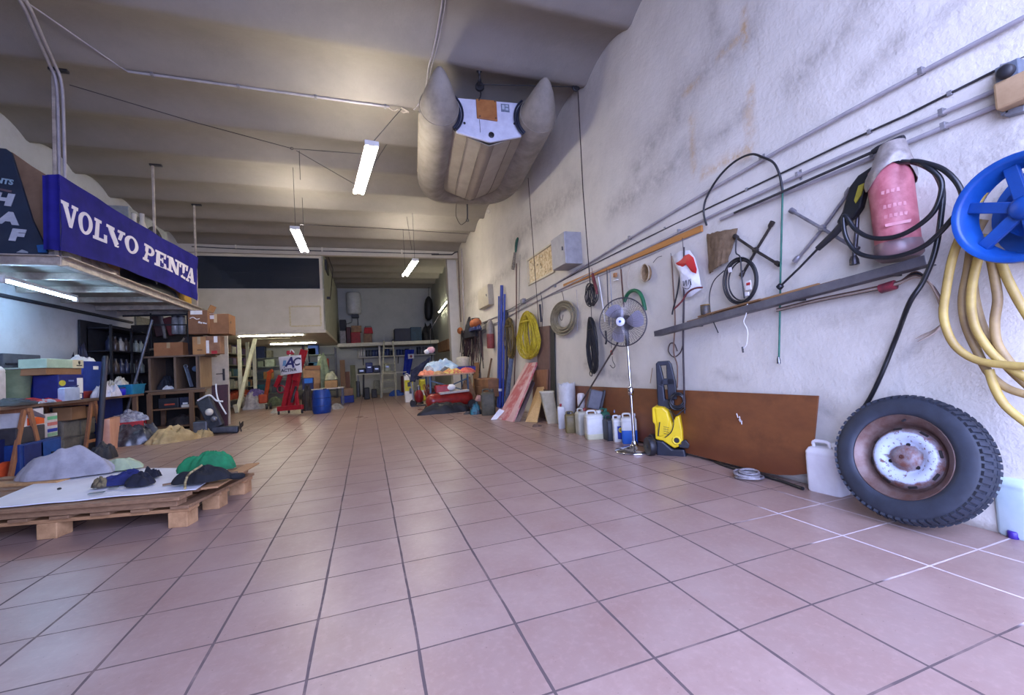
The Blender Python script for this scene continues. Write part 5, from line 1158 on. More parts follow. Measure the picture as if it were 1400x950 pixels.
p = RX(228, 402, -3.28); p.z = DZ; one(heap(p, .15, .35, .2, 33), 'dark_cloth', mat((44, 50, 66), (30, 36, 50), .8), 'dark blue cloth beside the tan box on the platform', 'cloth')
# air conditioner unit with round grille
yc = 7.35; zA = RX(232, 312, -3.45).z; 
t = thing('air_conditioner', 'grey outdoor air conditioner with round grille showing above the banner', 'air conditioner', (-3.65, 7.3, DZ + .55))
MB().box((-3.65, 7.1, DZ + .275), (.5, 1.5, .55)).build('plinth', M_card, t, .01, label='box under the unit')
z0 = DZ + .55
ztp = RX(222, 313, -3.45).z
MB().box((-3.65, 7.1, (z0 + ztp) / 2), (.38, 1.35, ztp - z0)).build('casing', mat((150, 154, 152), (130, 134, 132), .5), t, .012)
cc = V((-3.455, 7.25, (z0 + ztp) / 2)); rg = (ztp - z0) * .42
MB().lathe([(rg, 0), (rg, .012), (rg * .92, .012), (rg * .9, .002), (0, .002)], cc, (1, 0, 0), 32).build('fan_opening', mat((52, 54, 56), (38, 40, 42), .6), t)
for k in range(1, 5): MB().ring(cc + V((.012, 0, 0)), rg * k / 5, .003, (1, 0, 0), 32, 5).build('grille_ring', M_steel, t)
for k in range(6): q = PI * k / 6; d = V((0, math.cos(q), math.sin(q))); MB().tube([cc + V((.014, 0, 0)) - d * rg, cc + V((.014, 0, 0)) + d * rg], .003, 5).build('grille_spoke', M_steel, t)
MB().box((-3.455, 6.62, (z0 + ztp) / 2), (.02, .25, (ztp - z0) * .8)).build('service_panel', mat((96, 100, 100), (76, 80, 80), .5), t, .004)
for k, (x, lb) in enumerate(((183, 'pale bottle top peeking above the banner, left of the pair'), (194, 'pale bottle top peeking above the banner, right of the pair'))):
    p = RX(x, 296, -3.3); q = thing('tall_bottle', lb, 'bottle', (p.x, p.y, DZ)); zz = p.z - DZ; MB().lathe([(.07, 0), (.075, .02), (.075, zz * .8), (.03, zz * .94), (.03, zz)], (p.x, p.y, DZ), (0, 0, 1), 16).build('body', M_cream, q); MB().lathe([(.035, zz - .01), (.035, zz + .04), (0, zz + .04)], (p.x, p.y, DZ), (0, 0, 1), 14).build('cap', M_cream, q)
mb = MB(); mb.tube([V((XL + .03, 3.2, RX(0, 404, XL).z)), V((XL + .03, 8.6, RX(0, 404, XL).z - .0))], .025, 10); one(mb, 'slim_pipe', mat((44, 46, 56), (34, 36, 44), .6), 'dark pipe along the left wall under the platform', 'pipe')
# ================================================================== WORKBENCH ON THE LEFT
BXF, BXB, BZ = -3.64, XL + .03, .775
t = thing('workbench', 'long wooden workbench along the left wall crowded with things', 'workbench', ((BXF + BXB) / 2, 4.8, 0))
MB().box(((BXF + BXB) / 2, 5.25, BZ - .0175), (BXF - BXB, 3.9, .035)).build('top', wood((118, 92, 74), (86, 66, 54), (14, 1, 14)), t, .004)
for y in (3.5, 7.05):
    for x in (BXF - .06, BXB + .06): MB().bar((x, y, 0), (x, y, BZ - .035), .06, .06, (0, 1, 0)).build('leg', M_oldwood_z, t, .004)
MB().bar((BXB + .06, 3.4, .55), (BXB + .06, 7.1, .55), .03, .08).build('rail', M_oldwood_y, t, .004)
def trestle(y0, y1, x0, x1, label):
    t = thing('trestle', label, 'trestle', ((x0 + x1) / 2, (y0 + y1) / 2, 0)); m = wood((168, 116, 78), (134, 88, 58), (14, 14, 1))
    for x in (x0, x1):
        for s in (-1, 1): MB().bar((x, (y0 + y1) / 2 + s * abs(y1 - y0) / 2, .0), (x, (y0 + y1) / 2 + s * .04, BZ - .06), .05, .028, (1, 0, 0)).build('leg', m, t, .003)
        MB().bar((x, (y0 + y1) / 2 - abs(y1 - y0) * .36, .2), (x, (y0 + y1) / 2 + abs(y1 - y0) * .36, .2), .025, .04).build('crossbar', m, t, .003)
    MB().bar((x0 - .03, (y0 + y1) / 2, BZ - .06), (x1 + .03, (y0 + y1) / 2, BZ - .06), .07, .045).build('top_beam', m, t, .003)
trestle(4.42, 4.92, BXB + .15, BXF - .02, 'wooden trestle under the near end of the workbench')
trestle(5.72, 6.16, BXB + .15, BXF - .06, 'wooden trestle under the far end of the workbench')
def bx_(x0, x1, yt, X, dep, z0=BZ, zt=None):
    m_ = (x0 + x1) / 2; ya, yb_ = RX(x0, yt + 6, X).y, RX(x1, yt + 6, X).y; z1 = zt or RX(m_, yt, X).z
    return V((X - dep / 2, (ya + yb_) / 2, z0)), abs(ya - yb_), z1 - z0
# white canister, far left
c, L, h = bx_(-14, 12, 492, -3.75, .22); t = jerrycan(c, L, .2, h, PI / 2 - RZ0, mat((212, 208, 204), (190, 186, 182), .5), 'white canister on the workbench cut by the left photo edge', handle=False, cap_x=.1)
# black crate behind
c, L, h = bx_(4, 56, 484, -4.15, .2); t = thing('dark_crate', 'dark grey crate standing against the wall on the workbench', 'crate', c)
MB().box(c + V((0, 0, h / 2)), (.2, L, h)).build('crate', mat((70, 74, 82), (54, 58, 66), .6), t, .01); MB().box(c + V((.105, 0, h * .8)), (.012, L * .9, .02)).build('rim', M_dsteel, t, .003)
# bucket
c, L, h = bx_(22, 55, 503, -3.95, .3); rb = .17
t = thing('bucket', 'pale green plastic bucket on the workbench', 'bucket', c)
MB().lathe([(rb * .78, 0), (rb * .8, .01), (rb, h), (rb * 1.06, h + .004), (rb * 1.06, h - .012), (rb * .97, h - .006), (rb * .76, .02), (0, .02)], c, (0, 0, 1), 32).build('body', mat((132, 150, 118), (112, 130, 100), .5), t)
MB().tube([c + V((rb * 1.05 * math.cos(q), rb * 1.05 * math.sin(q), h - .01 - .10 * math.sin(q + .9) * 0)) for q in [2 * PI * k / 30 for k in range(31)]], .005, 6).build('bail', M_steel, t)
p = c + V((0, 0, h * .75)); MB().ell(p + V((.02, -.07, .03)), (.07, .06, .06)).build('white_rag', M_paper, t, label='white rag inside')
# blue crates and box stack
c, L, h = bx_(55, 85, 492, -4.0, .3); t = thing('blue_crate', 'blue plastic crate on the workbench behind the pale green box', 'crate', c)
MB().loft([[c + V((x * k, y * k, z)) for x, y in rrect(.3, L + .12, .03)] for k, z in ((.9, 0), (.92, .01), (1, h), (1.04, h), (1.04, h - .02), (.96, h - .01), (.88, .03))]).build('crate', mat((34, 72, 170), (26, 58, 146), .4), t)
c, L, h = bx_(113, 141, 494, -3.95, .34); t = thing('blue_crate', 'blue storage box with a paper tag and white cloth on the workbench', 'crate', c)
hz = BZ + .10; 
MB().loft([[c + V((x * k, y * k, z)) for x, y in rrect(.34, L, .03)] for k, z in ((.88, .10), (.9, .11), (1, h), (1.05, h), (1.05, h - .025), (.96, h - .01), (.86, .14))]).build('crate', mat((44, 70, 156), (34, 56, 132), .4), t)
MB().box(c + V((.175, .05, h * .82)), (.006, .12, .05)).build('paper_tag', M_paper, t)
one(heap(c + V((0, .05, h - .03)), .14, .2, .1, 41), 'white_cloth', M_paper, 'white cloth heaped in the tagged blue storage box', 'cloth')
c2, L2, h2 = bx_(112, 140, 521, -3.85, .3); t = thing('red_box', 'red box under the tagged blue storage box', 'box', c2); MB().box(c2 + V((-.02, 0, .05)), (.36, L2 + .05, .10)).build('box', mat((156, 44, 36), (124, 32, 28), .5), t, .008); MB().box(c2 + V((.165, .1, .05)), (.01, .1, .04)).build('label_sticker', M_dsteel, t)
c, L, h = bx_(64, 114, 491, -3.72, .26); zt = c.z + h; z1 = RX(90, 503, -3.72).z; z2 = RX(90, 512, -3.72).z
t = thing('flat_box', 'pale green flat box lying on the dark blue carton', 'box', V((c.x, c.y, z1)))
MB().box(V((c.x, c.y, (zt + z1) / 2)), (.26, L, zt - z1)).build('box', mat((176, 200, 176), (158, 184, 160), .6), t, .005)
MB().box(V((c.x + .132, c.y + L * .33, (zt + z1) / 2)), (.006, L * .32, (zt - z1) * .96)).build('cream_label', mat((220, 214, 180), (204, 198, 164), .6), t, label='cream label with dark print')
mb = MB(); 
for dy, dz, w_, h_ in ((0, .02, .04, .035), (0, -.02, .11, .012), (0, .0, .02, .02)): mb.box(V((c.x + .136, c.y + L * .36 + dy, (zt + z1) / 2 + dz)), (.003, w_, h_))
mb.build('print', M_dsteel, t)
one(MB().box(V((c.x - .01, c.y, (z1 + z2) / 2 - .0)), (.25, L * .96, z1 - z2 - .002)), 'cardboard_tray', M_card, 'brown cardboard tray under the pale green flat box', 'tray', bevel=.004)
c, L, h = bx_(80, 114, 513, -3.70, .24); h = z2 - BZ - .002
t = thing('blue_carton', 'dark blue oil carton with white side label on the workbench', 'carton', c)
MB().box(c + V((0, 0, h / 2)), (.24, L, h)).build('carton', mat((30, 40, 120), (24, 32, 100), .5), t, .005)
MB().box(c + V((.122, L * .34, h * .56)), (.004, L * .24, h * .6)).build('white_label', M_paper, t)
MB().box(c + V((.122, L * .36, h * .14)), (.004, L * .1, h * .18)).build('marks', M_paper, t)
MB().lathe([(0, 0), (.06, 0), (.06, .004), (0, .004)], c + V((.121, -L * .37, h * .68)), (1, 0, 0), 20, sy=.6, xdir=(0, 1, 0)).build('yellow_mark', mat((200, 190, 60), (180, 170, 50), .5), t, label='yellow oval mark')
MB().box(c + V((.122, -L * .02, h * .76)), (.004, L * .2, .02)).build('print_line', mat((110, 130, 190), (90, 110, 170), .5), t)
c3 = V((-3.66 + .02, RX(93, 535, -3.66).y, BZ)); jerrycan(c3 + V((-.01, 0, .0)), .30, .07, .19, PI / 2 - RZ0, mat((176, 190, 216), (156, 172, 200), .4), 'pale blue flask with dark label before the dark blue carton', handle=False, capm=M_bluedk)
# flat clutter along the front of the bench
def clut(x, y, rx, ry, h, seed, m, name, label, X=-3.8, cat='clutter'):
    p = RX(x, y, X); p.z = BZ; one(heap(p, rx, ry, h, seed, folds=1.2), name, m, label, cat)
clut(50, 540, .13, .38, .05, 42, M_red, 'red_cloth', 'red cloth lying flat on the workbench before the bucket', -3.78, 'cloth')
clut(84, 545, .07, .22, .03, 43, mat((176, 36, 40), (206, 190, 180), .6, scale=8), 'red_packet', 'red and white packet at the workbench edge', -3.70, 'packet')
clut(60, 546, .08, .16, .035, 44, mat((186, 186, 196), (90, 94, 110), .3, scale=20), 'foil_packet', 'silver printed packet at the workbench edge', -3.69, 'packet')
clut(92, 541, .09, .22, .03, 45, M_cream, 'cream_tray', 'cream tray of cloths at the workbench edge', -3.76, 'tray')
clut(14, 548, .16, .5, .06, 46, mat((36, 38, 48), (24, 26, 34), .6), 'dark_toolbag', 'dark tool bag lying at the near end of the workbench', -3.78, 'tool bag')
clut(24, 536, .10, .3, .05, 47, mat((84, 92, 108), (60, 66, 80), .4), 'grey_tool_roll', 'grey tool roll behind the dark tool bag', -3.95, 'tool roll')
clut(146, 538, .14, .22, .17, 48, mat((206, 200, 206), (180, 174, 182), .7), 'white_bag', 'crumpled white bag at the far end of the workbench', -3.72, 'bag')
clut(160, 512, .13, .28, .26, 49, mat((206, 206, 204), (170, 166, 150), .7), 'white_rag', 'pale rag piled at the far end of the workbench against the wall', -4.0, 'rag')
clut(110, 489, .14, .14, .62, 50, mat((26, 28, 56), (18, 20, 40), .7), 'navy_jacket', 'navy jacket rising behind the storage boxes on the workbench', -4.2, 'jacket')
p = RX(165, 527, -3.72); p.z = BZ; t = thing('blue_jar', 'small bright blue jar at the far end of the workbench', 'jar', p); MB().lathe([(.05, 0), (.06, .02), (.06, .09), (.05, .10)], p, (0, 0, 1), 20).build('jar', mat((34, 40, 190), (26, 30, 160), .3), t); MB().lathe([(.055, .1), (.055, .125), (0, .125)], p, (0, 0, 1), 20).build('lid', M_bluedk, t)
c, L, h = bx_(180, 199, 528, -3.66, .2); t = thing('turquoise_basin', 'turquoise plastic basin at the end of the workbench', 'basin', c)
MB().loft([[c + V((x * k, y * k, z)) for x, y in rrect(.22, L, .03)] for k, z in ((.85, 0), (.88, .01), (1, .16), (1.05, .16), (1.05, .145), (.95, .15), (.84, .02))]).build('basin', mat((30, 130, 168), (22, 108, 146), .4), t)
# wooden pole leaning: dark blue post
a = RZ(133, 604, .0); a = V((-3.45, RX(133, 600, -3.45).y, 0)); b = RX(144, 490, -3.6)
t = thing('leaning_post', 'dark blue post leaning against the front edge of the workbench', 'post', a); MB().tube([a, b], .035, 12).build('post', mat((22, 22, 52), (14, 14, 36), .5), t)
MB().lathe([(.037, 0), (.03, .03), (0, .035)], b, b - a, 12).build('end_cap', M_black, t)
p = RX(138, 604, -3.4); p.z = 0; one(heap(p, .14, .16, .16, 52), 'dark_bag', mat((54, 50, 54), (36, 34, 38), .7), 'dark bag slumped at the foot of the leaning post', 'bag')
# ---- under the bench
def ub(x0, x1, yt, X, dep, m, name, label, cat='box', z0=0., zt=None):
    m_ = (x0 + x1) / 2; ya, yb_ = RX(x0, yt + 10, X).y, RX(x1, yt + 10, X).y; z1 = zt or RX(m_, yt, X).z
    t = thing(name, label, cat, (X - dep / 2, (ya + yb_) / 2, z0)); c = V((X - dep / 2, (ya + yb_) / 2, (z0 + z1) / 2)); MB().box(c, (dep, abs(ya - yb_), z1 - z0)).build('body', m, t, .008); return t, c, abs(ya - yb_), z1 - z0
t, c, L, h = ub(28, 84, 602, -3.62, .4, mat((26, 64, 132), (20, 50, 110), .5), 'blue_cupboard', 'low blue cupboard on the floor under the workbench', 'cupboard')
MB().box(c + V((.204, .12, 0)), (.012, L * .48, h * .9)).build('door', mat((30, 78, 150), (24, 64, 128), .5), t, .004); MB().box(c + V((.204, -.14, 0)), (.012, L * .44, h * .9)).build('door', mat((24, 44, 108), (20, 36, 92), .5), t, .004)
MB().lathe([(.012, 0), (.012, .02), (0, .022)], c + V((.21, .13, .02)), (1, 0, 0), 12).build('knob', M_black, t)
hb = c.z + h / 2
t, c, L, h = ub(22, 62, 583, -3.66, .34, mat((64, 62, 66), (48, 46, 50), .7), 'dark_tray', 'dark tray on the blue cupboard under the workbench', 'tray', hb + .001)
h3 = c.z + h / 2
t, c, L, h = ub(33, 60, 556, -3.68, .3, mat((226, 222, 218), (206, 202, 198), .6), 'product_box', 'white box with an orange picture under the workbench', 'box', h3 + .001, BZ - .05)
MB().box(c + V((.152, .02, -.045)), (.004, L * .86, h * .42)).build('orange_print', mat((226, 104, 44), (206, 80, 30), .5), t, label='orange printed area'); MB().prism([(-.15, .02), (.16, -.05), (.16, -.02), (-.12, .10)], c + V((.153, 0, .02)), (0, 1, 0), (0, 0, 1), .004).build('grey_print', mat((90, 84, 100), (120, 112, 124), .5), t)
t, c, L, h = ub(60, 79, 565, -3.72, .28, mat((206, 200, 196), (180, 172, 168), .6), 'printed_carton', 'white, green and blue printed carton under the workbench', 'carton', hb + .001)
for k, (dz, cc) in enumerate(((.30, (110, 190, 140)), (.05, (206, 120, 110)), (-.22, (40, 60, 160)), (-.4, (150, 190, 150)))): MB().box(c + V((.142, .02, dz * h)), (.004, L * .7, h * .14)).build('print_band', mat(cc, tuple(v * .85 for v in cc), .5), t)
t, c, L, h = ub(84, 130, 572, -4.0, .3, mat((120, 116, 106), (98, 94, 86), .6), 'drawer_unit', 'grey drawer unit under the far half of the workbench', 'drawers')
for k in range(2):
    for j in range(2): MB().box(c + V((.155, (j - .5) * L * .5, (k - .5) * h * .48)), (.014, L * .46, h * .42)).build('drawer', mat((134, 130, 118), (108, 104, 96), .6), t, .004)
ub(98, 118, 556, -3.9, .2, M_card2, 'cardboard_box', 'tan box on the drawer unit under the workbench, left of two', 'box', c.z + h / 2 + .001, BZ - .10)
ub(120, 134, 558, -3.9, .2, M_card, 'cardboard_box', 'darker tan box on the drawer unit, right of two', 'box', c.z + h / 2 + .001, BZ - .12)
ub(-8, 22, 600, -3.75, .3, M_bluedk, 'navy_crate', 'navy crate behind the near trestle', 'crate')
t, c, L, h = ub(-10, 24, 632, -3.70, .12, mat((206, 84, 44), (176, 66, 36), .5), 'orange_toolbox', 'orange toolbox lying behind the near trestle', 'toolbox')
ub(140, 168, 548, -3.95, .35, mat((26, 50, 118), (20, 38, 96), .4), 'blue_crate', 'upper blue crate under the far end of the workbench', 'crate', .40, BZ - .05)
ub(140, 180, 565, -3.90, .4, mat((24, 42, 104), (18, 32, 86), .4), 'blue_crate', 'lower blue crate on the floor under the far end of the workbench', 'crate', 0, .395)
# foam panel standing on the floor
a = V((-3.38, RX(146, 612, -3.38).y, 0)); 
A, B = RZ(151, 618), RZ(178, 600); zt = RY(150, 573, A.y).z
mb = MB(); n_ = (B - A).normalized(); mb.add([A, B, B + V((0, 0, zt * .95)), A + V((0, 0, zt))] + [p + V((-n_.y, n_.x, 0)) * .09 for p in (A, B, B + V((0, 0, zt * .95)), A + V((0, 0, zt)))], [(0, 1, 2, 3), (7, 6, 5, 4), (0, 4, 5, 1), (1, 5, 6, 2), (2, 6, 7, 3), (3, 7, 4, 0)])
one(mb, 'foam_panel', mat((222, 172, 146), (206, 150, 126), .8, scale=3), 'salmon pink foam panel standing on the floor before the workbench', 'panel', bevel=.004)
# heap of plastic and canvas
P = RZ(187, 608) + V((-.15, .18, 0)); one(heap(P, .46, .26, .24, 61, folds=1.6, rz=.3, rough=.6), 'plastic_sheet', mat((84, 88, 96), (48, 50, 58), .25, scale=7, lo=.4, hi=.6), 'heap of grey plastic sheeting on the floor by the pink panel', 'sheeting')
P2 = P + V((-.1, .1, .26)); t = thing('red_tray', 'red and white carton tray lying on the plastic heap', 'tray', P2); MB().box(P2 + V((0, 0, .045)), (.46, .3, .09), rz=.25).build('tray', mat((196, 40, 44), (170, 30, 36), .5), t, .01); MB().box(P2 + V((-.18, -.14, .05)), (.16, .02, .07), rz=.25).build('white_panel', M_paper, t)
one(heap(P2 + V((.03, 0, .09)), .24, .15, .13, 62, folds=1.4), 'clear_bag', mat((176, 180, 192), (110, 112, 128), .25, scale=16), 'clear plastic bag piled on the red tray', 'bag')
P = RZ(240, 604) + V((-.08, .12, 0)); one(heap(P, .33, .2, .17, 63, rz=.4, folds=1.2, rough=.5), 'canvas_heap', mat((190, 166, 118), (156, 132, 88), .85, scale=6), 'heap of tan canvas on the floor in front of the wooden cubby', 'canvas')
one(heap(P + V((.36, .2, 0)), .13, .11, .12, 64), 'canvas_scrap', mat((186, 162, 112), (150, 126, 84), .85), 'small tan canvas scrap right of the canvas heap', 'canvas')
# ================================================================== CUBBY CABINET AND BOXES
CY = 7.7; X0, X1 = RY(203, 533, CY).x, RY(273, 533, CY).x; z0c, z1c = RY(240, 534, CY).z, RY(240, 487, CY).z; CD = .62
t = thing('wooden_cubby', 'old open wooden cubby cabinet with dividers standing on the low frame shelf', 'cabinet', ((X0 + X1) / 2, CY + CD / 2, z0c))
m_c = wood((122, 102, 84), (92, 74, 60), (1, 14, 14)); m_cz = wood((126, 106, 88), (94, 76, 62), (14, 14, 1))
MB().box(((X0 + X1) / 2 + .02, CY + CD / 2, z1c), (X1 - X0 + .16, CD + .06, .03)).build('top_board', m_c, t, .003)
MB().box(((X0 + X1) / 2 + .02, CY + CD / 2, z0c + .015), (X1 - X0 + .14, CD + .04, .03)).build('bottom_board', m_c, t, .003)
for x in (X0 + .02, X0 + (X1 - X0) * .52): MB().box((x + .0, CY + CD / 2, (z0c + z1c) / 2), (.035, CD, z1c - z0c - .03)).build('divider', m_cz, t, .002)
MB().box((X1, CY + CD / 2, (z0c + z1c) / 2), (.03, CD, z1c - z0c - .03)).build('side_panel', wood((150, 124, 94), (124, 98, 72), (14, 14, 1)), t, .002, label='pale wooden side panel')
MB().box((X1 - .02, CY + .02, (z0c + z1c) / 2), (.06, .04, z1c - z0c - .03)).build('front_post', m_cz, t, .002)
MB().box(((X0 + X1) / 2, CY + CD - .01, (z0c + z1c) / 2), (X1 - X0, .015, z1c - z0c - .03)).build('back_panel', mat((46, 38, 34), (32, 26, 24), .8), t)
p = V((X0 + .2, CY + .25, z0c + .03)); one(heap(p, .16, .15, .2, 71), 'dark_gear', mat((40, 44, 56), (26, 28, 36), .6), 'dark gear stuffed in the left compartment of the cubby', 'gear')
p = V((X0 + .25, CY + .1, z0c + .03)); one(heap(p, .09, .05, .06, 72), 'pale_cloth', M_paper, 'small pale cloth lying in the left compartment of the cubby', 'cloth')
p = V(((X0 + X1) / 2 + .16, CY + .12, z0c + .03)); t = thing('chrome_fitting', 'steel fitting with round ends leaning in the right compartment of the cubby', 'fitting', p)
q0, q1 = p + V((.06, 0, .02)), p + V((-.04, .05, .40)); MB().bar(q0, q1, .07, .02).build('blade', mat((156, 170, 190), (120, 134, 156), .3, .6), t, .006); MB().ring(q1, .03, .012, (0, 1, 0), 18, 8).build('ring_end', M_steel, t); MB().lathe([(.05, 0), (.05, .03), (0, .03)], q1 + V((.14, .05, -.05)), (0, -1, 0), 20).build('disc', mat((110, 130, 156), (80, 100, 126), .3, .5), t)
MB().bar(p + V((.13, .08, 0)), p + V((.14, .08, .3)), .09, .03).build('second_blade', mat((130, 150, 180), (100, 120, 150), .3, .5), t, .006)
# lower frame shelf
t = thing('frame_shelf', 'low brown wooden frame shelf under the cubby', 'shelf', ((X0 + X1) / 2, CY + .3, 0))
for x in (X0 + .02, RY(263, 560, CY).x):
    for y in (CY - .02, CY + .5): MB().bar((x, y, 0), (x, y, z0c - .03), .07, .05, (0, 1, 0)).build('post', M_oldwood_z, t, .003)
MB().bar((X0, CY, z0c - .03), (X1 + .1, CY, z0c - .03), .05, .05).build('front_rail', M_oldwood, t, .003)
zs = RY(235, 559, CY).z; MB().box(((X0 + X1) / 2 - .0, CY + .26, zs), (X1 - X0 + .05, .5, .025)).build('middle_shelf', M_oldwood, t, .003)
zl = RY(235, 584, CY).z; MB().box(((X0 + X1) / 2, CY + .3, max(zl, .08)), (X1 - X0, .45, .025)).build('lower_shelf', M_oldwood, t, .003)
for k, (xa, xb, cc, lb) in enumerate(((216, 244, (40, 42, 48), 'dark toolbox with an orange stripe on the middle shelf of the low frame'), (245, 258, (34, 40, 66), 'dark navy case on the middle shelf right of the toolbox'))):
    a, b = RY(xa, 550, CY + .08).x, RY(xb, 550, CY + .08).x; q = thing('toolbox', lb, 'toolbox', ((a + b) / 2, CY + .2, zs + .013)); MB().box(((a + b) / 2, CY + .2, zs + .013 + .09), (b - a, .24, .18)).build('box', mat(cc, tuple(v * .75 for v in cc), .5), q, .01)
    MB().box(((a + b) / 2 + .02, CY + .075, zs + .08), ((b - a) * .5, .01, .03)).build('stripe', mat((196, 90, 60), (170, 70, 46), .5) if k == 0 else M_paper, q)
p = RY(255, 561, CY + .03); MB_ = MB().box((p.x, CY + .03, zs + .035), (.14, .05, .045)); one(MB_, 'cream_block', M_cream, 'small cream block at the edge of the middle shelf', 'block', bevel=.005)
p = V((RY(240, 575, CY).x, CY + .3, max(zl, .08) + .013)); one(heap(p, .25, .15, .16, 73), 'dark_rags', mat((56, 48, 44), (34, 30, 30), .8), 'dark rags on the lowest shelf of the low frame', 'rags')
one(MB().box((XL + .62, CY + CD + .22, 1.04), (1.16, .03, 2.06)), 'shade_partition', mat((44, 40, 40), (30, 28, 30), .8), 'added dark partition standing in for the shade behind the cubby cabinet', 'partition', bevel=.004)  # near-black board added so the space behind the cubby looks shaded
one(MB().box((XL + .03, 7.75, 1.05), (.03, 1.5, 1.9)), 'shade_backing', mat((38, 38, 44), (24, 24, 30), .8), 'added dark sheet standing in for shade on the left wall behind the tall black rack', 'sheet', bevel=.004)  # added sheet, its dark colour imitates shade on the wall behind the rack
# boxes on the cubby
def carton(xl, xr, yt, yb, Yf, dep, m, label, tape=True, flap=False, z0=None, rz=0, name='cardboard_box', side=None):
    ym = (yt + yb) / 2; xa, xb = RY(xl, ym, Yf).x, RY(xr, ym, Yf).x; xm = (xl + xr) / 2; zt = RY(xm, yt, Yf).z; zb = RY(xm, yb, Yf).z if z0 is None else z0
    c = V(((xa + xb) / 2, Yf + dep / 2, zb)); t = thing(name, label, 'box', c); h = zt - zb; w_ = xb - xa
    MB().box(c + V((0, 0, h / 2)), (w_, dep, h)).build('body', m, t, .006)
    if tape: MB().box(c + V((0, -dep / 2 - .001, h * .78)), (.05 if w_ > .2 else w_ * .2, .003, h * .42)).build('tape', mat((196, 170, 128), (180, 152, 110), .3), t)
    if flap:
        for s in (-1, 1): MB().bar(c + V((s * w_ / 2, 0, h)), c + V((s * (w_ / 2 + .09), 0, h + .03)), dep * .95, .006).build('flap', m, t)
    return t, c, w_, h
zt = z1c + .016
carton(210, 250, 468, 485, CY + .05, .3, mat((170, 118, 78), (150, 100, 62), .8, scale=4), 'flat orange-brown box on the left of the cubby top', z0=zt)
t, c, w_, h = carton(263, 281, 460, 484, CY + .0, .25, mat((186, 138, 88), (166, 120, 74), .8, scale=4), 'light tan box with a printed line in the middle of the cubby top', z0=zt)
MB().box(c + V((.01, -.127, h * .25)), (w_ * .4, .003, .015)).build('print_line', M_darkwood, t)
t, c, w_, h = carton(281, 301, 459, 483, CY + .02, .25, mat((150, 112, 84), (128, 92, 68), .8), 'brown box with white torn label at the right end of the cubby top', z0=zt, tape=False)
MB().box(c + V((-w_ * .36, -.127, h * .4)), (w_ * .2, .003, h * .7)).build('white_print', M_paper, t); MB().box(c + V((w_ * .2, -.128, h * .8)), (w_ * .25, .003, h * .35)).build('white_patch', M_paper, t); MB().box(c + V((.02, -.127, .03)), (.09, .004, .06)).build('red_patch', M_red, t)
zB = RY(290, 457, CY).z
c0_ = V((RY(272, 470, CY + .3).x, CY + .3, zt))
one(MB().box(c0_ + V((0, .15, (zB - zt) / 2)), (.5, .3, zB - zt - .004)), 'dark_box', mat((70, 56, 48), (52, 42, 38), .8), 'dark brown box behind the small boxes on the cubby top', 'box', bevel=.006)
t, c, w_, h = carton(276, 313, 429, 457, CY + .0, .42, mat((146, 104, 70), (126, 88, 58), .8, scale=4), 'large brown carton with a white sticker on top of the pile by the office', z0=zB + .002)
MB().box(c + V((-.08, -.15, h + .003)), (.18, .14, .004)).build('sticker', M_paper, t); MB().box(c + V((-.10, -.213, h * .84)), (.16, .003, .07)).build('front_sticker', mat((206, 206, 216), (186, 186, 200), .6), t)
MB().lathe([(.03, 0), (.034, .004), (0, .005)], c + V((w_ / 2, -.1, h * .6)), (1, 0, 0), 18, sy=.6).build('hand_hole', M_darkwood, t)
t, c, w_, h = carton(257, 284, 424, 457, CY - .12, .34, mat((132, 94, 66), (112, 78, 54), .8, scale=4), 'open brown carton with white printing left of the large carton', z0=zB + .002, tape=False)
for s in (-1, 1): MB().bar(c + V((s * w_ / 2, 0, h)), c + V((s * (w_ / 2 + .05), 0, h + .10)), .32, .006).build('flap', M_card, t)
MB().box(c + V((-.02, -.172, h * .9)), (w_ * .6, .003, .07)).build('front_sticker', M_paper, t)
mb = MB()
for k, (x, z) in enumerate(((.0, .05), (.03, .035), (.07, .03), (.10, .02))): mb.box(c + V((x + .02, -.173, h * .4 + z * .8)), (.028, .003, .035 - .006 * k), ry=.3)
mb.build('white_print', M_paper, t)
mb = MB(); mb.tube(spline([c + V((-.12 + .05 * k, -.173, h * (.66 + .05 * math.sin(k * 2)))) for k in range(4)], 4), .008, 6); mb.build('white_swirl', M_paper, t)
# cream door behind
dA, dB = RZ(313, 580), RZ(300, 583); dA = V((-2.86, 8.75, 0))
t = thing('cream_door', 'cream door leaf with a lever handle standing open behind the carton pile', 'door', dA)
xl, xr = RY(268, 520, 8.75).x, RY(313, 520, 8.75).x; zt_ = RY(300, 452, 8.75).z
MB().box(((xl + xr) / 2, 8.77, zt_ / 2), (xr - xl, .04, zt_)).build('leaf', mat((196, 186, 168), (180, 170, 152), .5), t, .004)
hp = RY(306, 512, 8.74); MB().box(hp, (.04, .012, .24)).build('handle_plate', M_dsteel, t, .003); MB().tube([hp + V((0, -.01, .02)), hp + V((0, -.05, .02)), hp + V((-.12, -.05, .02))], .009, 8).build('lever', M_dsteel, t)
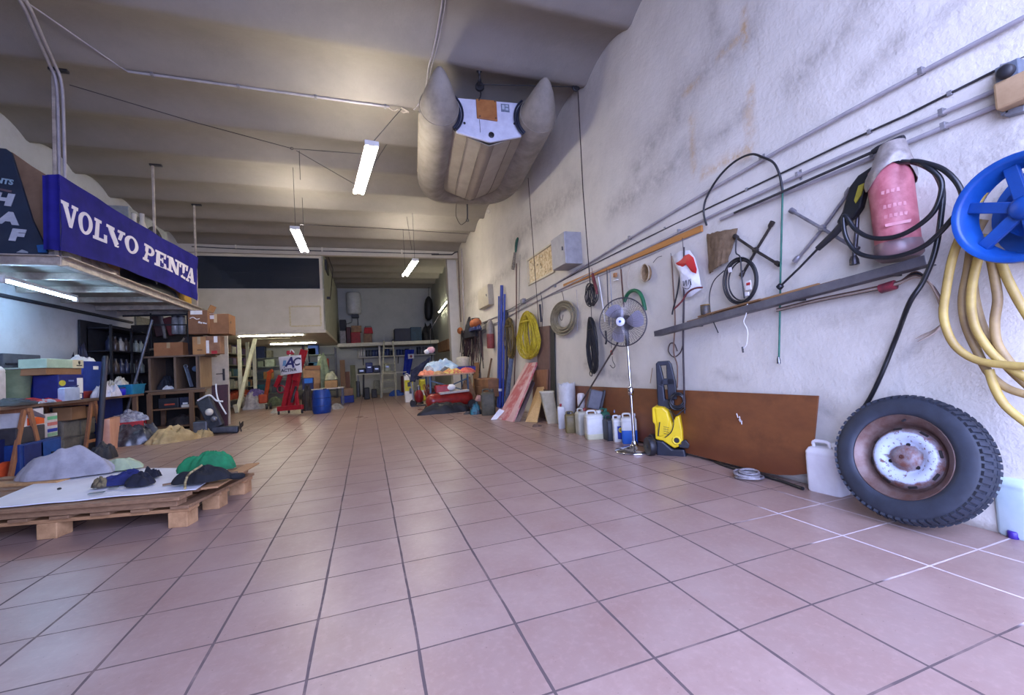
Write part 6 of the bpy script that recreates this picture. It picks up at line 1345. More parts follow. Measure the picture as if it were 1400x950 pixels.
# dark machine parts in front of the cubby right end
B = RZ(283, 597) + V((0, .12, 0)); t = thing('outboard_engine', 'grey dismantled outboard engine leaning on the floor by the cream door', 'engine', B)
M_eng = mat((72, 74, 80), (48, 50, 56), .4, .4, scale=12)
MB().box(B + V((-.10, 0, .13)), (.2, .22, .26)).build('lower_case', mat((96, 98, 104), (76, 78, 84), .45, .3), t, .02)
q0, q1 = B + V((.12, .0, .12)), B + V((-.10, .1, .62)); MB().bar(q0, q1, .22, .14, (0, -1, 0)).build('mid_leg', M_eng, t, .03, seg=3)
MB().ell(B + V((.03, -.08, .40)), (.06, .05, .06)).build('pale_cap', M_cream, t); MB().ell(B + V((.1, -.10, .28)), (.05, .04, .05)).build('round_cover', mat((130, 132, 136), (100, 102, 106), .3, .5), t)
MB().bar(B + V((.02, 0, .10)), B + V((.42, .05, .06)), .14, .12).build('gear_case', M_eng, t, .03, seg=3)
for k in range(3): q = 2 * PI * k / 3 + .4; MB().bar(B + V((.44, .03, .10)), B + V((.46, .03 + .12 * math.cos(q), .11 + .09 * math.sin(q))), .09, .015, (1, .3, 0)).build('propeller_blade', M_black, t, .006)
MB().tube(spline([B + V((-.16, .02, .6)), B + V((.02, -.02, .68)), B + V((.12, -.03, .58)), B + V((.22, -.05, .56))], 5), .014, 8).build('white_cable', M_paper, t)
MB().tube(spline([B + V((.10, .05, .86)), B + V((.12, .0, .7)), B + V((.16, -.02, .55)), B + V((.26, -.04, .34))], 5), .012, 8).build('white_strap', M_paper, t)
one(MB().box(B + V((.10, .22, .42)), (.24, .04, .84), rx=-.1), 'maroon_panel', mat((70, 26, 34), (50, 20, 26), .5), 'dark maroon panel leaning behind the outboard engine', 'panel', bevel=.005)
# overhead rack with tools beside the cubby, ladder pole and dark clutter shelf by the wall
t = thing('hanging_rack', 'black metal hanging rack with tools above the cubby cabinet', 'rack', V((-3.4, 8.0, 1.9)))
ra, rb = RY(168, 432, 8.0), RY(256, 430, 8.0)
MB().bar(ra, rb, .03, .03).build('upper_bar', M_black, t); MB().bar(RY(205, 444, 8), RY(256, 444, 8), .025, .025).build('lower_bar', M_black, t)
for x in (206, 256): a = RY(x, 430, 8); MB().bar((a.x, 8.0, PZ + .02), (a.x, 8.0, RY(x, 480, 8).z), .02, .02, (0, 1, 0)).build('upright', M_black, t)
mb = MB(); mb.tube(spline([RY(205, 478, 8), RY(225, 474, 8), RY(246, 468, 8), RY(252, 462, 8)], 5), .02, 8); mb.build('curved_bar', mat((150, 132, 104), (120, 104, 82), .6), t, label='pale curved bar')
for k, (xa, ya, xb, yb, c1, w_, lb) in enumerate(((212, 432, 220, 460, (50, 20, 24), .14, 'dark red handled saw leaning left in the hanging rack'), (228, 434, 238, 458, (96, 22, 28), .14, 'red sack standing in the middle of the hanging rack'), (221, 432, 226, 463, (120, 116, 110), .05, 'pale stick standing between the red things in the hanging rack'))):
    mb = MB(); mb.bar(RY(xa, ya, 8.05), RY(xb, yb, 8.05), w_, .06, (0, 1, 0)); one(mb, ('hand_saw', 'red_sack', 'pale_stick')[k], mat((c1), tuple(v * .7 for v in c1), .5), lb, ('saw', 'sack', 'stick')[k], bevel=.015)
for k, (x, lb) in enumerate(((240, 'clear jar in the hanging rack, left of two'), (249, 'clear jar in the hanging rack, right of two'))):
    p = RY(x, 457, 8.05); q = thing('clear_jar', lb, 'jar', p); hh = RY(x, 434, 8.05).z - p.z; MB().lathe([(.05, 0), (.06, .02), (.06, hh * .85), (.05, hh)], p, (0, 0, 1), 18).build('jar', mat((150, 152, 152), (110, 112, 114), .2), q); MB().lathe([(.055, hh), (.055, hh + .03), (0, hh + .03)], p, (0, 0, 1), 18).build('lid', M_dsteel, q)
a, b = RY(186, 517, 7.4), RY(208, 437, 7.4); a = b + (a - b) * (b.z / (b.z - a.z)) * .998; mb = MB(); mb.tube([a, b], .022, 10); one(mb, 'grey_tube', mat((112, 116, 124), (86, 90, 98), .4, .5), 'grey tube leaning from the workbench up to the hanging rack', 'tube')
SX = XL + .35; SYa, SYb = RX(152, 470, SX).y, RX(204, 470, SX).y
t = thing('metal_rack', 'tall black rack by the left wall behind the workbench full of dark bottles', 'rack', (SX - .15, (SYa + SYb) / 2, 0))
zr = RX(165, 446, SX).z
for y in (SYa, (SYa + SYb) / 2, SYb):
    for x in (SX, SX - .32): MB().bar((x, y, 0), (x, y, zr), .03, .03, (0, 1, 0)).build('post', M_black, t)
for k in range(4): MB().box((SX - .16, (SYa + SYb) / 2, .75 + k * (zr - .8) / 3), (.36, SYb - SYa, .02)).build('shelf', mat((30, 30, 40), (22, 22, 30), .6), t)
rn = random.Random(9); first = {}
kinds = [((150, 160, 150), 'grey green bottle'), ((44, 50, 74), 'dark navy bottle'), ((176, 172, 160), 'pale bottle'), ((70, 60, 56), 'brown bottle')]
for k in range(3):
    for j in range(7):
        kk = rn.randrange(4); y = SYa + .12 + j * (SYb - SYa - .2) / 6.3; z = .76 + k * (zr - .8) / 3; hh = rn.uniform(.17, .27)
        lb = kinds[kk][1] + ' standing on the ' + ('lowest', 'middle', 'upper')[k] + ' level of the tall black rack'
        if kk not in first:
            q = thing('dark_bottle', lb, 'bottle', (0, 0, 0), 'bottles on the tall black rack'); MB().lathe([(.045, 0), (.05, .01), (.05, .15), (.02, .19), (.02, .22)], (0, 0, 0), (0, 0, 1), 14).build('body', mat(kinds[kk][0], tuple(v * .8 for v in kinds[kk][0]), .3), q); MB().lathe([(.024, .22), (.024, .245), (0, .245)], (0, 0, 0), (0, 0, 1), 12).build('cap', M_black, q); q.location = (SX - .08, y, z); first[kk] = q; q['_u'] = 1
        else: dup(first[kk], (SX - .08, y, z), 0, lb)
mb = MB(); mb.box((XL + .02, RX(205, 432, XL).y, RX(180, 440, XL).z), (.03, 1.3, .26)); one(mb, 'grille_panel', mat((120, 122, 116), (80, 82, 78), .6, scale=40), 'grey speckled grille high on the left wall by the black rack', 'panel')
# ================================================================== PALLETS, LEFT FOREGROUND
M_pal = wood((178, 136, 94), (146, 106, 70)); M_pal2 = wood((150, 116, 84), (118, 88, 62)); M_palz = mat((186, 144, 100), (150, 110, 72), .8, scale=10, bump=.3)
PA, PBp = RZ(60, 738), RZ(240, 722)                        # front feet
u_ = (PBp - PA).normalized(); v_ = V((-u_.y, u_.x, 0)); PO = PBp + u_ * .06          # front right corner
PL_, PD_ = 1.45, .80
def pp_(a, b, z): return PO - u_ * a + v_ * b + V((0, 0, z))
arz = math.atan2(u_.y, u_.x)
t = thing('wooden_pallet', 'lower wooden pallet on the floor at the left, with block feet', 'pallet', pp_(PL_ / 2, PD_ / 2, 0))
fb = (PBp - PA).length
for a in (.05, fb + .05, PL_ - .05):
    for b in (.06, PD_ / 2, PD_ - .06): MB().box(pp_(a, b, .048), (.115, .11, .096), rz=arz).build('block', M_palz, t, .004)
for b in (.06, PD_ / 2, PD_ - .06): MB().bar(pp_(-.02, b, .107), pp_(PL_, b, .107), .10, .022).build('stringer', M_pal, t, .003)
for k in range(7): a = .03 + k * (PL_ - .06) / 6; MB().bar(pp_(a, -.01, .129), pp_(a, PD_ + .01, .129), .11, .020).build('deck_board', M_pal2, t, .003)
t = thing('wooden_pallet', 'upper wooden pallet lying askew on the lower one, carrying the white sheet', 'pallet', pp_(PL_ / 2, PD_ / 2, .14))
for b in (.0, PD_ / 2, PD_ - .04): MB().bar(pp_(.03, b + .02, .162), pp_(PL_ + .5, b + .05, .166), .09, .04).build('stringer', M_pal2, t, .003)
for b in (-.02, .17, .36, .55, .74): MB().bar(pp_(-.0, b + .03, .196), pp_(PL_ + .5, b + .07, .198), .13, .024).build('deck_board', M_pal2 if b else M_pal, t, .003)
mb = MB(); mb.bar(pp_(-.10, .08, .215), pp_(-.02, PD_, .215), .10, .012); one(mb, 'loose_slat', M_pal, 'loose pale slat along the right end of the pallets', 'slat', bevel=.003)
mb = MB(); mb.bar(pp_(1.02, -.08, .112), pp_(1.14, -.06, .118), .035, .008, (0, 0, 1)); one(mb, 'broken_slat', M_pine, 'small broken pale slat sticking out at the front of the lower pallet', 'slat', bevel=.002)
mb = MB(); mb.bar(pp_(1.45, .80, .225), pp_(2.0, .86, .225), .12, .022); mb.bar(pp_(1.45, .66, .225), pp_(2.0, .72, .225), .10, .022); one(mb, 'plank_pair', M_pine, 'pale plank lying on the upper pallet behind the white sheet, at the left edge', 'plank') if False else None
for k, (b, lb) in enumerate(((.84, 'back plank lying on the upper pallet at the left photo edge'), (.66, 'front plank lying on the upper pallet at the left photo edge'))):
    mb = MB(); mb.bar(pp_(1.28, b, .222), pp_(2.0, b + .08, .222), .10, .024); one(mb, 'plank', M_pine if k else M_pal2, lb, 'plank', bevel=.003)
# white sheet
WC = [RZ(-60, 692, .222), RZ(62, 652, .222), RZ(190, 637, .222), RZ(305, 637, .222), RZ(318, 652, .222), RZ(235, 668, .222), RZ(120, 683, .222)]
A_, B_, C_, D_ = RZ(-40, 697, .222), RZ(268, 668, .222), RZ(312, 640, .222), RZ(98, 640, .222)
mb = MB()
def wsh(u, v):
    p = A_.lerp(B_, u).lerp(D_.lerp(C_, u), v); p.z = .219 + .006 * nz(p.x * 4, p.y * 4) + .004; return p
mb.sheet(wsh, 30, 14, .005); one(mb, 'white_sheet', mat((226, 228, 232), (214, 216, 222), .6, scale=4), 'large white sheet of board lying on the pallets', 'sheet')
c = RZ(81, 668, .235); MB_ = MB().ell(c, (.012, .012, .008)); one(MB_, 'dark_pebble', M_black, 'small dark pebble lying on the white sheet', 'pebble')
mb = MB(); mb.bar(RZ(222, 663, .236), RZ(325, 645, .236), .025, .010); one(mb, 'dark_batten', M_oldwood, 'dark slat lying along the right front edge of the white sheet', 'slat', bevel=.002)
for k, (x, y, x2, y2, lb) in enumerate(((121, 675, 143, 672, 'left thin grey strip at the front edge of the white sheet'), (148, 668, 162, 666, 'right thin grey strip on the white sheet'))):
    mb = MB(); mb.bar(RZ(x, y, .235), RZ(x2, y2, .235), .03, .006); one(mb, 'grey_strip', mat((120, 126, 120), (90, 96, 92), .6), lb, 'strip', bevel=.001)
# clothes
def hp_(x, y, z, rx, ry, h, seed, m, name, label, cat, rz=0., **k): return one(heap(RZ(x, y, z), rx, ry, h, seed, rz=rz, **k), name, m, label, cat)
hp_(92, 650, .236, .32, .13, .17, 81, mat((168, 166, 170), (140, 138, 142), .9, scale=6), 'grey_blanket', 'crumpled light grey blanket at the back of the pallet', 'blanket', arz + .12, rough=.55, folds=.45)
hp_(160, 641, .236, .20, .09, .075, 82, mat((176, 190, 156), (158, 172, 138), .9, scale=6), 'green_towel', 'pale green towel beside the grey blanket', 'towel', arz, folds=.5)
t = thing('blue_garment', 'dark blue rolled garment with a camouflage end lying on the white sheet', 'garment', RZ(170, 660, .236))
heap(RZ(172, 660, .236), .15, .05, .07, 83, rz=arz + .4).build('blue_part', mat((30, 38, 96), (20, 26, 70), .9, scale=10), t)
heap(RZ(193, 662, .236), .085, .065, .07, 84, rz=arz).build('navy_part', mat((22, 24, 40), (14, 16, 28), .9), t, label='black navy part')
heap(RZ(207, 652, .236), .06, .05, .06, 86, rz=arz).build('navy_part', mat((20, 22, 36), (14, 16, 26), .9), t, label='black navy part')
heap(RZ(139, 665, .236), .055, .05, .055, 85, rz=arz).build('camouflage_part', mat((112, 100, 70), (62, 56, 44), .9, scale=30, lo=.45, hi=.55), t, label='camouflage end')
t = thing('green_garment', 'green and black garment heaped at the right end of the pallets', 'garment', RZ(280, 650, .245))
heap(RZ(278, 657, .243), .17, .075, .085, 87, rz=arz + .15, folds=.5).build('black_part', mat((22, 24, 28), (14, 16, 18), .9), t, label='black lower part')
heap(RZ(282, 650, .243) + V((0, .05, .03)), .19, .07, .12, 88, rz=arz + .1).build('green_part', mat((24, 122, 72), (16, 92, 54), .85, scale=10), t, label='green upper part')
MB().tube(spline([RZ(255, 652, .30), RZ(262, 645, .34), RZ(270, 640, .35), RZ(276, 636, .36)], 4), .007, 7).build('camouflage_trim', mat((176, 160, 110), (96, 84, 56), .8, scale=60), t)
MB().tube(spline([RZ(253, 668, .26), RZ(253, 660, .28), RZ(256, 652, .31)], 4), .007, 7).build('camouflage_trim', mat((176, 160, 110), (96, 84, 56), .8, scale=60), t)
MB().tube(spline([RZ(310, 650, .25), RZ(320, 651, .25), RZ(332, 650, .235)], 4), [.02] * 4 + [.022] * 4 + [.018], 10).build('black_sleeve', mat((22, 24, 28), (14, 16, 18), .9), t)
# ================================================================== HANGING OFFICE
OY, OX = 11.05, -1.14
t = thing('hanging_office', 'cream boxed office hung under the ceiling with a dark front window', 'office', ((OX + XL) / 2, 14, 2.1))
M_off = mat((208, 200, 178), (196, 188, 164), .5, scale=2)
zb_, zw0, zw1, zt_ = 2.13, RY(350, 396, OY).z, RY(350, 351, OY).z, 4.28
xg = RY(437, 380, OY).x
MB().box(((OX + XL) / 2, OY + .03, (zb_ + zw0) / 2), (OX - XL, .06, zw0 - zb_)).build('parapet', M_off, t, .004)
MB().box(((OX + XL) / 2, OY + .03, (zw1 + zt_) / 2), (OX - XL, .06, zt_ - zw1)).build('window_head', M_off, t)
MB().box(((OX + xg) / 2, OY + .03, (zw0 + zw1) / 2), (OX - xg, .06, zw1 - zw0 + .01)).build('corner_post', M_off, t)
MB().box(((OX + XL) / 2, OY + .02, zw0 + .01), (OX - XL, .09, .03)).build('window_sill', M_cream, t, .004)
MB().box((OX - .02, (OY + YB) / 2, (zb_ + 4.30) / 2), (.04, YB - OY, 4.3 - zb_)).build('side_wall', mat((172, 172, 152), (146, 148, 128), .6, scale=3), t, label='greenish side wall')
MB().box(((OX + XL) / 2, (OY + YB) / 2, zb_ - .04), (OX - XL, YB - OY, .08)).build('floor_slab', mat((206, 198, 178), (190, 182, 162), .6), t)
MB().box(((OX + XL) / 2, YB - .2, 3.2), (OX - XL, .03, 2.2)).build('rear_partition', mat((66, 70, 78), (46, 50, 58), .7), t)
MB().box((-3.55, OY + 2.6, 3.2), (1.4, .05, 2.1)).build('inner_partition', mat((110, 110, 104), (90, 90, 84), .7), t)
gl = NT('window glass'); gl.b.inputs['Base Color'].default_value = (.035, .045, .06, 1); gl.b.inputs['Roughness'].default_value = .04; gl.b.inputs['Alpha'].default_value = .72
MB().box(((xg + XL) / 2, OY + .03, (zw0 + zw1) / 2), (xg - XL, .012, zw1 - zw0)).build('window_pane', gl.m, t)
a, b = RY(396, 419, OY - .003), RY(439, 445, OY - .003)
for p, q in (((a.x, a.z), (b.x, a.z)), ((a.x, b.z), (b.x, b.z)), ((a.x, a.z), (a.x, b.z)), ((b.x, a.z), (b.x, b.z))): MB().bar((p[0], OY - .003, p[1]), (q[0], OY - .003, q[1]), .008, .05 if 0 else .045, (0, 0, 1) if p[0] != q[0] else (1, 0, 0)).build('stain_line', mat((190, 176, 132), (204, 194, 160), .6, scale=20), t)
MB().box((OX + .02, 12.0, 4.05), (.05, .8, .30)).build('vent_opening', M_black, t)
p = V((OX + .05, 11.7, 3.1)); MB().box(p, (.08, .12, .06)).build('switch_box', M_black, t)
MB().tube([RY(449, 352, 11.2), RY(455, 368, 12.0), V((OX + .03, 12.6, 3.2))], .012, 6).build('brace_cable', M_dsteel, t)
c = RY(358, 394, 11.8); one(MB().box((c.x, 11.8, zw0 + .12), (.5, .3, .24)), 'grey_monitor', mat((120, 120, 120), (96, 96, 96), .6), 'pale grey box behind the office window', 'box', bevel=.01)
one(MB().box((-3.9, 11.6, zw0 + .05), (.7, .3, .10)), 'dark_case', M_black, 'dark case behind the office window at its left end', 'case', bevel=.01)
# stair frame under the office
M_st = mat((206, 204, 176), (186, 184, 156), .5)
t = thing('stair_frame', 'pale steel stair frame with a slanted stringer under the office', 'stair frame', V((-3.7, 12.3, 0)))
for x, yb in ((327, 548), (338, 503), (347, 548)):
    yy = {327: 12.3, 338: 13.6, 347: 13.4}[x]; a = RY(x, 470, yy); b = RY(x + 1.5, yb, yy); MB().bar((a.x, yy, zb_ - .08), (a.x, yy, max(0, b.z)), .09, .06, (0, 1, 0)).build('post', M_st, t, .004)
a, b = RY(349, 468, 12.4), RZ(324, 562); a.z = zb_ - .08
b = V((RY(324, 556, 11.9).x, 11.9, .02)); MB().bar(a, b, .08, .14, (0, 1, 0)).build('stringer', M_st, t, .004)
MB().bar(b, b + V((-.02, -.1, .22)), .09, .06, (0, 1, 0)).build('foot', M_st, t, .004)
MB().bar(a, a + V((.9, 0, 0)), .04, .04).build('top_rail', M_st, t)
# ---- shelving under the office
def shelf_unit(x0, x1, y, d, zs, label, m, posts=M_dsteel):
    t = thing('shelving', label, 'shelving', ((x0 + x1) / 2, y, 0))
    for x in (x0, x1):
        for yy in (y - d / 2, y + d / 2): MB().bar((x, yy, 0), (x, yy, zs[-1] + .25), .045, .045, (0, 1, 0)).build('post', posts, t)
    for z in zs: MB().box(((x0 + x1) / 2, y, z), (x1 - x0, d, .03)).build('shelf', m, t)
    return t
M_sh = mat((120, 128, 122), (94, 102, 98), .6, .2)
YS = 16.1
shelf_unit(-4.12, -2.25, YS, .5, (.35, .85, 1.3, 1.62), 'left bay of shelving at the back under the office', M_sh)
shelf_unit(-2.2, -1.25, YS, .5, (.30, .72, 1.05, 1.66), 'right bay of shelving at the back under the office', M_sh)
t = thing('side_shelving', 'dark shelving along the left wall under the office', 'shelving', (XL + .3, 14, 0))
for z in (.3, .65, 1.0, 1.35, 1.7): MB().box((XL + .25, 14.0, z), (.45, 3.8, .03)).build('shelf', mat((150, 146, 124), (120, 116, 98), .6), t)
for y in (12.15, 14, 15.9): MB().bar((XL + .48, y, 0), (XL + .48, y, 1.95), .05, .05, (0, 1, 0)).build('post', M_dsteel, t)
rn = random.Random(17); pal = [((150, 152, 140), 'grey'), ((74, 80, 90), 'slate'), ((150, 110, 76), 'tan'), ((120, 96, 140), 'mauve'), ((44, 96, 120), 'teal'), ((196, 192, 180), 'cream'), ((96, 60, 50), 'brown'), ((60, 90, 70), 'green')]
lv = ('lowest', 'second', 'middle', 'fourth', 'top')
for k, z in enumerate((.3, .65, 1.0, 1.35, 1.7)):
    y = 12.3; i = 0
    while y < 15.6:
        w_ = rn.uniform(.22, .5); h = rn.uniform(.14, .27); cc, nm = pal[rn.randrange(len(pal))]
        if k == 0: cc, nm = ((176, 70, 40), 'rust-red')
        o = MB().box((XL + .26, y + w_ / 2, z + .016 + h / 2), (.36, w_ - .05, h))
        one(o, 'storage_box', mat(cc, tuple(v * .8 for v in cc), .6), '%s box on the %s shelf of the dark side shelving, %s' % (nm, lv[k], ('nearest', 'second from near', 'third from near', 'fourth from near', 'fifth from near', 'sixth from near', 'seventh from near', 'eighth from near', 'ninth from near', 'tenth', 'eleventh', 'twelfth')[i]), 'box', 'boxes on the side shelving', bevel=.01)
        y += w_ + .02; i += 1
# boxes on the back shelving (seen between hoist and lamp)
def sb(x0, x1, yt, yb, zs, c, label, Y=YS - .2, dep=.35, name='storage_box', rough=.6):
    xa, xb = RY(x0, yb, Y).x, RY(x1, yb, Y).x; lo_, hi_ = ((-4.1, -2.27) if zs in (.35, .85, 1.3, 1.62) else (-2.18, -1.27)); w__ = min(xb - xa, hi_ - lo_); xa = min(max(xa, lo_), hi_ - w__); xb = xa + w__; h = max(.05, RY(x0, yt, Y).z - RY(x0, yb, Y).z)
    return one(MB().box(((xa + xb) / 2, Y + dep / 2, zs + .016 + h / 2), (xb - xa, dep, h), top=(1.0, 1.0)), name, mat(c, tuple(v * .8 for v in c), rough), label, 'box', 'boxes on the back shelving', bevel=.012)
for a in (((350, 362, 474, 492), 1.62, (26, 44, 84), 'large navy box on the top back shelf at its left end'), ((364, 371, 474, 484), 1.62, (130, 128, 104), 'olive box on the top back shelf'), ((374, 389, 473, 486), 1.66, (36, 84, 170), 'bright blue tub on the top back shelf'), ((390, 399, 476, 484), 1.66, (96, 150, 150), 'pale teal box on the top back shelf'), ((401, 412, 475, 484), 1.66, (130, 156, 140), 'green-grey box on the top back shelf'), ((417, 427, 473, 479), 1.66, (226, 230, 200), 'bright white label box on the top back shelf'),
          ((352, 360, 490, 498), 1.3, (146, 156, 126), 'sage box on the upper middle back shelf'), ((362, 375, 488, 498), 1.3, (176, 188, 164), 'pale sage box on the upper middle back shelf'), ((349, 360, 505, 515), .85, (50, 66, 76), 'slate box on the lower middle back shelf'), ((360, 372, 503, 513), .85, (170, 124, 66), 'tan box on the lower middle back shelf'),
          ((418, 436, 489, 501), 1.05, (44, 104, 136), 'teal crate on the right bay of the back shelving'), ((440, 449, 484, 500), 1.05, (206, 72, 44), 'orange bucket-like box at the right end of the back shelving'), ((380, 388, 488, 500), 1.05, (66, 70, 90), 'slate blue box left in the right bay of the back shelving'), ((352, 366, 528, 540), .35, (20, 90, 110), 'dark teal box on the lowest back shelf'), ((372, 382, 530, 541), .35, (60, 66, 80), 'grey box on the lowest back shelf'), ((425, 436, 522, 535), .72, (150, 114, 80), 'brown box in the right bay on the lower level')):
    sb(*a[0], a[1], a[2], a[3])
# ---- engine hoist
HB = RZ(398, 566); hp = Plane(HB, 0); M_hr = mat((172, 30, 44), (146, 22, 36), .4)
t = thing('engine_hoist', 'folded red engine hoist standing on castors before the office', 'engine hoist', HB)
def hbar(p, q, w_, d, off0=0, off1=None, nm='beam', m=M_hr):
    a, b = hp.p(*p, off0), hp.p(*q, off0 if off1 is None else off1); MB().bar(a, b, w_, d, tuple(hp.n)).build(nm, m, t, .005)
hbar((380, 559), (414, 556), .11, .10, .0, None, 'base_beam')
hbar((388, 558), (398, 508), .10, .10, .05, None, 'mast')
hbar((397, 558), (408, 508), .12, .12, .10, None, 'mast')
hbar((407, 556), (405, 535), .07, .07, .04, None, 'strut')
hbar((404, 520), (416, 478), .13, .12, .0, None, 'boom')
hbar((377, 529), (384, 513), .09, .08, .0, None, 'folded_leg')
hbar((390, 510), (400, 508), .08, .08, .06, None, 'cross_plate')
hbar((414, 478), (415, 472), .05, .05, .0, None, 'boom_tip', M_dsteel)
MB().tube([hp.p(399, 550, .02), hp.p(405, 528, .02)], [.035, .028], 12).build('hydraulic_ram', M_dsteel, t)
for x, y, o in ((381, 565, .0), (395, 562, .3), (413, 563, .05)):
    c = hp.p(x, y, o); c.z = .045; MB().lathe([(0, -.02), (.04, -.02), (.045, 0), (.04, .02), (0, .02)], c, (1, .3, 0), 16).build('castor', M_black, t); MB().bar(c, c + V((0, 0, .08)), .04, .03, (0, 1, 0)).build('castor_fork', M_dsteel, t)
c = hp.p(384, 532, .0); MB().ring(c, .09, .018, hp.n, 20, 8).build('chain_coil', mat((150, 40, 60), (120, 30, 46), .5, .3), t)
MB().tube(spline([hp.p(402, 482, -.05), hp.p(398, 478, -.05), hp.p(396, 486, -.05), hp.p(392, 494, -.02)], 4), .016, 8).build('hose', M_paper, t)
c = hp.p(397, 482, -.02); MB().box(c, (.16, .1, .10)).build('red_head', M_hr, t, .02)
# white printed cloth bag hung on it
t = thing('white_bag', 'white bag with blue lettering hung on the red engine hoist', 'bag', hp.p(396, 512, -.1))
q = [hp.p(381, 488, -.09), hp.p(411, 485, -.09), hp.p(412, 509, -.09), hp.p(384, 513, -.09)]
def bagf(u, v):
    p = q[0].lerp(q[1], u).lerp(q[3].lerp(q[2], u), v); b = math.sin(PI * u) ** .5 * (.3 + .7 * v) * .07
    p.z += -.03 * math.sin(PI * u) * (1 - v); return p - hp.n * (b + .012 * nz(u * 5, v * 5, 3))
MB().sheet(bagf, 20, 16, .004).build('front', mat((216, 216, 222), (194, 194, 204), .6, scale=6), t)
MB().sheet(lambda u, v: bagf(u, v) * 0 + (q[0].lerp(q[1], u).lerp(q[3].lerp(q[2], u), v) + hp.n * .03), 4, 4, .004).build('back', M_paper, t)
for xx, txt, sz, dx, dz, m_, nm in ((.50, 'A', .36, 0, 0, (48, 52, 120), 'blue_letter'), (.80, 'C', .26, 0, .01, (70, 72, 110), 'blue_letter')):
    p = bagf(xx, .36) - hp.n * .012; text_mb(txt, sz, p, hp.x, V((0, 0, 1)), .004, .008, shear=.25).build(nm, mat(m_, tuple(v * .8 for v in m_), .6), t)
for k in range(3): p0, p1 = bagf(.36 - .05 * k, .18) - hp.n * .01, bagf(.30 - .05 * k, .5) - hp.n * .01; MB().bar(p0, p1, .018, .004, tuple(hp.n)).build('blue_stripe', mat((90, 150, 196), (70, 130, 180), .6), t)
p = bagf(.48, .78) - hp.n * .014; text_mb('ACTIVA', .105, p, (hp.x + V((0, 0, .03))).normalized(), V((0, 0, 1)), .004, .003).build('lettering', mat((46, 48, 70), (36, 38, 56), .6), t)
# orange hand trolley behind
t = thing('orange_trolley', 'orange tall hand trolley standing behind the hoist at left', 'trolley', RY(365, 553, 12.6)); tp = Plane(V((RY(365, 553, 12.6).x, 12.6, 0)), 0); M_or = mat((166, 66, 30), (140, 52, 24), .5)
MB().bar(tp.p(362, 550), tp.p(369, 508), .10, .08, tuple(tp.n)).build('mast', M_or, t, .02); MB().bar(tp.p(366, 511), tp.p(373, 506), .10, .08, tuple(tp.n)).build('handle', M_or, t, .015)
MB().box(tp.p(360, 545) , (.22, .2, .26)).build('motor', M_or, t, .03)
for k in (-.1, .1): c = tp.p(367, 548) + tp.n * k; c.z = .09; MB().lathe([(0, -.03), (.08, -.03), (.09, 0), (.08, .03), (0, .03)], c, (1, .3, 0), 18).build('wheel', M_black, t)
# blue drum
B = RZ(439, 566) + V((0, .25, 0)); s_ = px(B); rd, hd_ = 12.0 * s_, 32 * s_
t = thing('blue_drum', 'blue plastic drum standing in front of the office', 'drum', B)
MB().lathe([(rd * .86, 0), (rd * .92, .02), (rd, hd_ * .15), (rd * 1.02, hd_ * .5), (rd * .99, hd_ * .8), (rd * .88, hd_ * .96), (rd * .84, hd_), (rd * .8, hd_ * .99), (0, hd_ * .98)], B, (0, 0, 1), 36).build('body', mat((16, 62, 142), (10, 48, 118), .4), t)
for z in (.33, .66): MB().ring(B + V((0, 0, hd_ * z)), rd * 1.0, .010, (0, 0, 1), 36, 8).build('hoop', mat((14, 56, 132), (10, 46, 112), .4), t)
MB().lathe([(.04, 0), (.04, .03), (0, .03)], B + V((rd * .4, -.05, hd_ * .985)), (0, 0, 1), 14).build('bung', M_bluedk, t)
# boxes and table behind the drum
YT = 11.6
def fb_(x0, x1, yt, yb, Y, dep, c, label, name='cardboard_box', cat='box', bev=.012, z0=None):
    xa, xb = RY(x0, yb, Y).x, RY(x1, yb, Y).x; zt, zb = RY((x0 + x1) / 2, yt, Y).z, RY((x0 + x1) / 2, yb, Y).z
    if z0 is not None: zb = z0
    m = c if not isinstance(c, tuple) else mat(c, tuple(v * .82 for v in c), .7, scale=4)
    return one(MB().box(((xa + xb) / 2, Y + dep / 2, (zt + zb) / 2), (xb - xa, dep, zt - zb)), name, m, label, cat, bevel=bev)
zt2 = RY(440, 531, YT).z
t = thing('work_table', 'low cluttered table behind the blue drum under the office edge', 'table', (RY(440, 560, YT).x, YT + .3, 0)); xa, xb = RY(414, 532, YT).x, RY(470, 532, YT).x
MB().box(((xa + xb) / 2, YT + .35, zt2 - .015), (xb - xa, .7, .03)).build('top', M_cream, t, .004)
for x in (xa + .05, xb - .05):
    for y in (YT + .05, YT + .65): MB().bar((x, y, 0), (x, y, zt2 - .03), .04, .04, (0, 1, 0)).build('leg', M_dsteel, t)
fb_(415, 438, 502, 524, YT + .3, .35, (172, 132, 92), 'large tan carton on the low table behind the blue drum', z0=zt2)
fb_(417, 438, 500, 505, YT + .28, .02, (140, 96, 64), 'brown flap board on the large tan carton', 'flap_board', 'board', .002)
fb_(444, 461, 520, 529, YT + .02, .3, (182, 142, 90), 'open tan box on the low table at its right end', z0=zt2)
fb_(427, 437, 524, 531, YT + .04, .3, (160, 116, 74), 'small orange-brown box on the low table', z0=zt2)
t = thing('blue_screen_case', 'dark blue case with a bright blue panel on the low table', 'case', RY(420, 525, YT)); a, b = RY(413, 530, YT), RY(428, 516, YT); MB().box(((a.x + b.x) / 2, YT + .1, (zt2 + b.z) / 2), (b.x - a.x, .16, b.z - zt2)).build('case', M_bluedk, t, .01); a, b = RY(416, 524, YT), RY(427, 517, YT); MB().box(((a.x + b.x) / 2, YT + .015, (a.z + b.z) / 2), (b.x - a.x, .008, b.z - a.z)).build('panel', mat((40, 120, 210), (30, 100, 190), .3), t)
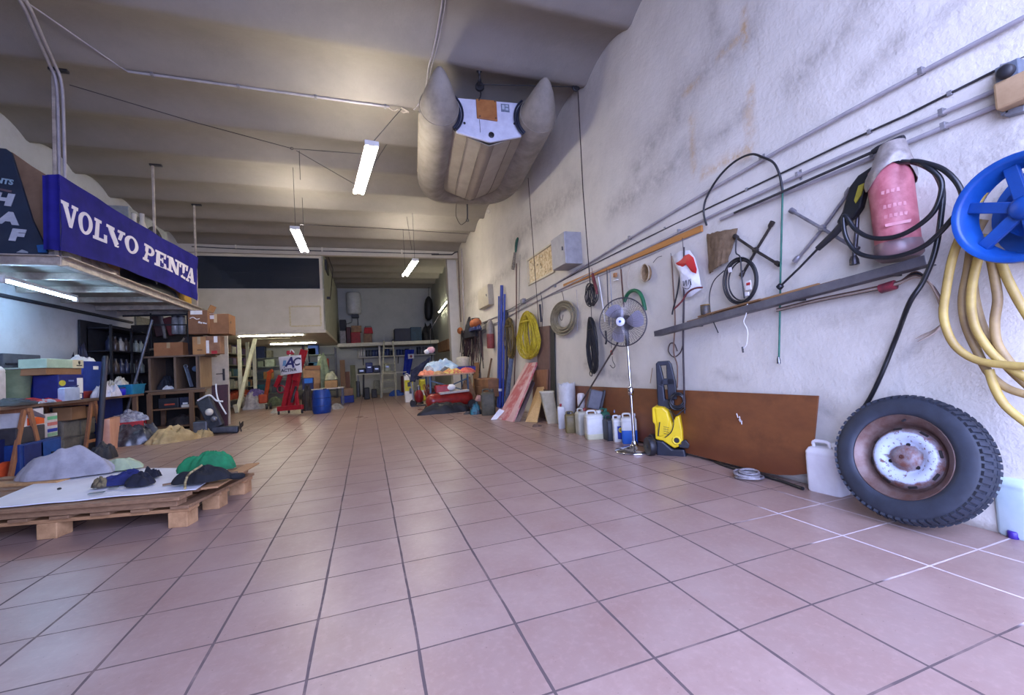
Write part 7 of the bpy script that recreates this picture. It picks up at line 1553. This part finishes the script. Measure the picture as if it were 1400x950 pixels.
P = RY(452, 519, YT + .15); one(heap(V((P.x, YT + .17, P.z)), .16, .12, .2, 91, folds=.5), 'pale_plastic', mat((196, 196, 160), (160, 160, 126), .5), 'pale yellowish plastic bundle in the open tan box', 'bundle')
P = RY(442, 527, YT + .5); one(heap(V((P.x, YT + .55, zt2)), .2, .14, .95, 92, folds=.4, rough=.25), 'green_tarp', mat((140, 154, 120), (106, 120, 90), .7), 'tall sage green tarp bundle behind the drum', 'tarp')
fb_(435, 440, 487, 512, YT + .5, .08, (200, 206, 196), 'white pole-like tube standing behind the tan carton', 'white_tube', 'tube', .02, z0=zt2)
P = RZ(426, 556) + V((0, .3, 0)); one(heap(P, .25, .2, .35, 93), 'yellow_bag', mat((150, 140, 60), (110, 100, 44), .6), 'dull yellow bag on the floor left of the blue drum', 'bag')
P = RZ(420, 562) + V((-.0, .2, 0)); one(heap(P, .14, .14, .55, 94), 'dark_machine', mat((56, 48, 44), (36, 32, 32), .6), 'dark machine parts beside the blue drum on its left', 'parts')
P = RZ(458, 559); one(heap(P, .22, .14, .12, 95), 'grey_rags', mat((160, 156, 146), (120, 116, 108), .8), 'grey white rags on the floor right of the blue drum', 'rags')
P = RZ(378, 566) + V((.0, .4, 0)); one(heap(P, .2, .12, .1, 96), 'white_hull', mat((206, 206, 190), (176, 176, 160), .6), 'white slipper-shaped cloth on the floor left of the hoist', 'cloth')
P = RZ(374, 556) + V((0, .6, 0)); one(heap(P, .35, .3, .22, 97), 'green_nets', mat((110, 122, 96), (76, 88, 68), .8), 'greenish net heap on the floor behind the hoist', 'net')
P = RZ(345, 560) + V((0, .3, 0)); one(heap(P, .32, .22, .42, 98), 'white_sack', mat((196, 192, 186), (150, 146, 146), .7), 'white sack slumped at the foot of the stair frame', 'sack')
one(heap(P + V((-.0, .1, .36)), .24, .18, .2, 99), 'mauve_cloth', mat((120, 104, 160), (96, 82, 134), .8), 'mauve cloth on the white sack', 'cloth')
t = pxcan(334, 557, 9, 17, M_cream, 'cream jerrycan beside the foot of the stair frame', d=.2)
# ---- items between office and rear (right of drum)
YG = 12.6
fb_(466, 484, 541, 551, YG, .3, (30, 52, 140), 'blue crate on the floor right of the blue drum', 'blue_crate', 'crate', z0=0.)
zc_ = RY(475, 541, YG).z
fb_(469, 483, 531, 541, YG + .03, .3, (150, 116, 86), 'brown box standing on the blue crate', z0=zc_ + .002)
fb_(466, 473, 492, 532, YG + 1.2, .06, (128, 96, 64), 'tall brown board leaning behind the crate, left', 'tall_plank', 'board', .005, z0=0.)
fb_(472, 479, 508, 532, YG + 1.3, .06, (110, 70, 50), 'dark red-brown board behind the crate, middle', 'tall_plank', 'board', .005, z0=0.)
fb_(480, 487, 499, 534, YG + 1.4, .06, (104, 104, 70), 'olive board behind the crate, right', 'tall_plank', 'board', .005, z0=0.)
# ================================================================== REAR OF THE ROOM
zL = 2.0; YF = 15.4
t = thing('rear_loft', 'pale loft shelf across the rear of the room', 'loft', (.75, 16.2, zL))
MB().box(((OX + XW) / 2, (YF + YB) / 2 - .01, zL - .05), (XW - OX - .04, YB - YF - .04, .10)).build('deck', mat((186, 182, 164), (160, 156, 140), .6), t, .004)
MB().box(((OX + XW) / 2, YF - .01, zL - .05), (XW - OX - .04, .03, .13)).build('edge_board', mat((196, 190, 170), (172, 168, 150), .6), t, .004)
MB().bar((.35, YF + .3, 0), (.35, YF + .3, zL - .1), .07, .07, (0, 1, 0)).build('support_post', M_cream, t)
# water heater
P = RY(483, 400, 16.7); Q = RY(483, 430, 16.7); rw = 9.5 * px(P)
t = thing('water_heater', 'white cylindrical water heater on the rear wall', 'water heater', (P.x, 16.7, Q.z))
MB().lathe([(0, 0), (rw * .8, .0), (rw, .06), (rw, P.z - Q.z - .06), (rw * .85, P.z - Q.z), (0, P.z - Q.z)], (P.x, 16.7, Q.z), (0, 0, 1), 32).build('tank', mat((206, 206, 200), (190, 190, 184), .4), t)
MB().box((P.x + .05, 16.65, Q.z - .07), (rw * .9, .2, .14)).build('valve_box', M_black, t, .01)
for k, dx in enumerate((-.1, .12)): MB().tube([(P.x + dx, 16.7, Q.z), (P.x + dx, 16.75, Q.z - .3), (P.x + dx - .4 * (k == 0), 16.9, Q.z - .42)], .015, 8).build('pipe', M_steel, t)
def lb_(x0, x1, yt, Y, dep, c, label, name='storage_box', z0=zL, rough=.6, cat='box', bev=.015):
    yb = 466; xa, xb = RY(x0, yb, Y).x, RY(x1, yb, Y).x; zt = RY((x0 + x1) / 2, yt, Y).z
    return one(MB().box(((xa + xb) / 2, Y + dep / 2, (zt + z0) / 2 + .001), (xb - xa, dep, zt - z0)), name, mat(c, tuple(v * .78 for v in c), rough), label, cat, bevel=bev)
Y1 = YF + .15
lb_(465, 473, 452, Y1, .4, (150, 144, 140), 'pale box at the left end of the rear loft')
lb_(465, 474, 437, Y1 + .45, .4, (24, 24, 28), 'black box behind the pale box on the rear loft', 'speaker_box')
lb_(474, 480, 447, Y1 + .1, .4, (86, 40, 36), 'dark maroon box second on the rear loft')
lb_(480, 493, 454, Y1, .4, (156, 30, 28), 'bright red box on the rear loft under the tan one')
z_ = RY(486, 454, Y1).z; lb_(481, 495, 445, Y1 + .05, .35, (150, 112, 70), 'tan carton on the bright red box', z0=z_ + .002)
lb_(497, 509, 456, Y1 + .3, .4, (134, 100, 66), 'brown box right of the red ones on the rear loft')
z_ = RY(503, 456, Y1 + .3).z; t = thing('red_toolbox', 'red toolbox on the brown box on the rear loft', 'toolbox', RY(503, 456, Y1 + .3)); a, b = RY(497, 452, Y1 + .3).x, RY(510, 452, Y1 + .3).x; MB().box(((a + b) / 2, Y1 + .5, z_ + .13), (b - a, .3, .24), top=(.8, .7)).build('box', M_red, t, .015); MB().tube([((a + b) / 2 - .12, Y1 + .5, z_ + .25), ((a + b) / 2 - .1, Y1 + .5, z_ + .30), ((a + b) / 2 + .1, Y1 + .5, z_ + .30), ((a + b) / 2 + .12, Y1 + .5, z_ + .25)], .012, 8).build('handle', M_black, t)
lb_(540, 562, 449, Y1 + .05, .6, (26, 28, 50), 'large dark navy trunk on the rear loft', 'trunk')
lb_(562, 577, 447, Y1 + .1, .6, (30, 60, 80), 'dark teal trunk right of the navy one on the rear loft', 'trunk')
lb_(536, 540, 464, Y1 + .05, .2, (20, 20, 24), 'small dark block left of the navy trunk', 'dark_block')
P = RY(585, 464, Y1 + .3); one(heap(V((P.x, Y1 + .4, zL + .002)), .25, .3, .62, 101), 'black_cover', mat((24, 24, 28), (16, 16, 18), .7), 'black cover heaped at the right end of the rear loft', 'cover')
# long black bag hanging at the right
P0, P1 = RY(586, 406, 16.2), RY(586, 438, 16.2); t = thing('black_bag', 'long black bag hanging by the rear right corner over the loft', 'bag', P1)
MB().tube([P0 + V((0, 0, .02)), P0.lerp(P1, .1), P0.lerp(P1, .3), P0.lerp(P1, .7), P0.lerp(P1, .92), P1], [.05, .13, .17, .17, .13, .05], 18).build('body', mat((22, 22, 26), (14, 14, 16), .6), t)
MB().tube([P0, P0 + V((.04, .1, .42))], .012, 6).build('strap', M_black, t)
# long shelf below the loft
YW = 16.55; za = RY(530, 487, YW).z; t = thing('long_shelf', 'long white shelf on the rear wall under the loft', 'shelf', (.8, YW + .2, za)); a, b = RY(489, 487, YW), RY(597, 485, YW)
MB().box(((a.x + b.x) / 2, YW + .2, za), (b.x - a.x, .42, .05)).build('board', mat((196, 192, 176), (176, 172, 156), .6), t, .004)
for x in (a.x + .2, (a.x + b.x) / 2, b.x - .2): MB().bar((x, YW + .38, za - .3), (x, YW + .05, za - .03), .03, .03).build('bracket', M_dsteel, t)
first = {}; rn = random.Random(23); kk = [((206, 204, 190), 'white bottle'), ((50, 58, 70), 'dark can'), ((120, 120, 116), 'grey can'), ((40, 60, 110), 'blue can')]
xs = [491, 494, 498, 503, 507, 511, 515, 519, 523, 527, 530, 534, 545, 549, 553, 557, 561, 573, 577, 581, 585, 589, 593]
for i, x in enumerate(xs):
    k = 0 if i in (0, 1, 2, 16) else rn.choice((1, 1, 2, 3)); p = RY(x, 484, YW + .1); nm = kk[k][1]; lb = '%s on the long rear shelf, %s' % (nm, ('first from left', 'second from left', 'third from left', 'fourth from left', 'fifth from left', 'sixth from left', 'seventh from left', 'eighth from left', 'ninth from left', 'tenth from left', 'left of the ladder top', 'behind the ladder', 'just right of the ladder', 'second right of the ladder', 'third right of the ladder', 'fourth right of the ladder', 'left of the hanging blue cloth', 'right of the hanging blue cloth', 'second right of the blue cloth', 'third right of the blue cloth', 'fourth right of the blue cloth', 'next to last at right', 'last at right')[i])
    if k not in first:
        q = thing('shelf_bottle' if k == 0 else 'shelf_can', lb, 'bottle' if k == 0 else 'can', (0, 0, 0), 'cans and bottles on the long rear shelf')
        if k == 0: MB().lathe([(.05, 0), (.055, .02), (.055, .22), (.02, .28), (.02, .32), (0, .32)], (0, 0, 0), (0, 0, 1), 14).build('body', mat(kk[k][0], (170, 168, 156), .4), q)
        else: MB().lathe([(.085, 0), (.09, .01), (.09, .25), (.085, .26), (0, .26)], (0, 0, 0), (0, 0, 1), 16).build('body', mat(kk[k][0], tuple(v * .7 for v in kk[k][0]), .4), q)
        q.location = (p.x, YW + .14, za + .026); first[k] = q
    else: dup(first[k], (p.x, YW + .14 + .04 * (i % 2), za + .026), 0, lb, scale=(1, 1, rn.uniform(.75, 1.2)))
# hanging blue cloth with red cross sign
t = thing('blue_overall', 'blue overall hanging from the long rear shelf', 'overall', RY(562, 515, YW - .1)); a, b, c, d = RY(554, 478, YW - .1), RY(566, 478, YW - .1), RY(560, 512, YW - .1), RY(551, 512, YW - .1)
MB().sheet(lambda u, v: a.lerp(b, u).lerp(d.lerp(c, u), v) + V((0, .03 * math.sin(u * 12 + v * 2), 0)), 16, 14, .02).build('cloth', mat((26, 56, 180), (18, 42, 150), .7), t)
t = thing('first_aid_sign', 'small white sign with a red mark hanging by the blue overall', 'sign', RY(562, 488, YW - .2)); c = RY(562, 487, YW - .2); s_ = px(c); MB().box(c, (8 * s_, .012, 6.5 * s_)).build('plate', M_paper, t, .003); MB().box(c - V((0, .008, 0)), (1.4 * s_, .006, 4 * s_)).build('red_mark', M_red, t); MB().box(c - V((0, .008, 0)), (3.6 * s_, .006, 1.4 * s_)).build('red_mark', M_red, t)
# rear workbench with machine
YK = 15.2; zk = RY(510, 511, YK).z; a, b = RY(487, 511, YK), RY(556, 510, YK); t = thing('rear_bench', 'narrow rear bench under the long shelf', 'bench', ((a.x + b.x) / 2, YK + .25, 0)); MB().box(((a.x + b.x) / 2, YK + .25, zk), (b.x - a.x, .5, .035)).build('top', M_cream, t, .004)
for x in (a.x + .05, b.x - .05): MB().bar((x, YK + .05, 0), (x, YK + .05, zk), .04, .04, (0, 1, 0)).build('leg', M_dsteel, t)
for (x0, x1, yt, c, lb, nm) in ((500, 510, 496, (34, 46, 110), 'blue machine head on the rear bench', 'machine'), (489, 500, 504, (28, 28, 34), 'dark tool heap left of the blue machine on the rear bench', 'tool_box'), (510, 520, 500, (26, 28, 50), 'dark navy case right of the blue machine on the rear bench', 'case'), (526, 534, 496, (176, 178, 150), 'pale greenish box at the right end of the rear bench', 'box')):
    q = thing(nm, lb, 'machine' if nm == 'machine' else 'box', RY((x0 + x1) / 2, 511, YK + .1)); xa, xb = RY(x0, 508, YK + .1).x, RY(x1, 508, YK + .1).x; zt = RY(x0, yt, YK + .1).z; MB().box(((xa + xb) / 2, YK + .25, (zt + zk) / 2 + .02), (xb - xa, .3, zt - zk - .03)).build('body', mat(c, tuple(v * .75 for v in c), .5), q, .03); MB().box(((xa + xb) / 2, YK + .09, zk + (zt - zk) * .6), ((xb - xa) * .5, .03, .05)).build('panel', M_steel, q)
# things on the floor under the rear bench
for (x, y, wpx, hpx, c, lb, nm, cat) in ((488, 543, 9, 22, (40, 46, 44), 'dark green rubbish bin on the floor at the rear left', 'bin', 'bin'), (502, 546, 8, 16, (26, 26, 30), 'black machine on the floor under the rear bench', 'machine', 'machine'), (512, 544, 8, 12, (44, 40, 40), 'dark box on the floor under the rear bench', 'box', 'box'), (516, 540, 9, 20, (150, 150, 128), 'pale cabinet on the floor behind the ladder foot', 'cabinet', 'cabinet'), (552, 538, 5, 24, (96, 26, 30), 'dark red bag standing right of the ladder', 'bag', 'bag')):
    B = RZ(x, y); s_ = px(B); one(MB().box(B + V((0, .2, hpx * s_ / 2)), (wpx * s_, .35, hpx * s_), top=(.9, .9)), nm, mat(c, tuple(v * .75 for v in c), .6), lb, cat, bevel=.03)
mb = MB(); B = RZ(497, 545); mb.tube([B + V((0, 0, .05)), RY(497, 512, B.y)], .03, 8); one(mb, 'black_post', M_black, 'slanted black post standing before the rear bench', 'post')
P = RZ(543, 541); one(heap(P + V((0, .15, 0)), .28, .2, .16, 103), 'blue_cloth', mat((30, 80, 170), (22, 62, 140), .6), 'bright blue plastic heap on the floor by the ladder', 'plastic')
# step ladder
t = thing('step_ladder', 'pale wooden ladder leaning to the rear loft, steps at its foot', 'ladder', RZ(523, 543)); B = RZ(522, 543); C = RZ(543, 540); M_ld = mat((176, 172, 150), (146, 142, 122), .6)
T1, T2 = RY(525, 466, YF - .04), RY(537, 466, YF - .04)
MB().bar(B, T1, .05, .04, (0, 1, 0)).build('stile', M_ld, t); MB().bar(C, T2, .05, .04, (0, 1, 0)).build('stile', M_ld, t)
for k in range(1, 7): f = k / 7; MB().bar(B.lerp(T1, f), C.lerp(T2, f), .05, .03).build('rung', M_ld, t)
t = thing('trestle_steps', 'small pale stepladder frame in front of the rear bench', 'steps', RZ(527, 543)); a = RZ(521, 544); b = a + V((.5, 0, 0)); tz_ = RY(523, 511, a.y).z
for p, q in ((a, a + V((.06, .1, tz_))), (b, b + V((-.02, .1, tz_))), (a + V((0, .5, 0)), a + V((.06, .2, tz_))), (b + V((0, .5, 0)), b + V((-.02, .2, tz_)))): MB().bar(p, q, .035, .035, (0, 1, 0)).build('leg', M_ld, t)
for f in (.33, .66): MB().bar(a.lerp(a + V((.06, .1, tz_)), f), b.lerp(b + V((-.02, .1, tz_)), f), .08, .025).build('step', M_ld, t)
MB().box((a + b) / 2 + V((.02, .15, tz_)), (.5, .2, .03)).build('top_step', M_ld, t)
# ---- hand truck and packs
B = RZ(566, 556); t = thing('hand_truck', 'grey hand truck with a curved handle by the clothes table', 'hand truck', B); h_ = Plane(B, 0); M_ht = mat((150, 152, 156), (118, 120, 126), .4, .5)
for o in (0, .3): MB().tube(spline([h_.p(566, 553, o), h_.p(563, 530, o), h_.p(560, 516, o), h_.p(556, 511, o), h_.p(553, 514, o)], 5), .02, 10).build('rail', M_ht, t)
for y in (545, 535, 525): MB().tube([h_.p(565, y, 0), h_.p(565, y, .3)], .014, 8).build('crossbar', M_ht, t)
MB().box(h_.p(572, 556, .15) + V((0, 0, .03)), (.36, .3, .03)).build('toe_plate', M_dsteel, t, .004)
for o in (0, .3): c = h_.p(565, 553, o); c.z = .08; MB().lathe([(0, -.025), (.07, -.025), (.08, 0), (.07, .025), (0, .025)], c, tuple(h_.n), 20).build('wheel', M_black, t)
xa = RZ(551, 551); c = V((xa.x + .18, xa.y + .15, 0)); s_ = px(c)
t = thing('yellow_white_pack', 'tall yellow and white printed pack standing left of the clothes table', 'pack', c); hh = 37 * s_
MB().box(c + V((0, 0, hh / 2)), (11 * s_, .25, hh)).build('pack', M_paper, t, .02)
MB().box(c + V((-.0, -.128, hh * .62)), (11.1 * s_, .006, hh * .4)).build('yellow_band', mat((206, 196, 40), (186, 176, 30), .5), t, label='yellow band'); MB().box(c + V((.02, -.133, hh * .66)), (5 * s_, .004, hh * .16)).build('picture', M_dsteel, t); MB().box(c + V((.04, -.133, hh * .42)), (3.2 * s_, .004, hh * .2)).build('picture', mat((50, 60, 80), (80, 90, 110), .5), t)
c2 = c + V((.42, .05, 0)); t = thing('yellow_drum', 'yellow pack behind the hand truck', 'pack', c2); MB().box(c2 + V((0, .2, hh * .4)), (9 * s_, .25, hh * .8)).build('pack', mat((206, 196, 40), (180, 170, 30), .5), t, .03); MB().box(c2 + V((0, .07, hh * .3)), (5 * s_, .006, hh * .2)).build('label_sheet', M_paper, t)
# ---- clothes table
TX0, TX1, TY0, TY1, TZ = 1.12, 2.28, 7.75, 9.1, .80
TZ = .79
p1, p2 = RZ(577, 517, TZ), RZ(650, 509, TZ)
t = thing('folding_table', 'folding table with blue-grey crossed legs buried under clothes', 'table', (1.7, 8.4, 0)); M_tl = mat((76, 96, 110), (58, 76, 90), .5, .3)
YTb = 8.0; xa, xb = RY(578, 515, YTb).x, RY(648, 512, YTb).x; zT = RY(612, 512, YTb).z
MB().box(((xa + xb) / 2, YTb + .4, zT), (xb - xa, .85, .03)).build('top', mat((196, 160, 130), (170, 134, 106), .6), t, .004)
for x in (xa + .16, xb - .14):
    for y in (YTb + .06, YTb + .72): MB().bar((x, y, 0), (x, y, zT), .035, .035, (0, 1, 0)).build('leg', M_tl, t)
MB().bar((xa + .16, YTb + .06, zT * .45), (xb - .14, YTb + .06, zT * .85), .025, .025).build('crossbar', M_tl, t); MB().bar((xa + .16, YTb + .06, zT * .85), (xb - .14, YTb + .06, zT * .45), .025, .025).build('crossbar', M_tl, t)
zt_ = zT + .016
def tc(x, dy, rx, ry, h, seed, m, name, label, cat='cloth', z=zt_, rz=0.): p = RY(x, 512, YTb + dy); return one(heap(V((p.x, YTb + dy, z)), rx, ry, h, seed, rz=rz), name, m, label, cat)
tc(584, .12, .17, .16, .10, 111, mat((236, 150, 116), (214, 126, 96), .9), 'salmon_towel', 'salmon towel at the left front corner of the clothes table')
tc(639, .15, .20, .16, .10, 112, mat((230, 124, 104), (206, 100, 84), .9), 'coral_towel', 'coral red towel at the right end of the clothes table')
tc(618, .14, .26, .14, .09, 113, mat((226, 206, 110), (206, 120, 90), .9, scale=14, lo=.45, hi=.55), 'patterned_cloth', 'yellow and red patterned cloth along the front of the clothes table')
tc(600, .12, .2, .14, .06, 114, mat((206, 170, 120), (150, 110, 76), .9), 'tan_cloth', 'tan cloth between the salmon towel and the patterned cloth')
tc(605, .45, .42, .26, .27, 118, mat((150, 186, 210), (206, 220, 226), .9, scale=7), 'light_blue_clothes', 'big heap of light blue clothes on the clothes table')
tc(590, .35, .2, .14, .17, 116, mat((206, 206, 208), (60, 62, 70), .9, scale=9), 'striped_shirt', 'white and dark striped shirt left of the light blue heap')
tc(608, .28, .18, .12, .14, 117, mat((120, 122, 124), (80, 82, 86), .9), 'grey_cloth', 'grey cloth in front of the light blue heap')
p = RY(636, 505, YTb + .5); t = thing('purple_tray', 'purple-blue tray on the clothes table', 'tray', V((p.x, YTb + .5, zt_))); MB().box((p.x, YTb + .5, zt_ + .07), (.42, .3, .13), top=(1.1, 1.1)).build('tray', mat((66, 64, 160), (50, 48, 130), .5), t, .02)
MB().box((p.x, YTb + .5, zt_ + .14), (.40, .28, .02)).build('lining', M_bluedk, t)
q = thing('cream_tub', 'cream round tub with lid standing in the purple tray', 'tub', (p.x - .04, YTb + .52, zt_ + .15)); MB().lathe([(.14, 0), (.15, .02), (.15, .17), (.145, .18)], (p.x - .04, YTb + .52, zt_ + .15), (0, 0, 1), 24).build('tub', mat((206, 196, 170), (180, 170, 146), .5), q); MB().lathe([(.155, .17), (.155, .21), (.06, .23), (0, .23)], (p.x - .04, YTb + .52, zt_ + .15), (0, 0, 1), 24).build('lid', mat((216, 206, 180), (196, 186, 160), .5), q)
# dark coat hanging left of the table
a, b = RY(573, 495, YTb + .9), RY(556, 520, YTb + .9); t = thing('navy_coat', 'navy coat draped over the rear left of the clothes table', 'coat', RY(565, 520, YTb + .9))
c4 = [RY(588, 488, YTb + .9), RY(562, 506, YTb + .9), RY(560, 523, YTb + .8), RY(584, 512, YTb + .8)]
MB().sheet(lambda u, v: c4[0].lerp(c4[1], u).lerp(c4[3].lerp(c4[2], u), v) + V((0, -.06 * math.sin(PI * u) + .03 * nz(u * 6, v * 6), .02 * nz(u * 7, v * 3))), 16, 10, .05).build('coat', mat((28, 34, 62), (18, 22, 44), .9), t)
MB().bar(c4[0], V((c4[0].x, c4[0].y, 0)), .03, .03, (0, 1, 0)).build('stand', M_black, t)
# stuff under and before the table
B = RZ(575, 553) + V((0, .25, 0)); s_ = px(B); t = thing('red_tank', 'dark red rounded tank on the floor by the hand truck', 'tank', B)
MB().ell(B + V((0, 0, 10 * s_)), (6.2 * s_, .16, 9.6 * s_), 20, 14).build('tank', mat((150, 30, 44), (120, 22, 34), .35), t); MB().lathe([(.05, 0), (.05, .08), (.03, .12)], B + V((0, 0, 19 * s_)), (0, 0, 1), 14).build('neck', M_steel, t); MB().lathe([(.12, 0), (.1, .05)], B, (0, 0, 1), 20).build('foot', M_black, t)
B = RZ(594, 560) + V((0, .2, 0)); t = thing('cable_heap', 'tangled heap of brown and red cables under the clothes table', 'cable heap', B); rn = random.Random(8)
for k in range(44):
    a = B + V((rn.uniform(-.2, .16), rn.uniform(-.12, .2), .5 + rn.uniform(-.15, .1))); e = B + V((rn.uniform(-.2, .26), rn.uniform(-.22, .1), .012))
    MB().tube(spline([a, a.lerp(e, .4) + V((rn.uniform(-.08, .08), rn.uniform(-.08, .05), 0)), e, e + V((rn.uniform(-.2, .2), rn.uniform(-.03, .1), 0))], 5), .009, 6).build('cable', mat(((112, 64, 44), (150, 46, 34), (90, 74, 54))[k % 3], ((84, 46, 34), (120, 34, 26), (70, 56, 42))[k % 3], .6), t)
B = RZ(622, 562) + V((0, .25, 0)); t = thing('air_compressor', 'red air compressor tank lying under the clothes table', 'compressor', B); a, b = B + V((-.50, 0, .22)), B + V((.42, .12, .22)); d = (b - a).normalized()
MB().lathe([(0, -.05), (.10, -.03), (.155, .04), (.16, .1), (.16, (b - a).length - .1), (.155, (b - a).length - .04), (.1, (b - a).length + .03), (0, (b - a).length + .05)], a, d, 28).build('tank', mat((146, 30, 24), (112, 22, 18), .35), t)
MB().bar(a.lerp(b, .25) + V((0, -.05, .15)), a.lerp(b, .95) + V((0, -.05, .17)), .16, .05).build('white_cover', mat((196, 190, 182), (160, 154, 148), .5), t, .015)
MB().box(a.lerp(b, .35) + V((0, .1, .24)), (.3, .2, .16)).build('pump_head', mat((170, 30, 34), (140, 24, 28), .4), t, .02); MB().ell(a.lerp(b, .55) + V((0, .02, .26)), (.10, .09, .07)).build('filter', M_paper, t)
for f in (.15, .85): c = a.lerp(b, f) + V((0, -.1, 0)); MB().box((c.x, c.y, .05), (.10, .2, .10)).build('foot', M_black, t, .01)
MB().lathe([(0, -.03), (.09, -.03), (.10, 0), (.09, .03), (0, .03)], V((b.x, b.y - .16, .10)), (0, 1, 0), 20).build('wheel', M_black, t)
P = RZ(610, 565) + V((.0, .1, 0)); one(heap(P, .55, .15, .20, 121, folds=.7), 'black_sheet', mat((28, 28, 32), (18, 18, 22), .6), 'black sheet on the floor in front of the compressor', 'sheeting')
P = RZ(645, 556) + V((0, .3, 0)); one(heap(P + V((0, 0, .0)), .2, .18, .50, 122), 'tan_sack', mat((156, 122, 86), (110, 84, 58), .8), 'tan sack between the compressor and the brown boxes', 'sack')
# brown boxes by the wall
def wb(x0, x1, yt, yb, X, dep, c, label):
    ya, yb_ = RX(x0, yt, X).y, RX(x1, yt, X).y; zt, z0 = RX((x0 + x1) / 2, yt, X).z, RX((x0 + x1) / 2, yb, X).z
    return one(MB().box((X + dep / 2, (ya + yb_) / 2, (zt + max(0, z0)) / 2), (dep, abs(ya - yb_), zt - max(0, z0))), 'cardboard_box', mat(c, tuple(v * .8 for v in c), .8, scale=4), label, 'box', bevel=.01)
wb(649, 667, 529, 541, 2.22, .38, (126, 88, 60), 'lower brown box stacked left of the olive canister')
wb(648, 667, 518, 529, 2.24, .36, (142, 100, 68), 'upper brown box stacked left of the olive canister')
one(MB().box((2.53, RX(648, 500, 2.5).y, .50), (.04, .5, .98), ry=.06), 'cardboard_flap', M_card, 'folded cardboard leaning on the wall above the brown boxes', 'cardboard', bevel=.004)
wb(598, 612, 466, 480, 2.35, .25, (140, 104, 70), 'brown carton standing high against the wall behind the clothes table')
# hanging clump of gear on the wall by the pillar
t = thing('hanging_gear', 'dense clump of dark straps, bags and orange buoys hanging on the right wall near the pillar', 'gear', W(645, 470, .1))
t['label'] = 'dense clump of dark straps with an orange buoy hanging near the rear pillar'
heap(W(645, 462, .17), .15, .55, .42, 131).build('dark_bag', mat((36, 36, 46), (22, 22, 30), .7), t); heap(W(650, 452, .24), .12, .38, .20, 132).build('navy_bag', mat((44, 56, 104), (30, 40, 80), .7), t)
MB().ell(W(650, 442, .26), (.13, .30, .12)).build('orange_buoy', mat((176, 100, 56), (140, 76, 40), .6), t, label='orange buoy'); MB().lathe([(.1, 0), (.1, .05), (0, .06)], W(650, 438, .26), (0, 0, 1), 16).build('black_cap', M_black, t)
MB().ell(W(629, 452, .15), (.08, .16, .10)).build('orange_bag', mat((190, 110, 60), (150, 84, 44), .6), t, label='orange bag'); rn = random.Random(12)
for k in range(60):
    x = rn.uniform(631, 659); l = rn.uniform(18, 62); o = rn.uniform(.04, .22); MB().tube(spline([W(x, 452, o), W(x + rn.uniform(-3, 3), 452 + l * .5, o), W(x + rn.uniform(-4, 4), 452 + l, o)], 4), .012, 6).build('strap', (mat((34, 32, 38), (24, 22, 28), .7), mat((76, 50, 54), (56, 36, 42), .7), mat((96, 80, 76), (70, 58, 56), .7))[k % 3], t)
t = thing('vertical_pipe_pair', 'white vertical pipe boxing beside the clump of gear', 'pipe', W(621, 470, .1)); MB().bar(RX(622, 452, XW - .05), V((XW - .05, RX(625, 520, XW - .05).y, .003)), .12, .08, (1, 0, 0)).build('boxing', M_cream, t, .004)
P = RY(596, 478, 8.9); t = thing('pink_toy', 'small pink and white plush lump hanging behind the clothes table', 'plush', P); MB().ell(P + V((-.12, 0, 0)), (.10, .08, .08)).build('pink_lump', mat((206, 130, 140), (226, 206, 206), .9, scale=20), t); MB().ell(P + V((-.22, 0, -.04)), (.07, .06, .06)).build('white_lump', M_paper, t); MB().tube([P + V((-.12, 0, 0)), P + V((-.1, .1, .5)), V((P.x + .3, P.y + .4, 2.4))], .006, 6).build('string', M_dsteel, t)
for o in SC.objects:
    for k in ('_o', '_u'):
        if k in o: del o[k]
